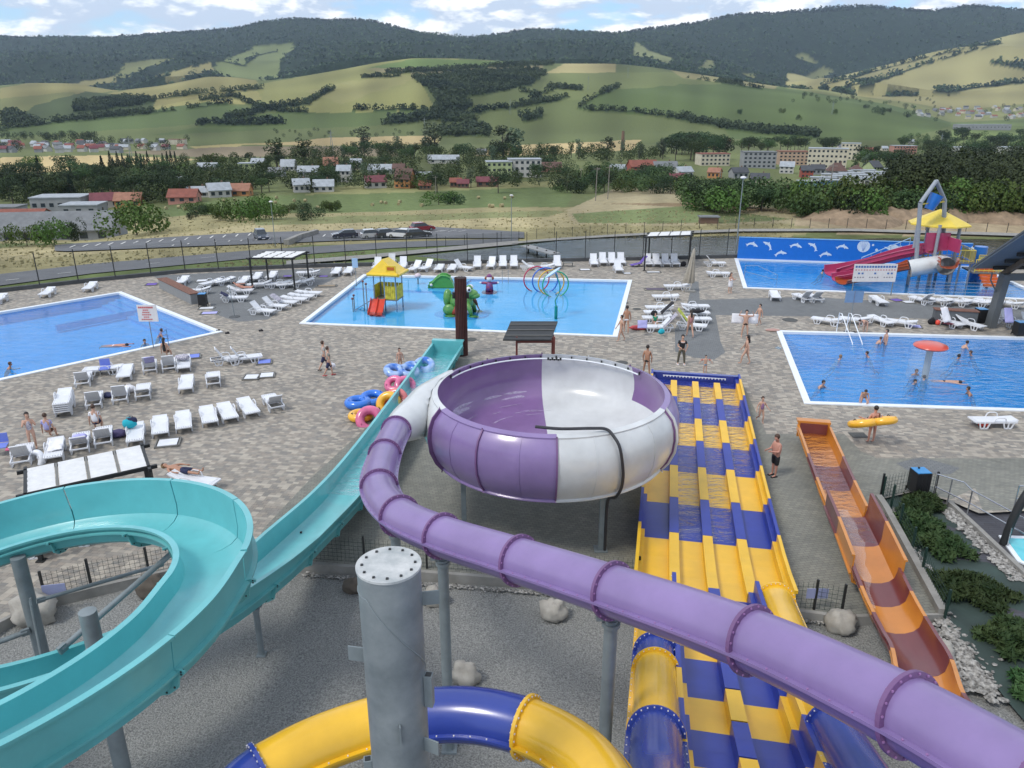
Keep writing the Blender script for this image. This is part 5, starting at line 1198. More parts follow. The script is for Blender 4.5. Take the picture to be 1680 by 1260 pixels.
# ---------------------------------------------------------------- pool rails, signs, posts
def rail(label, paths, posts, r=.022, name='handrail', cat='handrail', m=CHROME, posr=None):
    o = Vector(posts[0][0]) if posts else Vector(paths[0][0]); t = thing(name, label, cat, o)
    for pl in paths: mb = MB(); mb.tube([Vector(p) - o for p in pl], r, 8); mb.build('rail', m, t, smooth=True)
    for a, b in posts: mb = MB(); mb.tube([Vector(a) - o, Vector(b) - o], posr or r, 8); mb.build('post', m, t, smooth=True)
    return t
a, b = G(277, 567), G(262, 558); up = Vector((0, 0, 1)); rail('blue steel handrail going down into the left pool', [[b + up * .3, G(252, 549, 0) * 0 + b + up * .35, a + up * 1.0], [b - up * .1, a + up * .5]], [(a, a + up * 1.0), (b - up * .8, b + up * .4)], m=mat('blue_steel', (.08, .2, .42), .4))
a = G(824, 459); rail('pair of thin steel ladder rails at the far edge of the kids pool', [[a, a + up * .8, a + up * .9 + Vector((.0, -.4, 0)), a + Vector((0, -.55, -.2))], [a + Vector((.5, 0, 0)), a + up * .8 + Vector((.5, 0, 0)), a + up * .9 + Vector((.5, -.4, 0)), a + Vector((.5, -.55, -.2))]], [])
a = G(1374, 547); rail('steel ladder rails leading from the deck into the rippled pool', [[a + Vector((s, .2, 0)), a + Vector((s, .15, 1.3)), a + Vector((s, -.2, 1.35)), a + Vector((s + .1, -2.0, .0)), a + Vector((s + .15, -2.4, -.6))] for s in (0, .6)], [], r=.03, m=WHITEP)
a = G(1221, 455); rail('steel handrail entering the slide pool beside the dolphin wall', [[a + up * 1.0, a + Vector((1.0, 0, 1.0)), a + Vector((2.6, -.5, .3))], [a + up * .5, a + Vector((2.6, -.5, -.1))]], [(a, a + up), (a + Vector((2.6, -.5, -.9)), a + Vector((2.6, -.5, .3)))], m=CHROME)
sa, sb = G(1386, 481), Vector((39.6, 56.4, 0)); rail('long steel railing along the front of the slide pool', [[sa + (sb - sa) * (.33 if z > .9 else .32) + up * z, sb + up * z] for z in (1.05, .8, .55, .3)], [(sa + (sb - sa) * f, sa + (sb - sa) * f + up * 1.05) for f in (.33, .46, .62, .78, .95)], r=.014, m=CHROME)
h1, h2, h3 = G(1514 + 28, 808), G(1573, 832), G(1600, 846); hh = up * 1.0
rail('stainless handrail bending down the steps towards the small pool', [[G(1530, 818) + hh, h2 + hh * 1.0, G(1586, 846) + hh * 1.0, G(1690, 905, -.3) + hh * 1.0], [G(1530, 818) + hh * .5, G(1586, 846) + hh * .5, G(1690, 905, -.3) + hh * .5]], [(G(1530, 818), G(1530, 818) + hh), (G(1554, 826), G(1554, 826) + hh), (G(1586, 846), G(1586, 846) + hh), (G(1650, 905, -.3), G(1650, 905, -.3) + hh * .9)], r=.025)
rail('stainless handrail on the far side of the steps at the picture edge', [[G(1662, 838) + hh, G(1662, 838) + hh + Vector((2, -.1, 0))], [G(1662, 838) + hh * .5, G(1662, 838) + hh * .5 + Vector((2, -.1, 0))]], [(G(1662, 838), G(1662, 838) + hh)], r=.025)
def sign(label, u, v, panel_h, w, h, m, post_r=.025, posts=(0,), rz=0, z=0, back=None, tilt=0.0, name='sign'):
    p = G(u, v, z); t = thing(name, label, 'sign', p, R(rz)); 
    for x in posts: mb = MB(); mb.tube([(x, 0, 0), (x, 0, panel_h + h * .5)], post_r, 8); mb.build('post', STEEL, t)
    mb = MB(); mb.box((0, -.03, panel_h), (w, .03, h)); pn = mb.build('panel', m, t); return t, pn
FONTM = {}
def text(body, size, m, parent, loc, rot=(PI / 2, 0, 0), ext=.004, name='lettering'):
    c = bpy.data.curves.new(name, 'FONT'); c.body = body; c.size = size; c.extrude = ext; c.align_x = 'CENTER'; c.align_y = 'CENTER'; c.materials.append(m); c.resolution_u = 2
    o = bpy.data.objects.new(name, c); COL.objects.link(o); dg = bpy.context.evaluated_depsgraph_get(); me = bpy.data.meshes.new_from_object(o.evaluated_get(dg)); bpy.data.objects.remove(o); o = bpy.data.objects.new(name, me); COL.objects.link(o)
    if not me.materials: me.materials.append(m)
    o.parent = parent; o.location = loc; o.rotation_euler = rot; return o
REDP = mat('red_print', (.5, .05, .06), .6); BLUEP = mat('blue_print', (.05, .15, .42), .6); GREYP = mat('grey_print', (.2, .2, .25), .6)
SIGNW = mat('sign_white', (.66, .66, .68), .5)
t, pn = sign('white warning sign with red lettering on a thin post in the left pool edge', 252, 571, 2.15, 1.15, 1.0, SIGNW)
mb = MB()
for z, w in ((2.5, .9), (2.34, .4), (2.2, .5), (2.06, .55), (1.92, .4), (1.78, .7)): 
    for k in range(int(w / .11)): mb.box((-w / 2 + k * .11, -.052, z), (.08, .004, .07 if z < 2.4 else .1))
mb.build('print', REDP, t)
t, pn = sign('large white notice board full of small blue pictograms by the slide pool', 1429, 485, 1.75, 3.25, 1.35, SIGNW, .04, (-1.5, 1.5)); mb = MB(); mg = MB(); mr_ = MB()
for k in range(15): mb.box((-1.45 + k * .207, -.052, 2.22), (.15, .004, .15)); mr_.box((-1.45 + k * .207, -.052, 1.98), (.10, .004, .07))
for x in (-1.2, -.93, .02, 1.0, 1.27): mb.box((x, -.052, 1.72), (.15, .004, .13))
for x in (-1.45, -1.25, -1.05, -.85, -.35, -.15, .05, .25, .75, .95, 1.15, 1.35): mg.box((x, -.052, 1.42), (.1, .004, .08))
mb.build('pictogram', BLUEP, t); mr_.build('print', REDP, t); mg.build('caption', GREYP, t)
t, pn = sign('double blue grey sign panel seen from behind above the rippled pool', 1393, 540, 2.15, 1.15, .75, mat('sign_back', (.17, .27, .42), .5), .03); mb = MB(); mb.box((0, -.05, 2.15), (.03, .02, .75)); mb.build('rib', GREYP, t)
sign('small pale blue sign on a thin post by the fence of the kids pool', 585, 470, 1.9, .45, .75, mat('pale_blue_sign', (.35, .5, .68), .5))
t = thing('thin_post', 'thin grey post with a small foot near the slanting loungers', 'post', G(385, 520)); mb = MB(); mb.tube([(0, 0, 0), (-.1, 0, 2.1)], .025, 8); mb.build('shaft', STEEL, t); mb = MB(); mb.lathe([(0, .05), (.35, .04), (.38, 0)], 16); mb.build('foot', DCONC, t)
for k, (u, v, lab) in enumerate(((1000, 499, 'x'),)): pass
def cover(label, u, v, r, rz=0, sq=False):
    p = G(u, v, .004); t = MB()
    if sq: t.box((0, 0, .006), (r * 2, r * 1.6, .012))
    else: t.lathe([(0, .012), (r * .85, .012), (r * .87, .006), (r * .93, .006), (r, .012), (r * 1.02, 0)], 24)
    o = t.build('manhole_cover', mat('cast_iron', (.06, .062, .06), .7, var=.3, vs=9), None); o.location = p; tag(o, label, 'manhole cover'); return o
cover('round manhole cover beside the ribbed brown column', 772, 557, .38); cover('round manhole cover above the far rim of the bowl', 1020, 595, .35); cover('round manhole cover near the yellow bikini bather', 1045, 507, .3); cover('oval looking manhole cover on the walk above the rippled pool', 1296, 525, .5)
cover('square drain cover beside the man with the yellow ring', 1408, 714, .35, sq=True); cover('small manhole cover close behind the kids pool corner', 1027, 497, .2)
# small teal sign plates on the low fences
PLATE = mat('lilac_plate', (.27, .30, .48), .5)
for u, v, r_, lab in ((90, 965, 12, 'small lilac plate hung on the low fence inside the turquoise loop'), (1340, 972, 0, 'small lilac plate hung on the wire fence by the orange slide')):
    p = G(u, v, .55); t = MB(); t.box((0, 0, 0), (.62, .02, .32)); o = t.build('sign_plate', PLATE); o.location = p + Vector((0, -.05, 0)); o.rotation_euler = (0, 0, R(r_)); tag(o, lab, 'sign plate')
# ---------------------------------------------------------------- mushroom shower
t = thing('mushroom_shower', 'red mushroom shaped shower on a grey stem in the rippled pool', 'water feature', G(1517, 620, -.1)); REDF = mat('red_fibreglass', (.55, .075, .05), .3, coat=.4)
mb = MB(); mb.tube([(0, 0, -1.2), (0, 0, 1.75)], .17, 20); mb.build('stem', mat('pale_grey_stem', (.3, .36, .4), .4), t, smooth=True)
mb = MB(); mb.lathe([(0.01, 1.98), (.3, 1.98), (.6, 1.93), (.8, 1.85), (.85, 1.78), (.81, 1.72), (.4, 1.68), (.1, 1.66)], 40); mb.build('cap', REDF, t, smooth=True)
mb = MB(); mb.lathe([(.83, 1.72), (.90, 1.2), (.95, .0)], 48); mb.build('water_curtain', mat('falling_water', (.8, .88, .95), .3, alpha=.10, var=.2, vs=20), t, smooth=True, fix=False)
# ---------------------------------------------------------------- ribbed column and shelter
t = thing('ribbed_column', 'tall round column clad in dark brown ribs behind the turquoise slide end', 'column', (-2.9, 42.6, 0)); mb = MB(); mb.tube([(0, 0, 0), (0, 0, 4.55)], .31, 32); mb.build('core', mat('dark_brown', (.02, .008, .008), .7), t, smooth=True)
mb = MB()
for k in range(22): a_ = 2 * PI * k / 22; mb.box((.33 * math.cos(a_), .33 * math.sin(a_), 2.28), (.03, .05, 4.56), rz=a_)
mb.build('cladding', mat('maroon_wood', (.075, .022, .02), .6, var=.3), t)
for s in (-1, 1): mb = MB(); mb.box((s * .40, -.05, 3.55), (.14, .2, .34)); mb.build('loudspeaker', BLACK, t)
t = thing('shelter', 'small black roofed shelter on red brown posts behind the bowl', 'shelter', (1.2, 39.2, 0)); RB = mat('red_brown_wood', (.15, .035, .028), .6)
fl, fr_, bl_, br_ = [PY(825, 557, 38.2), PY(904, 557, 38.2), PY(838, 527, 40.6), PY(915, 527, 40.6)]; o_ = Vector((1.2, 39.2, 0))
for x in (-.95, 1.0):
    for y in (-.7, .9): mb = MB(); mb.box((x, y, 1.15), (.1, .1, 2.3)); mb.build('post', RB, t)
mb = MB()
for y in (-.7, .9): mb.box((0, y, 2.05), (2.0, .08, .14))
for x in (-.95, 1.0): mb.box((x, .1, 2.06), (.07, 1.6, .12))
mb.build('beam', RB, t)
mb = MB(); q = [fl - o_, fr_ - o_, br_ - o_, bl_ - o_]; mb.add(q + [p - up * .07 for p in q], [(0, 1, 2, 3), (7, 6, 5, 4), (0, 4, 5, 1), (1, 5, 6, 2), (2, 6, 7, 3), (3, 7, 4, 0)]); rf = mb.build('roof', mat('black_tiles', (.018, .02, .022), .5, var=.3), t)
mb = MB()
for f in (.2, .5, .8): a, b = q[0].lerp(q[3], f) + up * .02, q[1].lerp(q[2], f) + up * .02; mb.bar(a, b, .05, .03)
mb.build('snow_guard', GREYF, rf)
mb = MB(); mb.box((-.3, -.2, .55), (.7, .5, .06)); mb.box((-.3, -.2, .3), (.1, .1, .6)); mb.build('table', DCL, t)
# ---------------------------------------------------------------- pavilion on the right
pb = G(1624, 537); t = thing('pavilion', 'dark timber pavilion with steep roof and one thick post at the picture edge', 'pavilion', pb); DT = mat('dark_timber', (.095, .105, .112), .6); LT = mat('weathered_beam', (.13, .10, .075), .7, var=.3); SOF = mat('grey_soffit', (.15, .175, .20), .7)
mb = MB(); mb.bar((0, 0, 0), (.25, 0, 3.5), .62, .42); mb.build('post', DT, t)
mb = MB(); mb.tube([(-.55, .1, 3.6), (-.55, .1, 3.1), (-.15, .1, 2.5), (.05, .1, 2.2)], .05, 8); mb.build('downpipe', DT, t)
T = PY(1597, 441, pb.y + .9) - pb; V = PY(1700, 371, pb.y - 5.0) - pb; d1 = (V - T); ex = Vector((9, .4, 0)); nrm = ex.cross(d1).normalized() * (-.14 if ex.cross(d1).z > 0 else .14)
q = [T, T + ex, T + ex + d1 * 1.6, T + d1 * 1.6]; up_ = -nrm if nrm.z < 0 else nrm
mb = MB(); mb.add(q + [p + up_ for p in q], [(0, 1, 2, 3), (7, 6, 5, 4), (0, 4, 5, 1), (1, 5, 6, 2), (2, 6, 7, 3), (3, 7, 4, 0)]); rf = mb.build('roof', SOF, t)
mb = MB(); mb.bar(T + up_ * 1.1, T + d1 * 1.6 + up_ * 1.1, .1, .12); mb.bar(T + up_ * 1.1, T + ex + up_ * 1.1, .1, .12); mb.build('gutter', DT, rf)
for k in range(8):
    f = .08 + k * .17; p = T + d1 * f + Vector((1.05 + .1 * k, 0, -.14)); mb = MB(); mb.bar(p, p + ex * .8, .16, .2); mb.build('purlin', mat('black_timber', (.02, .02, .02), .7), t)
mb = MB(); p = T + Vector((1.9, 0, -.42)); mb.bar(p, p + d1 * 1.5, .22, .34); mb.build('rafter', LT, t)
mb = MB(); mb.bar(Vector((.1, .1, 3.3)), Vector((8, .3, 3.3)), .22, .45); mb.build('tie_beam', DT, t)
# garden edge, small pool
patch('terrace', 14, 32, 12, 26.0, 1.0, lambda x, y: -.12, SLATE)
# ---------------------------------------------------------------- people
SKINS = [mat('skin_light', (.50, .30, .22), .6, var=.06), mat('skin_tan', (.38, .20, .13), .6, var=.06), mat('skin_red', (.48, .24, .18), .6, var=.06)]
HAIRS = {'dark': mat('dark_hair', (.018, .012, .010), .6), 'brown': mat('brown_hair', (.06, .032, .02), .6), 'fair': mat('fair_hair', (.20, .13, .07), .6)}
def nrm3(v): return Vector(v).normalized()
def skin_obj(name, V_, E_, Rr, m, parent, root=0, sub=1):
    me = bpy.data.meshes.new(name); me.from_pydata([tuple(v) for v in V_], E_, []); me.materials.append(m); o = bpy.data.objects.new(name, me); COL.objects.link(o); o.parent = parent
    md = o.modifiers.new('skin', 'SKIN'); md.use_smooth_shade = True
    if not me.skin_vertices: me.skin_vertices.add() if hasattr(me.skin_vertices, 'add') else None
    sv = me.skin_vertices[0].data
    for i, r_ in enumerate(Rr): sv[i].radius = r_ if hasattr(r_, '__len__') else (r_, r_)
    sv[root].use_root = True
    if sub: o.modifiers.new('smooth', 'SUBSURF').levels = 1; o.modifiers[-1].render_levels = 1
    # bake so that the body is an ordinary mesh
    dg = bpy.context.evaluated_depsgraph_get(); dg.update(); nm = bpy.data.meshes.new_from_object(o.evaluated_get(dg)); o.modifiers.clear(); o.data = nm
    nm.polygons.foreach_set('use_smooth', [True] * len(nm.polygons))
    if not nm.materials: nm.materials.append(m)
    return o
def person(label, loc, yaw, h=1.75, spine=(0, 0, 1), arms=None, legs=None, skin=0, hair='dark', longhair=False, wear=(), belly=0.0, head_dir=None, pelvis_z=None, group=None):
    s = h / 1.75; t = thing('person', label, 'person', loc, R(yaw), group); sp = nrm3(spine); side = Vector((0, 1, 0)); fwd = side.cross(sp).normalized()
    legs = legs or [((.04, .05, -1), (0, 0, -1)), ((-.04, -.05, -1), (0, 0, -1))]; arms = arms or [((.05, .25, -1), (.2, .1, -1)), ((.05, -.25, -1), (.2, -.1, -1))]
    V_ = []; E_ = []; RR = []
    def add(p, r_, pr=None):
        V_.append(p); RR.append(r_); 
        if pr is not None: E_.append((pr, len(V_) - 1))
        return len(V_) - 1
    pel = Vector((0, 0, 0)); P = add(pel, (.125 * s, .15 * s)); Wt = add(pel + sp * .15 * s, (.105 * s + belly, .125 * s + belly), P); Ch = add(pel + sp * .36 * s, (.115 * s + belly * .5, .15 * s), Wt); Nb = add(pel + sp * .50 * s, .085 * s, Ch)
    hd = nrm3(head_dir) if head_dir else sp
    Nk = add(V_[Nb] + (sp + hd).normalized() * .07 * s, .05 * s, Nb); H1 = add(V_[Nk] + hd * .08 * s, .088 * s, Nk); H2 = add(V_[H1] + hd * .085 * s, .092 * s, H1); H3 = add(V_[H2] + hd * .05 * s, .055 * s, H2)
    hf = side.cross(hd).normalized(); add(V_[H1] + hf * .10 * s + hd * .03 * s, .022 * s, H1)
    J = {}
    for k, sg in ((0, 1), (1, -1)):
        d1, d2 = nrm3(arms[k][0]), nrm3(arms[k][1]); Sh = add(V_[Ch] + sp * .085 * s + side * sg * .165 * s, .058 * s, Ch); El = add(V_[Sh] + d1 * .28 * s, .042 * s, Sh); Wr = add(V_[El] + d2 * .24 * s, .027 * s, El); Hn = add(V_[Wr] + d2 * .07 * s, .034 * s, Wr)
        lat = d2.cross(side); lat = lat.normalized() if lat.length > .1 else Vector((1, 0, 0))
        for f_ in range(4):
            l_ = (.055, .07, .066, .05)[f_] * s; b_ = V_[Hn] + lat * (f_ - 1.5) * .018 * s; F1 = add(b_ + d2 * .03 * s, .009 * s, Hn); add(V_[F1] + (d2 + fwd * .2).normalized() * l_, .007 * s, F1)
        add(V_[Hn] + lat * .045 * s - d2 * .01 * s, .009 * s, Hn)
        l1, l2 = nrm3(legs[k][0]), nrm3(legs[k][1]); Hp = add(pel + side * sg * .088 * s - sp * .04 * s, .088 * s, P); Kn = add(V_[Hp] + l1 * .41 * s, .056 * s, Hp); Cf = add(V_[Kn] + l2 * .14 * s, .053 * s, Kn); An = add(V_[Kn] + l2 * .40 * s, .034 * s, Cf); ft = (fwd - l2 * fwd.dot(l2)); ft = ft.normalized() if ft.length > .1 else Vector((1, 0, 0)); ft = (ft + l2 * .25).normalized(); add(V_[An] + ft * .16 * s, .028 * s, An)
        J[k] = (Sh, El, Wr, Hp, Kn, An)
    low = min(v.z for v in V_) - .03 * s
    if pelvis_z is None: sh = Vector((0, 0, -low))
    else: sh = Vector((0, 0, pelvis_z))
    V_ = [v + sh for v in V_]
    b = skin_obj('body', V_, E_, RR, SKINS[skin], t)
    HM = HAIRS[hair]; hm_ = MB(); hc = V_[H2] - hf * .012 * s + hd * .008 * s; hm_.ball((0, 0, 0), .108 * s, 12, 8, (1.0, .92, 1.05)); rot = Matrix((hf, side, hd)).transposed()
    hm_.v = [tuple(rot @ Vector((x, y, z)) + hc) for x, y, z in hm_.v if True]
    keep = [f for f in hm_.f if not all((rot.transposed() @ (Vector(hm_.v[i]) - hc)).x > .03 * s and (rot.transposed() @ (Vector(hm_.v[i]) - hc)).z < .05 * s for i in f) and not all((rot.transposed() @ (Vector(hm_.v[i]) - hc)).z < -.05 * s for i in f)]
    hm_.f = keep; hm_.m = [0] * len(keep)
    if longhair: hm_.tube([hc - hf * .06 * s, V_[Nk] - hf * .08 * s, V_[Nb] - hf * .12 * s - sp * .05 * s, V_[Ch] - hf * .15 * s], [.075 * s, .075 * s, .06 * s, .02 * s], 8)
    ho_ = hm_.build('hair', HM, t, smooth='all', fix=False)
    def seg(name, chain, radii, m): return skin_obj(name, [V_[c] if isinstance(c, int) else c for c in chain[0]], chain[1], radii, m, t)
    for w in wear:
        k_, m = w[0], w[1]
        if k_ in ('shorts', 'trunks', 'trousers'):
            f_ = {'shorts': .98, 'trunks': .28, 'trousers': 1.0}[k_]; vs = [V_[P] + sp * .06 * s, V_[P]]; es = [(0, 1)]; rs = [(.125 * s + belly, .145 * s + belly), (.143 * s, .165 * s)]
            for k in (0, 1):
                Sh, El, Wr, Hp, Kn, An = J[k]; vs.append(V_[Hp]); es.append((1, len(vs) - 1)); rs.append(.105 * s); vs.append(V_[Hp].lerp(V_[Kn], f_)); es.append((len(vs) - 2, len(vs) - 1)); rs.append((.09 if k_ != 'trousers' else .075) * s)
                if k_ == 'trousers': vs.append(V_[An] + (V_[Kn] - V_[An]) * .06); es.append((len(vs) - 2, len(vs) - 1)); rs.append(.058 * s)
            skin_obj(k_ if k_ != 'trunks' else 'swim_trunks', vs, es, rs, m, t, 1)
        elif k_ in ('tshirt', 'swimsuit', 'top'):
            lo = V_[P] - sp * (.02 * s if k_ == 'tshirt' else .05 * s); vs = [lo, V_[Wt], V_[Ch], V_[Nb] - sp * .02 * s]; es = [(0, 1), (1, 2), (2, 3)]; g = .02 * s if k_ == 'tshirt' else .010 * s; rs = [(.13 * s + g, .155 * s + g), (.11 * s + g + belly, .13 * s + g + belly), (.122 * s + g, .155 * s + g), .07 * s]
            if k_ == 'top': vs = [V_[Ch] - sp * .03 * s, V_[Ch] + sp * .05 * s]; es = [(0, 1)]; rs = [(.128 * s, .165 * s)] * 2
            if k_ == 'tshirt':
                for k in (0, 1): Sh, El = J[k][:2]; vs.append(V_[Sh]); es.append((2, len(vs) - 1)); rs.append(.075 * s); vs.append(V_[Sh].lerp(V_[El], .6)); es.append((len(vs) - 2, len(vs) - 1)); rs.append(.062 * s)
            skin_obj({'tshirt': 'shirt', 'swimsuit': 'swimsuit', 'top': 'bikini_top'}[k_], vs, es, rs, m, t, 0)
        elif k_ == 'bottom': skin_obj('bikini_bottom', [V_[P] + sp * .015 * s, V_[P] - sp * .05 * s], [(0, 1)], [(.135 * s, .16 * s), (.12 * s, .145 * s)], m, t)
        elif k_ == 'wrap': skin_obj('towel_wrap', [V_[Ch], V_[P], V_[P] + Vector((0, 0, -.45 * s))], [(0, 1), (1, 2)], [(.15 * s, .19 * s), (.17 * s, .2 * s), (.19 * s, .22 * s)], m, t)
        elif k_ == 'floats':
            for k in (0, 1): Sh, El = J[k][:2]; skin_obj('arm_float', [V_[Sh].lerp(V_[El], .35), V_[Sh].lerp(V_[El], .95)], [(0, 1)], [.10 * s] * 2, m, t)
        elif k_ == 'sandals':
            for k in (0, 1): An = J[k][5]; q = MB(); q.box(V_[An] + fwd * .05 + Vector((0, 0, -.04)), (.26 * s, .10 * s, .03)); q.build('sandal', m, t)
    return t
walkL = [((.35, .05, -1), (.1, 0, -1)), ((-.35, -.05, -1), (-.55, 0, -1))]; walkA = [((-.4, .2, -1), (-.1, .1, -1)), ((.4, -.2, -1), (.6, -.1, -1))]
wide = [((.05, .16, -1), (.02, .08, -1)), ((-.02, -.16, -1), (0, -.08, -1))]
TRK = mat('black_trunks', (.012, .012, .014), .7); KHAKI = mat('khaki_trousers', (.10, .09, .065), .9); BLKT = mat('black_shirt', (.012, .013, .016), .9); MAR = mat('maroon_swimwear', (.16, .015, .03), .7); YEL_ = mat('yellow_bikini', (.55, .4, .05), .7)
A_ = lambda u, v: G(u, v, 0)
# deck
p = person('person in black T-shirt and khaki trousers, one hand on hip, facing the camera', A_(1117, 598), -95, 1.74, legs=wide, arms=[((.1, .55, -1), (.1, -.35, -1)), ((.05, -.3, -1), (.8, .5, -.15))], wear=[('trousers', KHAKI), ('tshirt', BLKT), ('sandals', WCLOTH)])
q = MB(); q.box((.155, 0, 1.33), (.005, .22, .02)); q.build('shirt_print', WCLOTH, p)
person('person with long dark hair in black swimsuit striding across the deck', A_(1222, 598), 165, 1.72, legs=[((.55, .05, -1), (.1, 0, -1)), ((-.35, -.05, -1), (-.35, 0, -1))], arms=walkA, longhair=True, wear=[('swimsuit', TRK)])
person('person seen from behind in dark trunks standing at the racer end', A_(1060, 616), 60, 1.72, legs=wide, skin=1, wear=[('trunks', TRK)], arms=[((.05, .3, -1), (.3, .0, -1)), ((.05, -.35, -1), (.3, .1, -1))])
person('child with red arm floats and blue trunks standing at the racer end wall', A_(1156, 613), -90, 1.05, arms=[((0, 1, -.3), (.3, .6, -1)), ((0, -1, -.3), (.3, -.6, -1))], wear=[('trunks', mat('sky_trunks', (.03, .3, .55), .7)), ('floats', REDC)])
person('person holding a white towel spread behind the shoulders', A_(1221, 553), -100, 1.75, legs=wide, arms=[((0, 1, .05), (.2, -.2, .6)), ((0, -1, .05), (.2, .2, .6))], wear=[('trunks', TRK)])
cloth('towel', 'white towel held spread behind a bather in dark trunks', 1222, 530, 1.6, .6, WCLOTH, 1.1, 0); o_ = bpy.data.objects['towel' if False else [o.name for o in COL.objects if o.get('label', '').startswith('white towel held')][0]]; o_.rotation_euler = (R(82), 0, R(-8)); o_.location = A_(1221, 553) + Vector((0, .26, 1.12))
person('thin child walking towards the person with the spread towel', A_(1244, 534), 200, 1.45, legs=walkL, arms=walkA, hair='dark', wear=[('trunks', mat('beige_trunks', (.3, .22, .17), .7))])
person('person wrapped in a white towel standing by the slide pool', A_(1197, 481), -60, 1.6, hair='brown', longhair=True, arms=[((.5, .2, -1), (1, -.3, .6)), ((.5, -.2, -1), (1, .3, .6))], wear=[('wrap', WCLOTH)])
person('child in patterned swimsuit running near the racer wall', A_(1247, 694), -80, 1.3, legs=[((.3, .06, -1), (-.1, 0, -1)), ((0, -.05, -1), (-.9, 0, -.6))], arms=[((.1, .5, -1), (.6, .3, -.5)), ((-.1, -.5, -1), (.5, -.3, -.7))], hair='brown', wear=[('swimsuit', mat('pink_swimsuit', (.35, .12, .2), .7, vs=12, col2=(.2, .2, .4)))])
person('heavy person in long black shorts holding something dark, beside the racer', A_(1269, 781), 200, 1.80, belly=.06, skin=2, arms=[((.3, .2, -1), (1, -.4, .1)), ((.4, -.15, -1), (1, .3, .0))], head_dir=(.35, 0, 1), wear=[('shorts', TRK), ('sandals', BLACKC)], hair='brown')
person('person in maroon swimwear holding a long yellow ring', A_(1428, 726), 100, 1.70, belly=.02, skin=2, arms=[((.1, .5, -1), (.5, .6, .1)), ((.1, -.5, -1), (.5, -.6, .1))], wear=[('bottom', MAR), ('top', MAR)], hair='dark')
r_ = ring('long yellow double ring held by the person beside the rippled pool', G(1428, 688, 1.15) + Vector((0, -.30, -.0)) * -1, .44, .17, YELV, (R(-22), R(-7), 0), 2); r_.location = G(1428, 690, 1.0) + Vector((0, -.30, -.12)); r_['group'] = ''
del r_['group']
person('broad person seen from behind in pale trunks at the kids pool corner', A_(1027, 546), 85, 1.78, skin=1, legs=walkL, wear=[('trunks', WCLOTH)])
person('person in yellow bikini walking off the kids pool edge', A_(1018, 560), 190, 1.66, hair='dark', legs=walkL, arms=walkA, wear=[('top', YEL_), ('bottom', TRK)])
person('tall person in pink swimwear walking past the lounger cluster', A_(1131, 553), 100, 1.74, hair='dark', longhair=True, legs=walkL, arms=walkA, wear=[('swimsuit', mat('rose_swimsuit', (.42, .2, .2), .7))])
person('person in grey top and dark blue skirt walking with a white bag', A_(541, 617), 20, 1.66, legs=walkL, hair='brown', wear=[('tshirt', mat('grey_shirt', (.25, .25, .22), .9)), ('shorts', NAVY), ('sandals', REDC)])
person('person in white top walking just behind the one with the white bag', A_(533, 608), 20, 1.7, legs=walkL, hair='brown', wear=[('tshirt', mat('off_white_shirt', (.45, .44, .42), .9)), ('shorts', NAVY), ('sandals', BLACKC)])
bag('white plastic bag carried by the walking person', 544, 605, .2, WCLOTH, .25)
person('small girl in dark bikini standing by the heap of swim rings', A_(657, 608), -70, 1.3, hair='dark', longhair=True, wear=[('top', MAR), ('bottom', MAR)])
person('person in dark patterned swimsuit with hands at the face, among loungers', A_(56, 736), -60, 1.66, hair='dark', longhair=True, arms=[((.5, .4, -1), (.5, -.5, 1)), ((.5, -.4, -1), (.5, .5, 1))], wear=[('swimsuit', PATT)])
sitL = [((1, .12, -.05), (.15, 0, -1)), ((1, -.12, -.05), (.15, 0, -1))]
person('person sitting on a lounger wrapped in a lilac towel', A_(82, 722), 100, 1.65, legs=sitL, pelvis_z=.48, hair='brown', wear=[('tshirt', LILAC)])
person('person in white shirt sitting behind a raised lounger', A_(160, 708), 110, 1.72, legs=sitL, pelvis_z=.48, hair='brown', wear=[('tshirt', WCLOTH), ('shorts', NAVY)])
person('dark haired person sitting behind a raised lounger near the left pool', A_(273, 589), 90, 1.66, legs=sitL, pelvis_z=.48, hair='dark', longhair=True, wear=[('swimsuit', TRK)])
lie = dict(spine=(-1, 0, .12), legs=[((1, .1, .0), (1, 0, 0)), ((1, -.08, .05), (1, 0, -.05))], arms=[((.6, .5, 0), (.9, 0, 0)), ((.6, -.5, 0), (.9, 0, 0))])
person('person lying on a lounger in dark shorts behind the turquoise slide', A_(300, 790), -14, 1.78, pelvis_z=.50, wear=[('shorts', NAVY)], hair='fair', skin=1, **lie)
person('sunbather in pink lying on a lounger before the far pergola', A_(398, 481), 5, 1.65, spine=(-1, 0, .55), legs=lie['legs'], arms=lie['arms'], pelvis_z=.48, skin=2, wear=[('top', REDC), ('bottom', REDC)])
person('child in a green shirt sitting on a lounger in the cluster', A_(1074, 538), -90, 1.2, legs=sitL, pelvis_z=.46, wear=[('tshirt', mat('green_shirt', (.02, .25, .14), .9))])
person('person in orange float bending over the edge of the rippled pool', A_(1419, 545), 200, 1.35, spine=(1, 0, .25), legs=wide, arms=[((.2, .2, -1), (.1, 0, -1)), ((.2, -.2, -1), (.1, 0, -1))], wear=[('top', mat('orange_vest', (.75, .2, .08), .7)), ('bottom', TRK)], hair='brown')
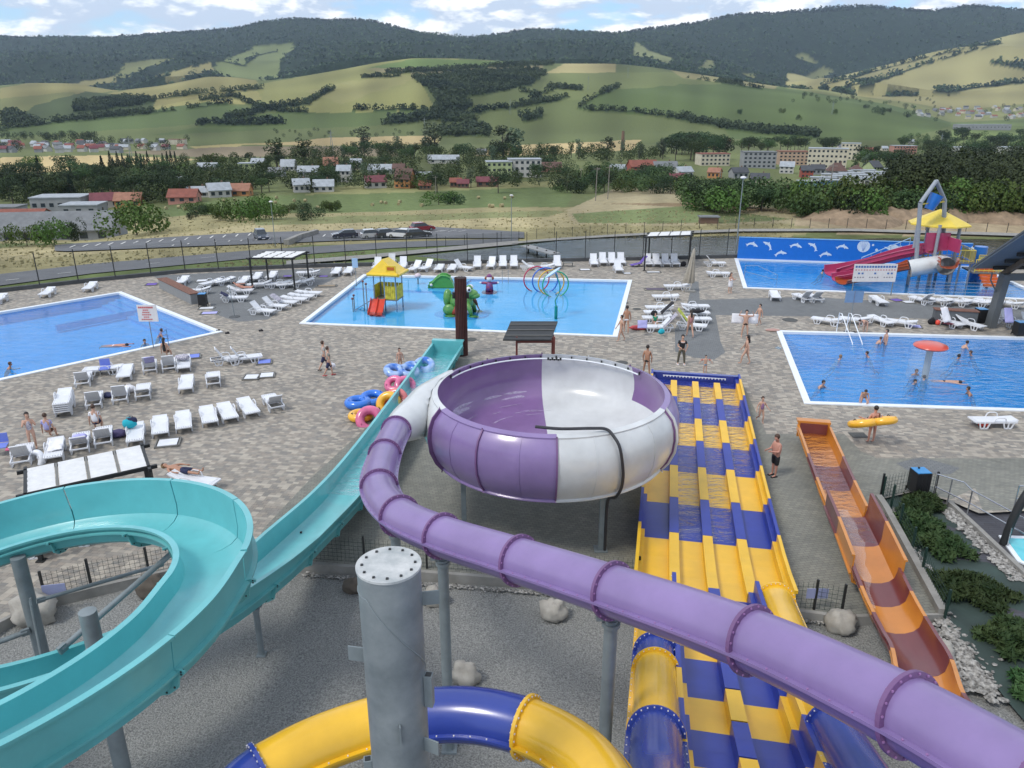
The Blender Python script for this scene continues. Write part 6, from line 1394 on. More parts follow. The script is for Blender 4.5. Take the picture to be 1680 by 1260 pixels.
# bathers
def dip(label, u, v, hgt, yaw=0, above=.35, hair='dark', skin=0, wear=(), **kw):
    p = G(u, v, -.1); k = hgt / 1.75
    if above > .5: return person(label, (p.x, p.y, 0), yaw, hgt, pelvis_z=-.1 + above - .62 * k, hair=hair, skin=skin, wear=wear, **kw)
    return person(label, (p.x, p.y, 0), yaw, hgt, pelvis_z=-.84 * k + above, spine=(1, 0, 1.6), head_dir=(.2, 0, 1), legs=[((-.5, .15, -1), (-.9, 0, -.5)), ((-.3, -.15, -1), (-.9, 0, -.7))], hair=hair, skin=skin, wear=wear, **kw)
floatA = [((.3, .6, -.8), (.9, .5, .0)), ((.3, -.6, -.8), (.9, -.5, -.1))]
dip('bather standing chest deep talking at the edge of the rippled pool', 1452, 565, 1.7, 180, .75, wear=[('trunks', NAVY)]); dip('smaller bather beside the tall one at the rippled pool edge', 1437, 564, 1.4, 0, .42, hair='brown')
for u, v, yw, ab, hr, lab in ((1577, 571, 0, .45, 'dark', 'bather with hair tied up near the pavilion side of the pool'), (1600, 583, 180, .28, 'brown', 'red haired swimmer right of the mushroom shower'), (1565, 589, 10, .26, 'dark', 'swimmer just right of the mushroom cap'), (1370, 590, 0, .28, 'fair', 'fair haired swimmer below the steel ladder'), (1430, 585, 180, .3, 'dark', 'dark haired swimmer between ladder and mushroom shower'),
                        (1342, 634, -60, .42, 'dark', 'dark haired bather in the near corner by the white edge'), (1498, 613, -90, .35, 'brown', 'bather standing left of the mushroom stem'), (1496, 628, -90, .28, 'dark', 'bather lowest of three below the mushroom shower'), (1515, 626, 60, .25, 'dark', 'bather with dark head right under the mushroom shower'), (1597, 648, 170, .42, 'dark', 'bather in dark top low on the right of the pool'),
                        (1344, 448, 0, .3, 'dark', 'first of two heads in the slide pool before the pink slide'), (1350, 445, 0, .3, 'brown', 'second of two heads in the slide pool, closer to the slide'), (237, 562, -60, .28, 'dark', 'swimmer left of the warning sign post in the left pool'), (258, 553, 30, .5, 'brown', 'bather holding the handrail of the left pool'), (8, 605, 20, .35, 'brown', 'swimmer at the picture edge in the left pool')):
    dip(lab, u, v, 1.65, yw, ab, hr, random.choice((0, 1, 2)), arms=floatA)
swimp = dict(spine=(1, 0, .08), legs=[((-1, .1, 0), (-1, 0, 0)), ((-1, -.1, 0), (-1, 0, 0))], arms=[((1, .5, 0), (1, 0, 0)), ((1, -.5, 0), (1, 0, 0))], pelvis_z=-.13)
person('swimmer floating face down beside the mushroom shower', (*G(1551, 626, -.1).xy, 0), -15, 1.65, wear=[('trunks', TRK)], **swimp)
person('pale swimmer floating flat in the left pool', (*G(188, 567, -.1).xy, 0), 5, 1.7, skin=2, wear=[('trunks', WCLOTH)], **swimp)
person('thin child climbing out at the near edge of the rippled pool', (*G(1416, 661, 0).xy, 0), -110, 1.35, spine=(.7, 0, .7), legs=[((.9, .3, -.5), (-.1, 0, -1)), ((.1, -.1, -1), (-.2, 0, -1))], arms=[((.3, .3, -1), (.1, .1, -1)), ((.3, -.3, -1), (.1, -.1, -1))], pelvis_z=.35, wear=[('bottom', TRK)], hair='dark')
person('sunburnt person leaning on the mouth of the frog slide', (*G(779, 506, 0).xy, 0), 160, 1.75, skin=1, spine=(.35, 0, 1), legs=walkL, arms=[((1, .2, .1), (1, 0, .3)), ((1, -.2, 0), (1, 0, .2))], wear=[('shorts', mat('brown_shorts', (.12, .05, .035), .8))], pelvis_z=.62)
# belongings in the cluster
cloth('towel', 'white and lilac towel hung like a tent at the edge of the cluster', 1054, 532, .6, .5, LILAC, .75, 0).rotation_euler = (R(70), 0, 0)
cloth('towel', 'black jacket over a raised back in the cluster', 1094, 505, .8, .6, BLACKC, .85, 0, tilt=R(45)); cloth('towel', 'purple and black cloth over the nearest raised back of the cluster', 1099, 526, .8, .6, PATT, .75, 0, tilt=R(48))
cloth('towel', 'yellow green towel over a raised back in the cluster', 1121, 517, .7, .55, LIME, .85, R(160), tilt=R(48)); bag('black rucksack on a lounger in the cluster', 1073, 518, .22, BLACKC, .4); bag('turquoise bag at the foot of the cluster', 1085, 548, .2, TURQ, .15)
bag('black bag standing by the last lounger under the pond pergola', 1121, 437, .26, BLACKC, 0); blob('clothes_heap', 'red towel bundle at the edge of the cluster', 1048, 541, .3, REDC, 0, (2.2, .7, .5), 'clothes'); blob('clothes_heap', 'dark bags on the path side loungers of the cluster', 1143, 513, .25, BLACKC, .4, (2, .8, .5), 'clothes')
cloth('towel', 'patterned towel on a raised back in the slanting row', 453, 488, .7, .6, PATT, .7, R(165), tilt=R(30)); cloth('towel', 'dark towel over the lounger in front of the sunbather', 368, 483, .5, .6, NAVY, .65, R(185), tilt=R(30)); cloth('towel', 'white towel hanging over the raised back beside the dark bench', 1552, 517, .5, .6, WCLOTH, 1.0, R(110), tilt=R(60)); cloth('towel', 'maroon towel lying on the seat beside the dark bench', 1556, 531, .5, .45, MAR, .42, .3)
cloth('towel', 'navy towel on the seat behind the pavilion post', 1656, 528, .6, .6, NAVY, .45, 0, amp=.1); cloth('towel', 'lilac towel on the back behind the pavilion post', 1655, 518, .5, .55, LILAC, .95, R(90), tilt=R(60)); blob('toy', 'red plastic float under the large lounger below the rippled pool', 1613, 700, .16, mat('red_toy', (.75, .08, .05), .4), 0, (1.6, .8, .8), 'float'); blob('toy', 'red pail beside the dark bench', 1538, 533, .2, MT['red_toy'], 0, (.8, .8, .8), 'pail')
bag('dark bag lying under the dark bench end', 1528, 532, .25, BLACKC, 0); blob('clothes_heap', 'pinkish shoes and cloth near the corner of the rippled pool', 1267, 543, .25, mat('dusty_pink', (.4, .25, .22), .9), 0, (2, .8, .3), 'clothes')
for u, v, lab in ((358, 543, 'pair of black shoes beside the corner of the left pool'), (373, 547, 'dark sandals a step away from the left pool corner'), (428, 543, 'dark flat shoes alone on the deck behind the low tables'), (1389, 545, 'dark shoes by the post of the double sign'), (1402, 546, 'dark sandals beside the bending bather'), (132, 893, 'dark sandals seen through the turquoise loop'), (1277, 572, 'pale blue sandals near the rippled pool corner')):
    t = thing('shoes', lab, 'shoes', G(u, v, 0), .4)
    for s_ in (-1, 1): q = MB(); q.box((0, s_ * .09, .03), (.26, .1, .05)); q.box((.05, s_ * .09, .06), (.1, .09, .04)); q.build('shoe', mat('pale_sandal', (.3, .38, .45), .7) if 'pale' in lab else BLACKC, t)
# ---------------------------------------------------------------- paddling pool toys
UP = Vector((0, 0, 1)); YW = mat('yellow_boards', (.52, .45, .04), .6, var=.35, vs=4); GB = mat('steel_blue_paint', (.16, .26, .40), .5); REDS = mat('red_slide_plastic', (.62, .07, .045), .3, coat=.3)
t = thing('play_tower', 'small play tower with yellow boards, yellow roof and double red slide in the kids pool', 'play tower', G(640, 507, -.3), R(-12)); 
for x, y in ((-.9, -.6), (.75, -.6), (.75, .7), (-.9, .7), (-.1, -.6)): mb = MB(); mb.tube([(x, y, 0), (x, y, 2.75)], .045, 8); mb.build('post', GB, t)
mb = MB(); mb.box((-.1, .05, .82), (1.8, 1.4, .08)); mb.build('platform', GREYF, t)
for c, d, in (((-.95, .05), (.04, 1.3)), ((.35, -.62), (.85, .04)), ((-.1, .72), (1.7, .04)), ((.8, .05), (.04, 1.3))):
    mb = MB(); n_ = 6
    for k in range(n_):
        if d[0] > d[1]: mb.box((c[0] - d[0] / 2 + d[0] * (k + .5) / n_, c[1], 1.35), (d[0] / n_ * .88, .03, .95))
        else: mb.box((c[0], c[1] - d[1] / 2 + d[1] * (k + .5) / n_, 1.35), (.03, d[1] / n_ * .88, .95))
    mb.build('board_panel', YW, t)
mb = MB(); mb.add([(-1.25, -1.0, 2.7), (1.1, -1.0, 2.7), (1.1, 1.0, 2.7), (-1.25, 1.0, 2.7), (-.15, -.6, 3.75), (-.05, .5, 3.7)], [(0, 1, 4), (1, 2, 5, 4), (2, 3, 5), (3, 0, 4, 5), (3, 2, 1, 0)]); mb.tube([(-1.2, -1, 2.7), (1.1, -1, 2.72)], .12, 8); mb.tube([(1.1, -1, 2.7), (1.1, 1, 2.7)], .12, 8); mb.box((.55, -.85, 3.1), (.7, .1, .5), rz=.1); rf = mb.build('roof', mat('yellow_plastic', (.72, .50, .02), .35, coat=.3), t); mb = MB(); mb.box((.55, -.91, 3.15), (.5, .02, .22), rz=.1); mb.build('roof_panel', mat('orange_print', (.5, .13, .02), .5), rf)
for s in (-.52, .02):
    mb = MB(); seg = spline([(s - .35, -.65, .85), (s - .25, -1.2, .45), (s - .12, -1.9, .12), (s - .05, -2.2, .08)], 5); flat = [(-.27, .2), (-.25, 0), (.25, 0), (.27, .2), (.24, .2), (.22, .04), (-.22, .04), (-.24, .2)]; sweep(mb, seg, flat, closed=True); mb.build('slide_lane', REDS, t)
mb = MB()
for s in (0, 1): mb.bar((-1.0, -.3 - s * .5, .85), (-2.3, -.6 - s * .5, .05), .06)
for k in range(8): a = Vector((-1.0, -.3, .85)).lerp(Vector((-2.3, -.6, .05)), k / 7); mb.bar(a, a + Vector((0, -.5, 0)), .05)
mb.build('net_ladder', GB, t)
for x, y, h in ((-1.6, -.9, 2.1), (-2.45, -.7, 1.0), (-1.25, -1.2, 2.0), (-2.3, -1.3, .9)): mb = MB(); mb.tube([(x, y, 0), (x, y, h)], .04, 8); po = mb.build('rail_post', STEEL, t); mb = MB(); mb.ball((x, y, h + .06), .09); mb.build('knob', MAROON, po, smooth='all')
t = thing('frog_slide', 'big mottled green frog with white eyes standing in the kids pool', 'frog figure', G(757, 516, -.3), R(-8)); FG = mat('frog_green', (.035, .20, .05), .4, vs=5, col2=(.13, .30, .06), coat=.3)
mb = MB(); mb.ball((0, 0, .95), .75, 20, 12, (1.15, .85, 1.0)); mb.ball((.62, 0, 1.55), .52, 18, 10, (1.15, 1.0, .62)); mb.ball((.95, 0, 1.40), .42, 16, 8, (1.0, 1.05, .5)); mb.ball((-.95, 0, 1.15), .5, 14, 10, (.65, .8, 1.35)); mb.ball((-.75, -.55, .45), .42, 12, 8, (1.1, .6, 1)); mb.ball((-.75, .55, .45), .42, 12, 8, (1.1, .6, 1))
for s in (-1, 1):
    mb.tube([(.45, s * .5, 1.0), (.75, s * .65, .55), (.85, s * .7, .12)], [.24, .17, .13], 10); mb.ball((1.05, s * .75, .08), .26, 10, 6, (1.5, 1, .35)); mb.ball((-.6, s * .85, .08), .3, 10, 6, (1.5, 1, .35)); mb.ball((.55, s * .33, 1.85), .24, 12, 8)
mb.build('body', FG, t, smooth='all'); 
for s in (-1, 1):
    mb = MB(); mb.ball((.62, s * .40, 1.90), .2, 14, 10); e_ = mb.build('eye', SIGNW, t, smooth='all'); mb = MB(); mb.ball((.68, s * .52, 1.92), .10, 10, 8); mb.build('pupil', BLACK, e_, smooth='all')
mb = MB(); mb.ball((-.45, -.35, .35), .5, 12, 8, (.9, .8, .8)); mb.build('belly', mat('frog_red', (.35, .05, .03), .5), t, smooth='all'); mb = MB(); mb.lathe([(0, .06), (1.9, .06), (1.95, 0)], 30, sx=1, sy=.65); mb.build('base_pad', BLINER, t)
t = thing('small_slide', 'small green humped slide at the back of the kids pool', 'play slide', G(724, 471, -.15), R(0)); mb = MB(); gp = [(-1.0, .18), (-.7, .35), (-.3, .75), (.05, .98), (.4, .95), (.75, .75), (.95, .4), (1.05, .05), (-1.05, .05)]
vs = [(x, y, z) for y in (-.45, .45) for x, z in gp]; n_ = len(gp); mb.add(vs, [tuple(range(n_))[::-1], tuple(range(n_, 2 * n_))] + [(i, (i + 1) % n_, n_ + (i + 1) % n_, n_ + i) for i in range(n_)]); mb.build('body', mat('leaf_green', (.06, .28, .05), .4, coat=.3), t); mb = MB()
for s in (-1, 1): mb.tube([(x, s * .45, z + .04) for x, z in gp[:6]], .07, 8)
mb.build('side_rail', MT['leaf_green'], t, smooth='all'); mb = MB(); mb.ball((-.75, -.5, .28), .12, 10, 8); mb.build('lamp_eye', SIGNW, t, smooth='all')
t = thing('puppet_figure', 'small clown like puppet with arms spread standing in the kids pool', 'play figure', G(803, 480, -.3)); BLC = mat('blue_costume', (.02, .05, .3), .5, vs=4, col2=(.3, .05, .06)); mb = MB(); mb.lathe([(0, 0), (.62, 0), (.6, .08), (0, .1)], 24); mb.build('base', MAROON, t); mb = MB(); mb.tube([(0, 0, .1), (0, 0, .55), (0, 0, .85)], [.32, .28, .18], 12); mb.tube([(-.62, 0, .78), (0, 0, .75), (.62, 0, .78)], [.1, .13, .1], 8); mb.build('costume', BLC, t, smooth='all'); mb = MB(); mb.ball((0, -.02, 1.12), .24, 14, 10); mb.ball((-.68, 0, .79), .09); mb.ball((.68, 0, .79), .09); mb.build('head', SIGNW, t, smooth='all'); mb = MB(); mb.ball((-.25, 0, 1.15), .13); mb.ball((.25, 0, 1.15), .13); mb.build('hair', mat('auburn_hair', (.25, .06, .02), .8), t, smooth='all'); mb = MB(); mb.lathe([(.22, 0), (.2, .12), (.05, .24), (0, .25)], 12, c=(0, 0, 1.26)); mb.build('hat', BLC, t)
t = thing('spray_ball', 'small pale ball fountain in the back corner of the kids pool', 'water toy', G(686, 466, -.15)); mb = MB(); mb.tube([(0, 0, 0), (0, 0, .5)], .06, 8); mb.build('stem', STEEL, t); mb = MB(); mb.ball((0, 0, .68), .27, 14, 10, (1, 1, .8)); mb.build('ball', mat('pale_pink', (.6, .5, .55), .4), t, smooth='all')
for (u, v, nm, c) in ((880, 479, 'red', (.45, .03, .08)), (894, 481, 'blue', (.02, .12, .5)), (904, 485, 'yellow', (.62, .36, .03)), (911, 488, 'green', (.03, .33, .17))):
    t = thing('water_hoop', nm + ' water hoop, one of four overlapping hoops in the kids pool', 'water hoop', G(u, v, -.3), 0, 'four water hoops'); mb = MB(); mb.tube([(1.0 * math.sin(a), .25 * math.sin(a), 1.0 - 1.0 * math.cos(a) + .02) for a in np.linspace(.35, 2 * PI - .35, 30)], .055, 8); mb.build('hoop', mat(nm + '_hoop_paint', c, .35, coat=.3), t, smooth='all')
t = thing('leaf_spray', 'tall curved green pole with a pale leaf spray head in the kids pool', 'water toy', G(912, 523, -.3)); mb = MB(); mb.tube([(0, 0, 0), (0, 0, .9)], .11, 12); mb.build('base', mat('sea_green', (.0, .22, .2), .4), t, smooth=True); mb = MB(); mb.tube(spline([(0, 0, .9), (-.05, .1, 1.3), (.22, .3, 1.8), (.25, .4, 2.3), (.1, .5, 2.7), (-.05, .6, 3.0)], 5), .045, 8); mb.build('pole', MT['sea_green'], t, smooth=True); mb = MB(); mb.ball((-.25, .6, 3.1), .55, 12, 8, (1, .5, .22)); lf = mb.build('leaf', mat('pale_blue_leaf', (.45, .6, .75), .4), t, smooth='all')
for q in lf.data.vertices: q.co.z += (q.co.x + .25) * .7
# ---------------------------------------------------------------- dolphin wall and slide pool tower
wa, wb = POOLS['slides'][3] + Vector((0, .18, 0)), Vector((41.0, 68.5, 0)); wd = (wb - wa).normalized(); wl = (wb - wa).length; wn_ = Vector((wd.y, -wd.x, 0))
t = thing('dolphin_wall', 'blue wall with white dolphins, a shell and a turtle behind the slide pool', 'wall', wa, math.atan2(wd.y, wd.x)); mb = MB(); mb.box((wl / 2, .12, .45), (wl, .24, 3.1)); mb.build('wall', mat('wall_blue', (.008, .15, .55), .5, var=.05), t); mb = MB(); mb.box((wl / 2, .12, 2.02), (wl, .3, .06)); mb.build('coping', mat('pale_blue_coping', (.1, .3, .6), .5), t)
DOL = [(-.62, -.05), (-.45, .08), (-.2, .17), (-.05, .20), (.02, .36), (.12, .20), (.35, .10), (.52, -.05), (.60, -.18), (.80, -.22), (.62, -.30), (.52, -.48), (.47, -.26), (.30, -.12), (.05, -.06), (-.12, -.08), (-.22, -.22), (-.24, -.08), (-.45, -.10)]
DW = mat('white_wall_print', (.62, .7, .78), .6)
def on_wall(u, v):
    lo, hi = 0.0, wl
    for _ in range(30):
        m = (lo + hi) / 2; p = wa + wd * m
        if proj((p.x, p.y, 1.2))[0] < u: lo = m
        else: hi = m
    p = wa + wd * lo; return lo, PY(u, v, p.y).z
def decal(u, v, poly, sc, flip=1, rot=0):
    x, z = on_wall(u, v); mb = MB(); c_, s_ = math.cos(rot), math.sin(rot); pts = [(flip * (a * c_ - b * s_) * sc + x, (a * s_ + b * c_) * sc + z) for a, b in poly]; tri = tessellate_polygon([[Vector((a, b, 0)) for a, b in pts]])
    mb.add([(a, -.008, b) for a, b in pts], [tuple(q) for q in tri]); return mb.build('dolphin' if poly is DOL else 'print', DW, t)
for u, v, f, r_ in ((1235, 401, -1, -.35), (1259, 401, 1, -.55), (1283, 415, -1, 0), (1307, 403, -1, -.3), (1333, 403, 1, -.5), (1357, 417, -1, -.1), (1383, 405, -1, -.25), (1609, 409, -1, .1)): decal(u, v, DOL, .82, f, r_ * f if f < 0 else r_)
circ = lambda r_, n=16: [(r_ * math.cos(2 * PI * k / n), r_ * math.sin(2 * PI * k / n)) for k in range(n)]
decal(1416, 404, circ(.55), 1); decal(1431, 402, circ(.1), 1); decal(1438, 410, circ(.12), 1); decal(1463, 407, [(-.9, .1), (-.5, .1), (-.3, .35), (.3, .4), (.7, .2), (1.0, .3), (1.0, .05), (.7, .0), (.3, -.25), (0, -.2), (-.1, -.55), (-.35, -.2), (-.6, -.1)], .8)
x_, z_0 = on_wall(1416, 404); mb = MB(); 
for k in range(-2, 3): mb.bar((x_, -.014, z_0 - .45), (x_ + k * .18, -.014, z_0 + .42), .03, .004)
mb.build('print_line', MT['wall_blue'], t)
TW = Vector((34.4, 63.0, 0)); t = thing('play_tower', 'pool play tower with yellow umbrella roof and a blue tipping bucket', 'play tower', TW, R(-8)); GP = mat('grey_tower_paint', (.26, .29, .33), .5); YR = mat('yellow_rail_paint', (.62, .48, .06), .4); PAN = mat('pale_yellow_panel', (.45, .42, .17), .6)
def loc_(p): return Matrix.Rotation(R(8), 3, 'Z') @ (p - TW)
for u, Y in ((1497, 61.8), (1514, 64.6), (1533, 61.2), (1541, 65), (1566, 62.4)):
    p = loc_(PY(u, 420, Y)); mb = MB(); mb.tube([(p.x, p.y, -1.1), (p.x, p.y, 4.75)], .13, 12); mb.build('post', GP, t, smooth=True)
ac = loc_(PY(1541, 367, 63.1)); mb = MB(); ap = (ac.x - .1, ac.y, 5.75); n_ = 8; ring_ = [(ac.x + 2.35 * math.cos(a), ac.y + 2.35 * math.sin(a), 4.62) for a in [2 * PI * k / n_ + .2 for k in range(n_)]]; mb.add(ring_ + [ap] + [(x, y, z - .1) for x, y, z in ring_], [(i, (i + 1) % n_, n_) for i in range(n_)] + [(n_ + 1 + i, n_ + 1 + (i + 1) % n_, (i + 1) % n_, i) for i in range(n_)] + [tuple(n_ + 1 + i for i in range(n_))[::-1]]); mb.build('umbrella_roof', mat('roof_yellow', (.66, .50, .06), .4), t)
fp = [PY(1503, 430, 60.7), PY(1510, 333, 60.7), PY(1536, 297, 61.4), PY(1550, 329, 62.2), PY(1547, 400, 62.2)]; mb = MB()
for a, b in zip(fp, fp[1:]): mb.tube([loc_(a), loc_(b)], .16, 12)
mb.build('bucket_frame', GP, t, smooth=True); mb = MB(); mb.tube([loc_(PY(1512, 335, 60.8)), loc_(PY(1549, 331, 62.1))], .05, 8); mb.build('axle', YR, t)
bc = loc_(PY(1531, 331, 61.3)); mb = MB(); mb.lathe([(.0, -.62), (.36, -.62), (.52, .6), (.47, .6), (.30, -.5), (0, -.5)], 20); b = mb.build('bucket', mat('bucket_blue', (.01, .14, .5), .35, coat=.3), t, smooth=True); b.location = bc; b.rotation_euler = (0, R(20), 0)
def at(u, v, z): 
    return loc_(G(u, v, z))
pl = at(1555, 425, 1.7); mb = MB(); mb.box((pl.x - .2, pl.y, 1.62), (3.4, 2.6, .12)); mb.box((pl.x + 2.7, pl.y - .6, .95), (2.6, 2.2, .12)); mb.build('platform', GREYF, t)
mb = MB(); 
for k in range(6): mb.box((pl.x + 2.5 + .05 * k, pl.y - 1.0 - .28 * k, 1.2 - .22 * k), (1.3, .3, .2))
mb.build('steps', mat('orange_steps', (.55, .12, .02), .5), t)
def yr(x0, y0, x1, y1, z, h=1.0, panel=False):
    mb = MB(); a, b = Vector((x0, y0, z)), Vector((x1, y1, z)); mb.tube([a + UP * h, b + UP * h], .035, 6); mb.tube([a + UP * .15, b + UP * .15], .03, 6); n = max(2, int((b - a).length / .35))
    for k in range(n + 1): c = a.lerp(b, k / n); mb.bar(c, c + UP * h, .05 if k in (0, n) else .025)
    r_ = mb.build('railing', YR, t)
    if panel: mb = MB(); mb.bar(a + UP * .55, b + UP * .55, .02, .7); mb.build('panel', PAN, r_)
x0, y0 = pl.x, pl.y
yr(x0 + .3, y0 - 1.3, x0 + 1.5, y0 - 1.3, 1.65); yr(x0 + 1.5, y0 - 1.7, x0 + 4.0, y0 - 1.7, 1.0); yr(x0 + 2.6, y0 + .5, x0 + 4.1, y0 + .4, 1.0, panel=True); yr(x0 + 1.5, y0 - 1.3, x0 + 1.5, y0 + 1.2, 1.65, panel=True); yr(x0 + 3.9, y0 + .4, x0 + 4.3, y0 - 1.6, 1.0, panel=True); yr(x0 - 1.9, y0 + 1.3, x0 + 1.5, y0 + 1.3, 1.65); yr(x0 - 2.0, y0 - 1.2, x0 - 1.2, y0 - 1.2, 1.65); yr(x0 + 4.3, y0 + 1.8, x0 + 6.0, y0 + .8, 1.2, panel=True)
mb = MB(); mb.tube([(x0 + 2.9, y0 + 1.2, -.9), (x0 + 2.9, y0 + 1.2, 2.6)], .5, 16); mb.build('blue_drum', MT['bucket_blue'], t, smooth=True)
for x in (-1.6, .6, 1.4, 3.0, 3.8):
    for y in (-1.0, .9): mb = MB(); mb.tube([(x0 + x, y0 + y, -1.1), (x0 + x, y0 + y, 1.0 if x > 2 else 1.6)], .08, 8); mb.build('leg', GP, t)
PNK = plastic('pink_fibreglass', (.40, .05, .13)); BRK = plastic('brick_fibreglass', (.36, .075, .025))
t = thing('water_slide', 'wide pink open slide running from the pool tower into the slide pool', 'water slide'); q = resample(spline([G(1530, 415, 2.5), G(1516, 416, 2.35), G(1480, 423, 1.9), G(1440, 434, 1.2), G(1405, 444, .5), G(1375, 450, .1), G(1360, 452, .02)], 6), .3); flume(t, q, lambda f: (.78, .4, .75, .75, .05, .5), PNK, PNK)
mb = MB(); p = q[0]; mb.box(p + Vector((.2, 0, .9)), (1.9, .15, 1.4)); mb.box(p + Vector((1.1, -.9, .8)), (.12, 1.6, 1.0)); mb.build('entry_wall', PNK, t)
t = thing('water_slide', 'brick red slide with one white covered section below the pink slide', 'water slide'); q = resample(spline([G(1556, 440, 1.9), G(1545, 433, 1.75), G(1520, 436, 1.7), G(1492, 441, 1.45), G(1460, 449, .9), G(1425, 458, .3), G(1395, 463, .05), G(1376, 466, -.02)], 6), .25); n_ = len(q)
a_, b_ = int(n_ * .10), int(n_ * .50); mb = MB(); mb.tube(q[a_:b_ + 1], .68, 22, cap=False); mb.build('covered_section', CREAM, t, smooth=True); flume(t, q[:a_ + 1], lambda f: (.6, .4, .7, .7, .05, .5), BRK, BRK); flume(t, q[b_:], lambda f: (.62, .4, .65 - .25 * f, .65 - .25 * f, .05, .5), BRK, BRK)
t = thing('water_slide', 'short pink slide mouth between the pink and brick red slides', 'water slide'); q = resample(spline([G(1440, 445, .8), G(1410, 453, .35), G(1385, 458, .08), G(1368, 460, -.02)], 6), .25); flume(t, q, lambda f: (.5, .35, .5, .5, .05, .5), PNK, PNK)
t = thing('stair_rail', 'pale blue stair rail beside the top of the pink slide', 'handrail', G(1415, 434, 0)); mb = MB(); o_ = t.location.copy(); a, b = PY(1412, 434, 66.5) - o_, PY(1492, 402, 66.5) - o_
for s in (0, .6): mb.tube([a + UP * s, b + UP * s], .04, 6)
for k in range(6): c = a.lerp(b, k / 5); mb.bar(c - UP * .4, c + UP * .6, .04)
mb.build('rail', mat('pale_rail', (.35, .5, .68), .4), t); mb = MB(); mb.bar(a - UP * .3, b - UP * .3, .9, .1); mb.build('stairs', mat('deep_blue', (.012, .02, .14), .5), t)
# ---------------------------------------------------------------- garden by the orange slide
GEO = mat('weed_fabric', (.028, .048, .042), .75, var=.3, vs=.8, bump=.5, bs=3)
gA, gB = G(1556, 822), G(1690, 948)
patch('garden_slope', 12.2, 27, 8, 26.5, .3, lambda x, y: -.9 if (gB.x - gA.x) * (y - gA.y) - (gB.y - gA.y) * (x - gA.x) > 0 else (-.12 + .06 * noise.noise((x * .9 + y * .3, y * .9, 3)) + .10 * abs(noise.noise((x * .35 + y * .5, y * .3, 8)))) if x > 13.1 + (25.2 - y) * -.16 - .0 else -.6, GEO)
PEB = mat('river_pebbles', (.40, .39, .37), .85, vs=9, col2=(.08, .076, .07), det=1)
def pebbles(label, line, w, n, smin=.05, smax=.12, z=-.1):
    P_ = [Vector((p[0], p[1], 0)) for p in line]; L_ = [(b - a).length for a, b in zip(P_, P_[1:])]; mb = MB(); ico = [(0, 0, 1), (.9, 0, .3), (.28, .85, .3), (-.72, .53, .3), (-.72, -.53, .3), (.28, -.85, .3), (0, 0, -.4)]; F_ = [(0, 1, 2), (0, 2, 3), (0, 3, 4), (0, 4, 5), (0, 5, 1), (6, 2, 1), (6, 3, 2), (6, 4, 3), (6, 5, 4), (6, 1, 5)]
    for _ in range(n):
        i = random.choices(range(len(L_)), L_)[0]; a, b = P_[i], P_[i + 1]; d = (b - a).normalized(); c = a.lerp(b, random.random()) + Vector((-d.y, d.x, 0)) * random.gauss(0, w / 2.4); s_ = random.uniform(smin, smax); r_ = random.random() * 6; cs, sn = math.cos(r_), math.sin(r_); fx, fy, fz = random.uniform(.7, 1.4), random.uniform(.6, 1.1), random.uniform(.4, .9)
        mb.add([(c.x + (x * fx * cs - y * fy * sn) * s_, c.y + (x * fx * sn + y * fy * cs) * s_, z + zz_ * fz * s_ + random.uniform(-.0, .012)) for x, y, zz_ in ico], F_)
    o = mb.build('pebbles', PEB, fix=False); return tag(o, label, 'pebbles', None, 'stuff')
pebbles('strip of pale pebbles between the garden kerb and the weed fabric', px([(1455, 828), (1470, 850), (1492, 892), (1515, 940), (1550, 1020), (1590, 1080), (1640, 1150)]), .35, 900, .05, .12)
pebbles('patch of pale pebbles along the kerb beside the steps', px([(1552, 830), (1574, 852), (1606, 882), (1676, 948)]), .30, 620, .06, .13)
pebbles('loose pebbles round the boulder beyond the orange slide', px([(1500, 1025), (1545, 1060), (1600, 1130)]), .9, 800, .04, .10)
pebbles('thin line of white stones along the gravel edge below the bowl', [p + Vector((0, -.22, 0)) for p in px([(500, 927), (700, 943), (900, 958), (1060, 972)])], .12, 420, .03, .07, -.2); pebbles('thin line of white stones by the fence near the orange slide', px([(1298, 1006), (1340, 1008), (1400, 1018)]), .15, 160, .03, .07, -.2)
def leafs(n, shape, size, seed=1, elong=1.0, up=.3):
    rnd = random.Random(seed); mb = MB(); V_ = []; F_ = []
    for _ in range(n):
        p, nn = shape(rnd); s_ = size * rnd.uniform(.6, 1.4); a = Vector((rnd.gauss(0, 1), rnd.gauss(0, 1), rnd.gauss(0, 1) * .6 + up)); a = (a + nn * 1.1).normalized(); b = a.cross(Vector((rnd.gauss(0, 1), rnd.gauss(0, 1), rnd.gauss(0, 1)))).normalized(); c = a.cross(b)
        i = len(V_); V_ += [p + b * s_ * elong, p + c * s_ * .62, p - b * s_ * elong * .8, p - c * s_ * .55]; F_.append((i, i + 1, i + 2, i + 3))
    mb.add(V_, F_); return mb
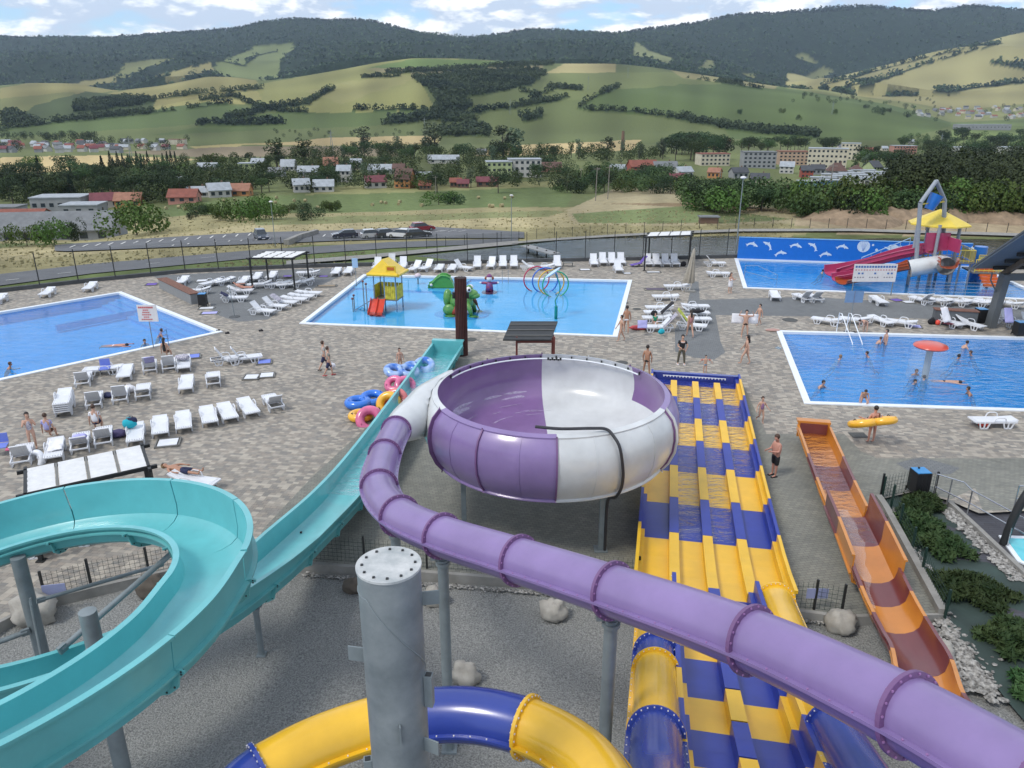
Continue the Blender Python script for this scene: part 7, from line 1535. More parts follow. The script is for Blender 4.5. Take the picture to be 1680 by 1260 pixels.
def leafmat(name, c1, c2, sc=1.2):
    m = bpy.data.materials.new(name); m.use_nodes = True; nt = m.node_tree; b = nt.nodes['Principled BSDF']; b.inputs['Roughness'].default_value = .7; b.inputs['Specular IOR Level'].default_value = .2
    t = N(nt, 'ShaderNodeTexCoord'); n = N(nt, 'ShaderNodeTexNoise', Scale=sc, Detail=4.0); L(nt, t.outputs['Object'], n.inputs['Vector']); oi = N(nt, 'ShaderNodeObjectInfo'); mr = N(nt, 'ShaderNodeMapRange'); L(nt, n.outputs[0], mr.inputs[0]); mr.inputs[1].default_value = .35; mr.inputs[2].default_value = .65
    mx = N(nt, 'ShaderNodeMix', data_type='RGBA'); L(nt, mr.outputs[0], mx.inputs[0]); mx.inputs[6].default_value = (*c1, 1); mx.inputs[7].default_value = (*c2, 1)
    x = N(nt, 'ShaderNodeHueSaturation'); L(nt, mx.outputs[2], x.inputs['Color']); L(nt, M(nt, 'ADD', M(nt, 'MULTIPLY', oi.outputs['Random'], .9), .6), x.inputs['Value']); L(nt, M(nt, 'ADD', M(nt, 'MULTIPLY', oi.outputs['Random'], .05), .475), x.inputs['Hue']); L(nt, x.outputs[0], b.inputs['Base Color']); return m
JUN = leafmat('juniper_needles', (.020, .050, .016), (.05, .085, .03), 2.0)
def junip(label, u, v, rx, ry, seed, z=0.0):
    t = thing('juniper_bush', label, 'juniper', G(u, v, z - .05), R(seed * 40), 'low junipers in the garden')
    def sh(r):
        a = r.uniform(0, 2 * PI); q = math.sqrt(r.random()) * (1 + .25 * math.sin(a * 5 + seed)); return Vector((q * rx * math.cos(a), q * ry * math.sin(a), (.42 * (1 - min(1, q * q) * .75)) * r.uniform(.55, 1))), Vector((math.cos(a) * .3, math.sin(a) * .3, .8))
    leafs(2600, sh, .085, seed, 2.2).build('foliage', JUN, t, fix=False); mb = MB()
    for k in range(7): a = k * .9; mb.tube([(0, 0, .02), (rx * .4 * math.cos(a), ry * .4 * math.sin(a), .2), (rx * .8 * math.cos(a), ry * .8 * math.sin(a), .16)], [.03, .02, .008], 5)
    mb.build('stem', BROWNW, t)
junip('low dark juniper directly in front of the black litter bin', 1510, 832, .95, .55, 1); junip('low dark juniper second from the litter bin, by the garden fence', 1502, 864, .85, .8, 2); junip('wide dark juniper in the middle of the weed fabric', 1537, 893, 1.0, .75, 3)
junip('large dark juniper lower on the weed fabric, beside the pebble strip', 1590, 970, 1.15, .8, 4); junip('dark juniper low at the picture edge above the lone one', 1668, 1050, .95, .75, 5); junip('lone dark juniper lowest at the picture edge', 1705, 1135, .6, .55, 6)
ROCK = mat('pale_rock', (.25, .235, .21), .9, vs=2, col2=(.42, .40, .36), bump=.6, bs=6); ROCKD = mat('dark_rock', (.07, .06, .05), .9, vs=2, col2=(.12, .10, .08), bump=.6, bs=6)
for u, v, r_, m, lab in ((908, 1012, .40, ROCK, 'pale boulder on open gravel below the purple tube'), (714, 990, .36, ROCK, 'pale boulder leaning by the slim column of the purple tube'), (763, 1118, .40, ROCK, 'pale angular boulder beside the foot of the slim column'), (580, 970, .30, ROCKD, 'dark reddish boulder partly behind the thick capped column'), (1378, 1032, .42, ROCK, 'rounded boulder in the gravel beside the orange slide'), (1538, 1085, .42, ROCK, 'upright grey boulder between orange slide and weed fabric'), (250, 975, .45, ROCKD, 'dark block of rock seen inside the turquoise loop'), (62, 1015, .62, ROCK, 'large pale boulder behind the far column of the turquoise loop'), (1515, 1035, .2, ROCKD, 'small dark stone at the end of the garden kerb')):
    mb = MB(); mb.ball((0, 0, 0), r_, 18, 12, (1, .8, .85)); o = mb.build('boulder', m, smooth='all'); p = G(u, v, -.25)
    for q in o.data.vertices: d = q.co.normalized(); k = 1 + .38 * noise.noise(d * 1.6 + Vector((u, v, 0))) + .14 * noise.noise(d * 4 + Vector((v, 0, u))); q.co = Vector((round(q.co.x * k / (r_ * .35)) * r_ * .35 * .45 + q.co.x * k * .55, q.co.y * k, q.co.z * k))
    o.location = p + Vector((0, 0, r_ * .6)); tag(o, lab, 'boulder')
t = thing('arched_pole', 'thick black curved pole rising at the edge of the small turquoise pool', 'pole', G(1646, 893, -.12)); mb = MB(); mb.tube(spline([(0, 0, 0), (.2, .1, 1.0), (.55, .2, 1.9), (1.1, .3, 2.4), (2.0, .4, 2.6)], 6), .13, 12); mb.build('pole', BLACK, t, smooth=True)
sp = [G(1638, 880, -.12), G(1760, 884, -.12), G(1850, 1000, -.12), G(1668, 922, -.12)]; t = thing('swimming_pool', 'corner of a small turquoise pool cut off by the picture edge', 'swimming pool', sp[0]); mb = MB(); mb.prism([((p - sp[0]).x, (p - sp[0]).y) for p in sp][::-1], 0.0, .05); mb.build('coping', WHITEP, t); mb = MB(); c_ = sum(sp, Vector()) / 4; mb.prism([((c_ + (p - c_) * .86 - sp[0]).x, (c_ + (p - c_) * .86 - sp[0]).y) for p in sp][::-1], .02, .062); mb.build('water', mat('turquoise_water', (.10, .50, .58), .08, var=.1, bump=.3, bs=6), t)
kerb('kerb_steps', [gA, G(1606, 868), gB], .16, -.9, .05, CONC)
# ---------------------------------------------------------------- country beyond the park
def ga(u, v): return ground_at(u, v, 72)
BARK = mat('bark', (.07, .055, .045), .9)
LG1 = leafmat('dark_leaves', (.018, .036, .015), (.046, .072, .029), .35); LGF = leafmat('far_leaves', (.013, .028, .017), (.058, .082, .036), .012); LG2 = leafmat('green_leaves', (.030, .056, .018), (.065, .095, .034), .35); LG3 = leafmat('spruce_needles', (.010, .024, .014), (.024, .042, .022), .5); LG4 = leafmat('grey_leaves', (.055, .08, .05), (.10, .13, .08), .35); LG5 = leafmat('bright_leaves', (.045, .08, .015), (.09, .13, .035), .35)
def crown_shape(lobes):
    def sh(r):
        c, rad = r.choice(lobes); d = Vector((r.gauss(0, 1), r.gauss(0, 1), r.gauss(0, 1))).normalized(); return Vector(c) + Vector((d.x * rad[0], d.y * rad[0], d.z * rad[1])) * (r.uniform(.55, 1.0) ** .5), d
    return sh
def make_tree(name, kind, seed):
    r = random.Random(seed); t = thing(name, 'x', 'tree')
    if kind == 'round': lobes = [((r.uniform(-.28, .28), r.uniform(-.28, .28), r.uniform(.42, .82)), (r.uniform(.14, .24), r.uniform(.12, .2))) for _ in range(11)]; n = 900; lm = LG1 if seed % 2 else LG2; sz = .026; n = 1500
    elif kind == 'tall': lobes = [((r.uniform(-.13, .13), r.uniform(-.13, .13), .3 + .62 * i / 9), (r.uniform(.08, .15), .10)) for i in range(10)]; n = 750; lm = LG4 if seed % 2 else LG2; sz = .028
    elif kind == 'spruce': lobes = [((0, 0, .12 + .84 * i / 11), (.20 * (1 - i / 12), .05)) for i in range(12)]; n = 700; lm = LG3; sz = .028
    else: lobes = [((r.uniform(-.75, .75), r.uniform(-.5, .5), r.uniform(.25, .6)), (r.uniform(.3, .45), r.uniform(.25, .4))) for _ in range(9)]; n = 1500; lm = LG5 if seed % 2 else LG1; sz = .045
    leafs(n, crown_shape(lobes), sz, seed).build('crown', lm, t, fix=False)
    mb = MB(); mb.tube([(0, 0, -.05), (.01, 0, .3), (0, .01, .7)], [.022, .017, .006], 6)
    for k in range(4): a = k * 1.7 + seed; mb.tube([(0, 0, .3 + .08 * k), (.15 * math.cos(a), .15 * math.sin(a), .5 + .08 * k)], [.01, .004], 5)
    mb.build('trunk', BARK, t); return t
PROT = {k: [make_tree(nm, k, s) for s in (1, 2, 3)] for k, nm in (('round', 'broadleaf_tree'), ('tall', 'poplar_tree'), ('spruce', 'spruce_tree'), ('bush', 'bush'))}
CAT = {'round': 'tree', 'tall': 'tree', 'spruce': 'spruce', 'bush': 'bush'}
def tree(u, v, h, kind, label, group, wide=1.0):
    p = ga(u, v); r = place(random.choice(PROT[kind]), p, random.uniform(0, 6), label, group, (h * wide, h * wide, h)); r['category'] = CAT[kind]; return r
random.seed(11)
def scatter(n, box, hs, kinds, label, group, wide=(.9, 1.3)):
    for _ in range(n):
        u = random.uniform(box[0], box[2]); f = random.random(); v = box[1] + (box[3] - box[1]) * f; k = random.choices([a for a, b in kinds], [b for a, b in kinds])[0]
        if any(abs(u - hu) < hw and 0 < v - hv < 7 for hu, hv, hw in KEEP): continue
        tree(u, v, random.uniform(*hs), k, {'round': 'dark leafy tree ', 'tall': 'tall slender tree ', 'spruce': 'pointed dark spruce ', 'bush': 'low green bush '}[k] + label, group + {'round': '', 'tall': ', slender', 'spruce': ', spruces', 'bush': ', bushes'}[k], random.uniform(*wide))
# buildings -----------------------------------------------------------
RC = {'red': (.20, .065, .045), 'brick': (.27, .13, .085), 'brown': (.10, .055, .045), 'grey': (.15, .16, .17), 'dark': (.055, .06, .07), 'pale': (.30, .33, .36), 'rust': (.22, .09, .06), 'maroon': (.14, .04, .05)}
WC = {'white': (.44, .435, .41), 'cream': (.50, .46, .36), 'yellow': (.42, .40, .20), 'grey': (.26, .27, .28), 'pink': (.40, .20, .16), 'peach': (.42, .30, .22), 'green': (.36, .42, .22), 'red': (.28, .07, .05), 'brown': (.16, .10, .07), 'blue': (.12, .25, .42), 'orange': (.42, .2, .08)}
def rm(c): return mat('roof_' + c, RC[c], .8, var=.2, vs=.6)
def wm(c): return mat('render_' + c, WC[c], .85, var=.12, vs=.4)
GLS = mat('window_glass', (.03, .04, .05), .2)
KEEP = []; rk = random.Random(2)
def house(u, v, w, d, h, rz, wall, roof, label, kind='gable', rise=None, win=(3, 1), group=None, name='house', chim=True, cat='house', y=None):
    p = ga(u, v) if y is None else Vector(((u - 840) / 1262 * (y * .94 + 9), y, terrain((u - 840) / 1262 * (y * .94 + 9), y))); t = thing(name, label, cat, p, R(rz), group); rise = rise if rise is not None else d * .38; KEEP.append((u, v, w * 700 / p.y))
    mb = MB(); mb.box((0, 0, h / 2 - 1), (w, d, h + 2)); 
    if kind == 'gable': mb.add([(-w / 2, -d / 2, h), (-w / 2, d / 2, h), (-w / 2, 0, h + rise), (w / 2, -d / 2, h), (w / 2, d / 2, h), (w / 2, 0, h + rise)], [(0, 1, 2), (5, 4, 3)])
    mb.build('wall', wm(wall), t); e = .4; mb = MB()
    if kind == 'gable':
        k = rise / (d / 2); mb.add([(-w / 2 - e, -d / 2 - e, h - e * k + .1), (w / 2 + e, -d / 2 - e, h - e * k + .1), (w / 2 + e, 0, h + rise + .1), (-w / 2 - e, 0, h + rise + .1), (-w / 2 - e, d / 2 + e, h - e * k + .1), (w / 2 + e, d / 2 + e, h - e * k + .1)] , [(0, 1, 2, 3), (3, 2, 5, 4)]); mb.v += [(x, y_, z - .25) for x, y_, z in mb.v]; mb.f += [(9, 8, 7, 6), (10, 11, 8, 9), (0, 6, 7, 1), (4, 5, 11, 10), (0, 3, 9, 6), (3, 4, 10, 9), (1, 7, 8, 2), (2, 8, 11, 5)]; mb.m = [0] * len(mb.f)
    elif kind == 'hip': mb.add([(-w / 2 - e, -d / 2 - e, h), (w / 2 + e, -d / 2 - e, h), (w / 2 + e, d / 2 + e, h), (-w / 2 - e, d / 2 + e, h), (-w / 2 + d * .45, 0, h + rise), (w / 2 - d * .45, 0, h + rise)], [(0, 1, 5, 4), (1, 2, 5), (2, 3, 4, 5), (3, 0, 4), (3, 2, 1, 0)])
    else: mb.box((0, 0, h + .15), (w + .5, d + .5, .35))
    rf = mb.build('roof', rm(roof), t)
    if chim and kind != 'flat': mb = MB(); mb.box((w * .2, d * .1, h + rise), (.6, .6, 1.6)); mb.build('chimney', wm('brown'), rf)
    nx, nz = win
    if nx:
        for iz in range(nz):
            for ix in range(nx):
                x = -w / 2 + w * (ix + .5) / nx; z = h * (iz + .5) / nz + .1; mb = MB(); mb.box((x, -d / 2 - .03, z), (min(1.5, w / nx * .5), .06, min(1.3, h / nz * .45))); mb.build('window', GLS, t)
        mb = MB(); mb.box((w / 2 + .03, 0, h * .5), (.06, 1.2, 1.2)); mb.build('window', GLS, t)
    return t
house(1355, 276, 24, 12, 12.5, -22, 'cream', 'pale', 'long cream apartment block with brown stair panels, tallest of the row', 'flat', win=(9, 4), name='apartment_block', cat='apartment block')
house(1393, 262, 14, 11, 12.5, -22, 'cream', 'pale', 'cream apartment block partly behind the tallest one', 'flat', win=(5, 4), name='apartment_block', cat='apartment block')
house(1242, 275, 21, 11, 10, -4, 'grey', 'grey', 'grey apartment block left of the peach one', 'flat', win=(7, 4), name='apartment_block', cat='apartment block')
house(1298, 270, 20, 11, 9, -6, 'peach', 'rust', 'peach coloured apartment block between the grey and cream ones', 'flat', win=(7, 4), name='apartment_block', cat='apartment block')
house(1168, 271, 20, 11, 7.5, 8, 'cream', 'red', 'cream apartment block with red roof edge, first of the row', 'flat', win=(7, 3), name='apartment_block', cat='apartment block')
house(1480, 253, 22, 11, 8, -3, 'pink', 'pale', 'pinkish red apartment block beyond the trees', 'flat', win=(8, 3), name='apartment_block', cat='apartment block')
house(1582, 255, 24, 11, 7.5, -4, 'white', 'pale', 'white apartment block towards the wooded side', 'flat', win=(8, 3), name='apartment_block', cat='apartment block')
house(1655, 256, 20, 11, 8, -4, 'white', 'pale', 'white apartment block nearly hidden by dark trees', 'flat', win=(7, 3), name='apartment_block', cat='apartment block')
house(1545, 270, 34, 9, 4.5, -3, 'cream', 'pale', 'long low beige building under the white apartment block', 'flat', win=(11, 1), name='long_building', cat='building')
house(1610, 213, 90, 22, 9, 2, 'grey', 'pale', 'long white factory hall near the far town', 'flat', win=(14, 1), name='factory_hall', cat='building')
house(818, 291, 13, 10, 8, 6, 'green', 'pale', 'yellow green apartment house in the middle of the village', 'flat', win=(5, 3), name='apartment_block', cat='apartment block')
house(860, 290, 17, 10, 9, 4, 'white', 'pale', 'white apartment house beside the yellow green one', 'flat', win=(6, 3), name='apartment_block', cat='apartment block')
house(830, 289, 6, 8, 7, 6, 'cream', 'grey', 'cream stair block between the two middle apartment houses', 'flat', win=(1, 3), name='stair_block', cat='building')
house(20, 400, 42, 11, 2.6, 10, 'grey', 'grey', 'long old farm shed with grey corrugated roof and pale wall', 'gable', 3.0, (12, 1), name='farm_shed', cat='shed', chim=False, y=160)
house(105, 345, 17, 12, 5.0, 8, 'grey', 'pale', 'flat roofed grey workshop behind the old farm shed', 'flat', win=(6, 1), name='workshop', cat='building')
house(140, 352, 12, 10, 3.6, 8, 'grey', 'pale', 'lower flat annex of the grey workshop', 'flat', win=(3, 1), name='workshop_annex', cat='building')
house(22, 366, 20, 8, 2.6, 6, 'grey', 'red', 'low shed with long red roof left of the farm', 'gable', 1.6, (4, 1), name='red_shed', cat='shed', chim=False); house(8, 356, 12, 8, 3.5, 6, 'grey', 'grey', 'grey shed at the picture edge behind the red roofed one', 'flat', win=(3, 1), name='grey_shed', cat='shed')
HS = [(176, 340, 12, 8, 3.5, 20, 'white', 'maroon', 'house with dark maroon roof and white gable by the workshop'), (214, 338, 11, 8, 3, 10, 'brick' if 0 else 'orange', 'brick', 'house with bright brick roof beside the maroon roofed one'), (304, 332, 12, 8, 2.8, 4, 'pink', 'red', 'red roofed bungalow at the edge of the hay meadow'), (360, 323, 10, 8, 3.5, 30, 'white', 'pale', 'house with pale metal gable roof beyond the hay meadow'), (390, 321, 13, 8, 2.8, 2, 'orange', 'brick', 'low house with brick red roof right of the pale roofed one'),
      (327, 323, 10, 6, 2.6, 5, 'white', 'pale', 'small white shed between the red and the pale roofs'), (295, 312, 5, 5, 5, 10, 'white', 'pale', 'narrow white gabled house in the trees'), (342, 280, 14, 7, 3, 2, 'white', 'pale', 'long low white building at the tan field'), (408, 283, 12, 9, 6, 8, 'green', 'pale', 'pale green flat house in the tree belt'), (425, 278, 9, 8, 5, 0, 'white', 'pale', 'white house behind the pale green one'),
      (474, 280, 10, 8, 3.4, 0, 'white', 'pale', 'white roofed house by the two tall trees'), (455, 290, 10, 8, 3, 0, 'grey', 'grey', 'grey house below the white roofed one'), (508, 298, 12, 8, 6, 6, 'grey', 'pale', 'grey house with pale balcony in mid village'), (544, 282, 10, 9, 5, 10, 'grey', 'brick', 'house with tall tan gable roof in mid village'), (532, 314, 10, 8, 3, 10, 'white', 'pale', 'white roofed house low behind the meadow trees'), (495, 315, 8, 7, 4, 20, 'white', 'pale', 'white house end peeping through the trees'),
      (566, 298, 8, 8, 6.5, 0, 'white', 'pale', 'white two storey house left of the meadow sheds'), (616, 308, 11, 8, 3.5, 20, 'white', 'maroon', 'white house with maroon roof behind the hay meadow'), (665, 308, 9, 9, 5, -15, 'orange', 'brown', 'orange house with tall brown roof, largest by the meadow'), (690, 298, 14, 7, 3, 8, 'white', 'pale', 'house with long white metal roof behind the orange one'), (698, 311, 6, 5, 2.6, 0, 'brown', 'red', 'small brown shed in front of the white metal roof'),
      (748, 307, 6, 5, 3, 0, 'brown', 'red', 'brown wooden shed, left one of three near the meadow'), (760, 308, 6, 5, 2.6, 0, 'brown', 'maroon', 'brown wooden shed, middle one of three near the meadow'), (800, 306, 12, 6, 3, 2, 'brown', 'maroon', 'long brown wooden shed, widest of three near the meadow'), (625, 285, 16, 9, 3, 0, 'white', 'pale', 'wide house with pale roof behind the orange one'), (585, 278, 8, 7, 5, 0, 'cream', 'pale', 'cream house in the rear of the mid village'),
      (655, 285, 8, 7, 4, 0, 'cream', 'brown', 'cream house with brown roof in the rear of the mid village'), (728, 268, 26, 9, 3.5, 0, 'white', 'pale', 'long white hall behind the mid village trees'), (790, 254, 10, 8, 3, 0, 'white', 'grey', 'white house at the back edge of the mid village'), (903, 281, 15, 9, 3, 2, 'pink', 'brown', 'long house with brown roof right of the white apartment house'), (1013, 287, 10, 8, 4, -25, 'white', 'pale', 'white house with pale gable at the middle of the tree belt'), (1053, 283, 20, 11, 4.5, 10, 'red', 'red', 'barn like house with big red roof'), (1090, 283, 17, 10, 4, 6, 'grey', 'grey', 'hall with grey metal roof beside the red roofed barn'),
      (1120, 291, 11, 8, 4, 20, 'white', 'pale', 'house with pale blue gable roof left of the brick one'), (1172, 292, 8, 7, 4, -30, 'orange', 'brick', 'small house with brick gable facing the park'), (1211, 292, 11, 8, 4, 10, 'grey', 'dark', 'house with dark slate roof in the right village'), (1245, 303, 11, 8, 4, -10, 'cream', 'dark', 'cream house with dark roof near the garages'), (1285, 326, 8, 7, 3.2, -8, 'cream', 'brick', 'house with salmon roof alone among trees above the field'), (1290, 284, 10, 9, 5, -20, 'white', 'pale', 'white house with pale gable below the peach block'), (1322, 291, 8, 8, 5, -10, 'red', 'dark', 'red and white fronted house in the right village'), (1340, 286, 9, 8, 4, -6, 'grey', 'dark', 'grey house with dark roof beside the red fronted one'),
      (1371, 289, 13, 10, 3.6, -12, 'grey', 'brown', 'wide house with brown hip roof below the tall cream block'), (1403, 286, 8, 8, 3.6, -12, 'cream', 'brown', 'small house with brown roof beside the wide hip roof'), (1430, 285, 8, 11, 5, 20, 'green', 'dark', 'pale green house with dark slate gable'), (1497, 277, 15, 9, 4.5, -4, 'yellow', 'pale', 'yellow house with pale roof above the garages'), (1408, 247, 8, 8, 5, 0, 'white', 'grey', 'white cube like house on the hill foot'), (1425, 250, 10, 8, 3, 0, 'red', 'red', 'red low building behind the cream blocks'), (1450, 248, 8, 7, 4, 0, 'cream', 'pale', 'cream house on the hill foot'), (1378, 246, 7, 7, 4, 0, 'cream', 'grey', 'small cream house behind the tallest block'), (1495, 236, 7, 7, 4, 0, 'white', 'pale', 'white house highest on the hill foot'), (1194, 240, 5, 5, 7, 0, 'cream', 'brick', 'narrow cream tower house above the first block'),
      (1545, 243, 9, 8, 4, 0, 'white', 'pale', 'white low house left of the white apartment block'), (1190, 322, 9, 7, 2.6, 10, 'grey', 'brown', 'old grey roofed house hidden above the dry slope'), (1110, 300, 9, 7, 3, 0, 'brown', 'maroon', 'brown house end beside the dark tree belt'), (1215, 318, 8, 7, 3, 20, 'grey', 'grey', 'grey gabled house among the trees over the slope')]
for i, q in enumerate(HS): house(q[0], q[1], q[2] * .8, q[3] * .8, q[4] * .85, *q[5:8], q[8], 'hip' if 'hip' in q[8] else ('flat' if 'cube' in q[8] or 'flat' in q[8] else 'gable'), win=(3, 1 if q[4] < 4.5 else 2), rise=q[3] * .8 * (.55 if 'tall' in q[8] else .36))
for i in range(16):
    r_, c = divmod(i, 4) if i < 12 else (3, i - 12); u = 1330 + c * 34 + r_ * 16 + (i % 3) * 3; v = 305 - r_ * 5.5 - c * 2.0 + (r_ == 0) * 1.5
    house(u, v, 13, 6, 2.6, -14, random.choice(['white', 'grey', 'orange', 'blue']) if i < 2 else 'white', 'pale', 'flat roofed pale garage in the terraced rows', 'flat', win=(3, 1), group='garage rows of the right village', name='garage', cat='garage')
for i in range(66):
    u = random.uniform(0, 300); v = random.uniform(237, 251) - (u > 200) * 4
    house(u, v, random.uniform(6, 10), 6, random.uniform(3, 4), random.uniform(-40, 40), random.choice(['white', 'white', 'cream', 'grey']), random.choice(['red', 'grey', 'maroon', 'dark', 'pale']), 'tiny house of the far village at the foot of the hills', win=(0, 0), group='far village houses', chim=False)
for i in range(44):
    u = random.uniform(1490, 1690); v = random.uniform(178, 200) - (1690 - u) * .03
    if v - 170 < (1570 - u) * .25: continue
    house(u, v, random.uniform(12, 20), 11, random.uniform(5, 8), random.uniform(-40, 40), random.choice(['white', 'white', 'cream', 'grey']), random.choice(['red', 'grey', 'rust', 'dark', 'pale']), 'tiny house of the far town under the yellow hill', win=(0, 0), group='far town houses', chim=False)
house(292, 237, 20, 9, 6, 0, 'cream', 'rust', 'red topped block standing at the end of the far village', 'flat', win=(0, 0), name='apartment_block', cat='apartment block')
# trees -----------------------------------------------------------------
kd = [('round', 7), ('tall', 1), ('bush', 2)]
scatter(52, (0, 290, 300, 338), (8, 13), [('round', 8), ('spruce', 1)], 'in the wood left of the hay meadow', 'trees of the meadow wood')
for k in range(16): tree(182 + k * 7.2 + random.uniform(-2, 2), 276 + random.uniform(0, 6), random.uniform(8, 12), 'spruce', 'dark spruce in the clump beside the tan field', 'spruces by the tan field')
scatter(60, (300, 270, 940, 318), (6, 10), kd, 'in the village belt behind the hay meadow', 'trees of the village belt')
scatter(30, (560, 256, 1090, 268), (10, 15), [('round', 3), ('tall', 2)], 'at the back of the village belt', 'trees at the back of the village')
for u, v, h in ((455, 276, 18), (499, 276, 18), (598, 250, 22), (650, 254, 15), (714, 260, 26), (825, 262, 24), (843, 262, 22), (996, 262, 16), (887, 262, 12)): tree(u, v, h, 'tall', 'tall broad poplar ' + {455: 'above the pale green house', 499: 'right of its twin above the white roofed house', 598: 'rising before the brown field', 650: 'of loose habit before the brown field', 714: 'most massive of those above the village', 825: 'left one of a close pair above the long hall', 843: 'right one of a close pair above the long hall', 996: 'before the tan strip near the brick chimney', 887: 'short one above the white apartment house'}[u], 'poplars above the village', 1.6)
scatter(24, (1095, 246, 1190, 266), (14, 19), [('round', 1)], 'in the dark belt at the foot of the green hill', 'trees at the foot of the green hill')
scatter(20, (1215, 240, 1365, 258), (12, 16), [('round', 1)], 'behind the apartment blocks', 'trees behind the apartment blocks')
scatter(22, (930, 292, 1130, 318), (6, 10), kd, 'beyond the dry slope', 'trees beyond the dry slope'); scatter(36, (1120, 330, 1500, 352), (4, 6.5), kd, 'on the slope below the right village', 'trees below the right village')
scatter(34, (1480, 225, 1690, 268), (12, 18), [('round', 1)], 'around the white blocks of the right village', 'trees of the upper right village')
scatter(12, (1400, 262, 1480, 285), (10, 14), [('round', 3), ('tall', 1)], 'between the apartment blocks', 'trees between the apartment blocks')
for u, v, h, w_ in ((225, 386, 7.5, 1.0), (400, 361, 6.5, .9), (425, 363, 7.0, .9), (45, 404, 4, .7), (90, 403, 4.5, .7), (123, 396, 5, .5), (720, 336, 5, 1.2), (745, 336, 4.5, 1.1), (1020, 315, 6, 1.0), (930, 310, 6, .8), (917, 314, 3, .8), (1100, 318, 6, 1.2), (57, 275, 9, .8), (355, 353, 4, .4), (372, 356, 4, .4)): tree(u, v, h, 'bush', 'broad rounded bush ' + {225: 'largest beside the old farm shed', 400: 'left one of the big pair above the car park', 425: 'right one of the big pair above the car park', 45: 'against the farm shed wall, closest to the picture edge', 90: 'second against the farm shed wall', 123: 'small one at the end of the farm shed', 720: 'left half of the clump in the hay meadow', 745: 'right half of the clump in the hay meadow', 1020: 'on the top of the dry slope', 930: 'at the end of the meadow by the village', 917: 'tiny one on the meadow near the village', 1100: 'at the back of the dry slope', 57: 'alone on the tan field', 355: 'thin one left of the big pair', 372: 'thin one beside the big pair'}[u], 'free standing bushes', w_)
scatter(22, (1340, 355, 1690, 362), (6, 9), [('bush', 1)], 'in the bright hedge behind the earth heaps', 'bushes behind the earth heaps', (.7, .9))
scatter(16, (310, 345, 560, 362), (2.5, 4), [('bush', 1)], 'along the ditch above the car park', 'bushes above the car park', (.6, .9))
for u, v in ((1283, 186), (1213, 187), (1310, 197), (1370, 187), (1441, 188), (1421, 178), (1452, 171), (1458, 184), (1490, 193), (1500, 178)): tree(u, v, 11 if u != 1441 else 20, 'bush', 'lone dark bush on the green hillside', 'lone bushes on the green hill', .6)
def mass(name, label, n, boxes, lm, hs, seed, cat='woodland', m=240, k=.042, pts=None):
    rnd = random.Random(seed); g = np.random.default_rng(seed); A = []
    for q_ in range(n):
        b = rnd.choice(boxes); u = rnd.uniform(b[0], b[2]); v = rnd.uniform(b[1], b[3])
        if pts is None and any(abs(u - hu) < hw and -1 < v - hv < 9 for hu, hv, hw in KEEP) and rk.random() < .65: continue
        p = ga(u, v) if pts is None else Vector(pts[q_]); h = rnd.uniform(*hs) * (b[4] if len(b) > 4 else 1); r_ = h * rnd.uniform(.35, .5); d = g.normal(size=(m, 3)); d /= np.linalg.norm(d, axis=1)[:, None]
        q = np.array(p) + d * [r_, r_, h * .45] * g.uniform(.7, 1.05, (m, 1)) + [0, 0, h * .52]; s_ = h * k * g.uniform(.6, 1.4, (m, 1)); a_ = d + g.normal(size=(m, 3)) * .6; a_ /= np.linalg.norm(a_, axis=1)[:, None]
        e1 = np.cross(a_, g.normal(size=(m, 3))); e1 /= np.linalg.norm(e1, axis=1)[:, None]; e2 = np.cross(a_, e1); A.append(np.stack([q + e1 * s_, q + e2 * s_ * .8, q - e1 * s_, q - e2 * s_ * .8], 1).reshape(-1, 3))
    V_ = np.concatenate(A).astype(np.float32); nf = len(V_) // 4; me = bpy.data.meshes.new(name); me.vertices.add(len(V_)); me.vertices.foreach_set('co', V_.ravel()); me.loops.add(len(V_)); me.loops.foreach_set('vertex_index', np.arange(len(V_), dtype=np.int32)); me.polygons.add(nf); me.polygons.foreach_set('loop_start', np.arange(0, len(V_), 4, dtype=np.int32)); me.polygons.foreach_set('loop_total', np.full(nf, 4, np.int32)); me.update(); me.validate(); me.materials.append(lm)
    o = bpy.data.objects.new(name, me); COL.objects.link(o); return tag(o, label, cat, None, 'stuff')
mass('tree_belt', 'dense green undergrowth filling the village belt across the valley', 620, [(0, 292, 290, 338), (300, 268, 940, 312), (300, 268, 940, 312), (430, 254, 1090, 268, 1.2), (150, 290, 430, 320)], LG2, (5, 9), 5)
mass('shrub_belt', 'dense scrub on the slope under the right village', 420, [(940, 285, 1130, 318), (1120, 318, 1330, 350, .8), (1300, 335, 1500, 360, .8), (1480, 225, 1690, 262, 1.3)], LG2, (4, 8), 6)
mass('dark_wood', 'dense dark wood closing the view behind the pool tower', 420, [(1470, 275, 1700, 345, 1.5), (1500, 300, 1700, 352, 1.3), (1470, 335, 1520, 356)], leafmat('wood_leaves', (.018, .036, .015), (.060, .090, .032), .07), (7, 11), 7, m=520, k=.026)
mass('far_trees', 'small dark trees between the tiny houses of the far settlements', 260, [(0, 232, 310, 252), (1480, 176, 1700, 200, 1.3), (1300, 150, 1560, 172), (0, 225, 160, 232), (440, 215, 700, 226, .6), (560, 236, 720, 246, .5)], LG1, (7, 12), 8)
fi_, fj_ = np.nonzero(FOR & mid); g_ = np.random.default_rng(4); w_ = NY1[fj_]; s_ = g_.choice(len(fi_), 4200, replace=False, p=w_ / w_.sum()); mass('hillside_trees', 'dark trees of the copses and hedges on the hillside', 4200, [(0, 0, 1, 1)], LGF, (8, 14), 9, m=34, k=.13, pts=[(XX[i, j] + g_.uniform(-4, 4), NY1[j] + g_.uniform(-4, 4), Z[i, j] - 3) for i, j in zip(fi_[s_], fj_[s_])])
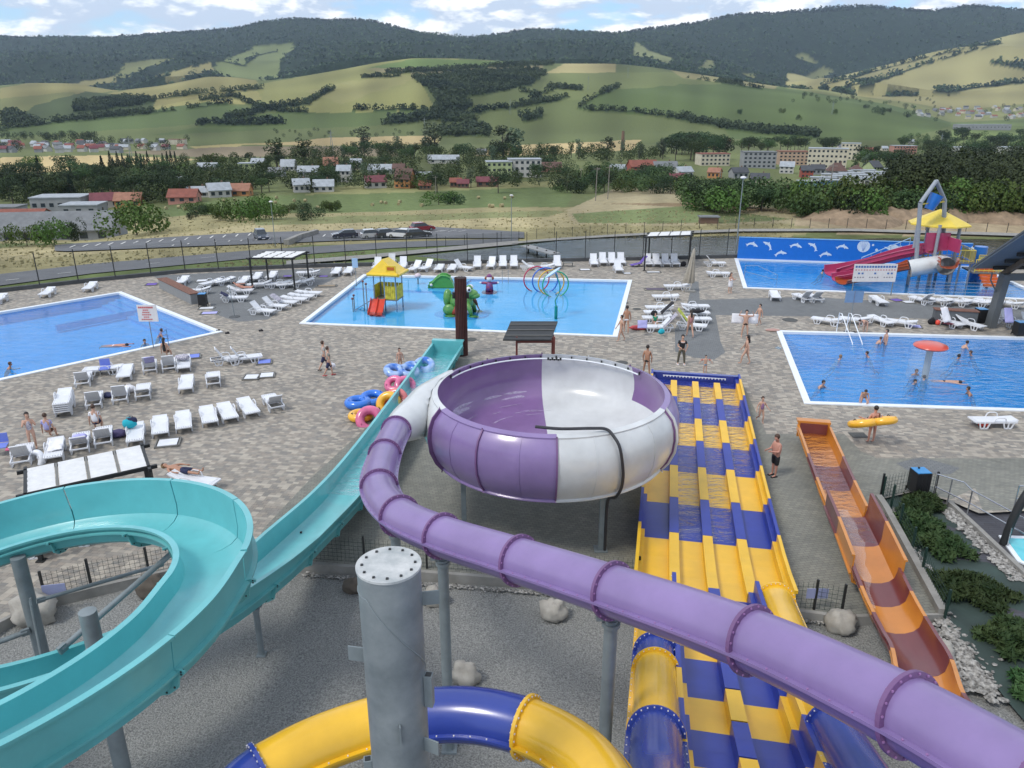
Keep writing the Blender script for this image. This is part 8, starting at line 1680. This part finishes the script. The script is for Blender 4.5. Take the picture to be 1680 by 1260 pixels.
fi_, fj_ = np.nonzero(FOR & (YY > 3000) & (YY < 6600)); w_ = NY1[fj_] * np.where((YY < 4880) & (PU > 1290), 9, 1)[fi_, fj_]; s_ = g_.choice(len(fi_), 9500, replace=False, p=w_ / w_.sum()); mass('mountain_trees', 'dark trees covering the mountain slopes', 9500, [(0, 0, 1, 1)], LGF, (14, 26), 12, m=9, k=.24, pts=[(XX[i, j] + g_.uniform(-9, 9), NY1[j] + g_.uniform(-9, 9), Z[i, j] - 4) for i, j in zip(fi_[s_], fj_[s_])])
fi_, fj_ = np.nonzero(FOR & (YY > 6350) & (YY < 6640)); s_ = g_.choice(len(fi_), 2600, replace=False); mass('ridge_trees', 'dark trees along the mountain ridge', 2600, [(0, 0, 1, 1)], LG3, (14, 30), 10, m=16, k=.2, pts=[(XX[i, j], NY1[j], Z[i, j] - 4) for i, j in zip(fi_[s_], fj_[s_])])
DRYG = mat('dry_grass', (.33, .29, .165), .9, vs=.3, col2=(.25, .23, .12))
rnd = random.Random(3); V_ = []; F_ = []
for _ in range(6500):
    u = rnd.uniform(0, 1300); v = rnd.uniform(346, 440)
    if (u > 600 and v > 396) or (600 > u and abs(v - np.interp(u, [0, 420, 600], [461, 418, 404])) < 9) or (90 < u < 900 and abs(v - np.interp(u, [90, 400, 600, 900], [409, 393, 386, 388])) < 9): continue
    p = ga(u, v); 
    if p.y > 215 or p.y < 78: continue
    s_ = rnd.uniform(.08, .26); a = rnd.random() * 3; dx, dy = math.cos(a) * s_ * .8, math.sin(a) * s_ * .8; i = len(V_); V_ += [p + Vector((-dx, -dy, 0)), p + Vector((dx, dy, 0)), p + Vector((dx * 1.2, dy, s_)), p + Vector((-dx * .8, -dy, s_ * .8))]; F_.append((i, i + 1, i + 2, i + 3))
mb = MB(); mb.add(V_, F_); o = mb.build('dry_grass', DRYG, fix=False); tag(o, 'tufts of dry grass on the slope below the park', 'grass', None, 'stuff')
for k in PROT:
    for o in PROT[k]: kill(o)
# cars --------------------------------------------------------------------
def car(label, u, v, rz, col, h=1.5, l=4.3, w=1.78):
    t = thing('parked_car', label, 'car', ga(u, v) + UP * .17, R(rz), None); pm = mat('car_' + label.split()[0], col, .25, coat=.8, var=.02)
    def hull(prof, ws): 
        mb = MB(); n = len(prof); vs = [(x, s * ws(z), z) for s in (-1, 1) for x, z in prof]; mb.add(vs, [tuple(range(n))[::-1], tuple(range(n, 2 * n))] + [(i, (i + 1) % n, n + (i + 1) % n, n + i) for i in range(n)]); return mb
    L_ = l / 2; body = [(-L_, .3), (-L_, .75), (-L_ + .12, .92), (-L_ + .5, .95), (L_ - 1.25, .95), (L_ - .2, .80), (L_, .62), (L_, .3)]; hull(body, lambda z: w / 2).build('body', pm, t)
    cab = [(-L_ + .25, .94), (-L_ + .55, h - .06), (-L_ + 1.0, h), (L_ - 2.2, h), (L_ - 1.75, h - .12), (L_ - 1.1, .94)]; hull([(x * 1.0, z - .02) for x, z in cab], lambda z: w / 2 - .04 - (z - .9) * .28).build('glasshouse', GLS, t); hull([(-L_ + .5, h - .08), (-L_ + .6, h + .02), (L_ - 2.1, h + .02), (L_ - 1.8, h - .08)], lambda z: w / 2 - .2).build('roof', pm, t)
    for x in (-L_ + .8, L_ - .85):
        for s in (-1, 1): mb = MB(); mb.tube([(x, s * (w / 2 - .2), .32), (x, s * (w / 2 + .01), .32)], .32, 16); wh = mb.build('wheel', BLACK, t); mb = MB(); mb.tube([(x, s * (w / 2), .32), (x, s * (w / 2 + .02), .32)], .19, 12); mb.build('rim', CHROME, wh)
    for s in (-1, 1): mb = MB(); mb.box((L_ - .03, s * (w / 2 - .28), .68), (.1, .4, .15)); mb.build('headlight', SIGNW, t); mb = MB(); mb.box((-L_ + .02, s * (w / 2 - .2), .78), (.08, .25, .2)); mb.build('tail_light', MAROON, t)
    mb = MB(); mb.box((L_ + .01, 0, .42), (.04, .52, .12)); mb.build('number_plate', SIGNW, t); return t
car('dark blue car alone on the car park facing the camera', 429, 394, -62, (.03, .045, .07), 1.65, 4.3); car('silver car, first of the row on the car park', 613, 392, 22, (.45, .46, .47)); car('black car between the silver and the white one', 637, 391, 25, (.03, .035, .045)); car('white car in the middle of the parked row', 657, 391.5, 160, (.65, .66, .67), 1.5); car('charcoal car, last of the front row beside the white one', 686, 390.5, 20, (.04, .045, .05), 1.4); car('red car parked behind the row near the turning', 693, 380.5, 30, (.25, .02, .03), 1.55); car('navy car far left of the parked row', 566, 392, -160, (.025, .03, .05), 1.4)
# bales, heaps, poles
bt = thing('hay_bale', 'x', 'hay bale'); mb = MB(); mb.tube([(-.6, 0, .62), (.6, 0, .62)], .64, 18); mb.build('roll', mat('hay', (.30, .26, .14), .95, vs=3, bump=.5), bt)
for i, (x, y) in enumerate([(273, 343), (294, 341), (304, 344), (323, 349), (386, 329), (367, 330), (436, 325), (452, 333), (454, 325), (473, 347), (483, 330), (501, 330), (497, 344), (500, 352), (522, 342), (611, 337), (626, 333), (633, 334), (654, 336), (656, 332), (692, 338), (785, 325), (804, 339.5), (808, 340), (823, 339), (828, 326), (840, 324)]): place(bt, ga(x, y + 1), random.uniform(0, 3), 'round hay bale lying on the mown meadow', 'hay bales on the meadow', .8)
kill(bt)
EARTH = mat('bare_earth', (.24, .175, .115), .95, var=.3, vs=.8, bump=.4)
for i, (u, w_, h) in enumerate(((1400, 17, 2.5), (1442, 11, 2.0), (1465, 10, 2.4), (1505, 12, 2.2), (1548, 11, 2.8), (1580, 10, 2.2), (1612, 10, 2.0), (1642, 10, 1.9), (1668, 11, 1.8), (1700, 12, 1.8))):
    p = ga(u, 361 + (i > 6) * 2); mb = MB(); mb.lathe([(w_ / 2 * (1 - q) + .01, h * math.sin(q * PI / 2) ** .8) for q in [k / 8 for k in range(9)]], 22); o = mb.build('earth_heap', EARTH, smooth='all'); o.location = p - UP * .3
    for q in o.data.vertices: q.co.z += .5 * noise.noise((q.co.x * .6 + u, q.co.y * .6, 1)); q.co.x *= 1 + .15 * noise.noise((q.co.y, u, 0))
    tag(o, 'heap of bare brown earth in the row beyond the pond', 'earth heap', 'earth heaps beyond the pond')
for u, v, ht, lab in ((452, 405, 6.5, 'thin street lamp by the car park beyond the dark pergola'), (839, 396, 6.8, 'thin street lamp at the head of the pond'), (1216.5, 424, 7.2, 'street lamp beside the end of the dolphin wall')):
    p = ga(u, v) if v < 420 else Vector((21.4, 73.4, 0)); t = thing('street_lamp', lab, 'street lamp', p); mb = MB(); mb.tube([(0, 0, 0), (0, 0, ht)], [.07, .04], 8); mb.build('pole', STEEL, t); mb = MB(); mb.ball((0, 0, ht + .1), .22, 12, 8, (1.3, 1, .6)); mb.build('lamp_head', SIGNW, t, smooth='all')
for u, v, ht in ((715, 325, 8), (977, 330, 9), (981, 310, 9), (952, 312, 9), (997, 327, 9), (1355, 350, 9), (1177, 330, 8)):
    p = ga(u, v); t = thing('power_pole', {715: 'wooden power pole behind the meadow bushes', 977: 'wooden power pole nearest on the dry slope', 981: 'wooden power pole in the middle of the dry slope', 952: 'wooden power pole at the village side of the dry slope', 997: 'paired wooden power pole at the dry slope', 1355: 'pale leaning power pole before the dark trees', 1177: 'power pole on the crest of the dry slope'}[u], 'power pole', p); mb = MB(); mb.tube([(0, 0, 0), (.15, 0, ht)], [.13, .09], 8); mb.build('pole', mat('weathered_wood', (.22, .2, .18), .8), t); mb = MB(); mb.bar((-.8, 0, ht - .5), (.95, 0, ht - .5), .1); mb.build('crossarm', MT['weathered_wood'], t)
for u, v, h in ((697, 222, 26), (837, 188, 26), (965, 148, 28), (1030, 128, 26), (1365, 188, 24), (1106, 245, 14), (1218, 240, 10), (1542, 245, 18), (215, 257, 16), (545, 250, 20)):
    t = thing('power_pylon', 'slim lattice pylon on the hillside fields', 'pylon', ga(u, v), 0, 'pylons crossing the fields'); mb = MB()
    for s in (-1, 1): mb.bar((s * h * .06, 0, 0), (0, 0, h), .35)
    for q in (.7, .85): mb.bar((-h * .12, 0, h * q), (h * .12, 0, h * q), .25)
    mb.build('mast', STEEL, t)
t = thing('brick_chimney', 'free standing brick chimney at the foot of the green hill', 'chimney', ga(1021, 248)); mb = MB(); mb.tube([(0, 0, 0), (0, 0, 17)], [1.8, 1.2], 12); mb.build('shaft', wm('brown'), t)
t = thing('wooden_hut', 'small open wooden hut on the bank above the pond', 'hut', ga(1162, 366)); mb = MB(); mb.box((0, 0, .5), (3, 1.6, 1.0)); mb.build('wall', wm('brown'), t); mb = MB(); mb.box((0, 0, 1.1), (3.4, 2.0, .2)); mb.build('roof', rm('grey'), t)
t = thing('jetty', 'short grey wooden jetty at the head of the pond', 'jetty', Vector((0, 0, -5.75))); a, b = G(862, 404, -5.3), G(912, 418, -5.3); t.location = a; d = b - a; mb = MB(); mb.bar((0, 0, .1), (d.x, d.y, .1), 1.6, .12); mb.build('deck', wm('grey'), t)
for f in (.1, .4, .7, .95): mb = MB(); mb.box((d.x * f, d.y * f, -.4), (.2, .2, 1.4)); mb.build('pile', BARK, t)
for (u0, v0, u1, v1, lab) in ((470, 402, 492, 392, 'low grey gabion wall at the entrance of the car park'), (492, 392, 520, 384, 'second stretch of low grey wall inside the car park')):
    a, b = ga(u0, v0), ga(u1, v1); t = MB(); d = b - a; t.bar((0, 0, .35), (d.x, d.y, d.z + .35), .8, .9); o = t.build('low_wall', CONC); o.location = a; tag(o, lab, 'wall')
HAZE = 4.0e-5
# ---------------------------------------------------------------- the air
hm = bpy.data.materials.new('haze_air'); hm.use_nodes = True; hn = hm.node_tree; hn.nodes.clear()
ho = N(hn, 'ShaderNodeOutputMaterial'); hv = N(hn, 'ShaderNodeVolumePrincipled'); hv.inputs['Color'].default_value = (0.62, 0.78, 1.0, 1); hv.inputs['Density'].default_value = HAZE; hv.inputs['Anisotropy'].default_value = 0.2
L(hn, hv.outputs[0], ho.inputs['Volume'])
mb = MB(); mb.box((0, 4200, 290), (15000, 9400, 960)); hz = mb.build('haze', hm); tag(hz, 'thin bluish air haze over the whole valley', 'haze', None, 'stuff')
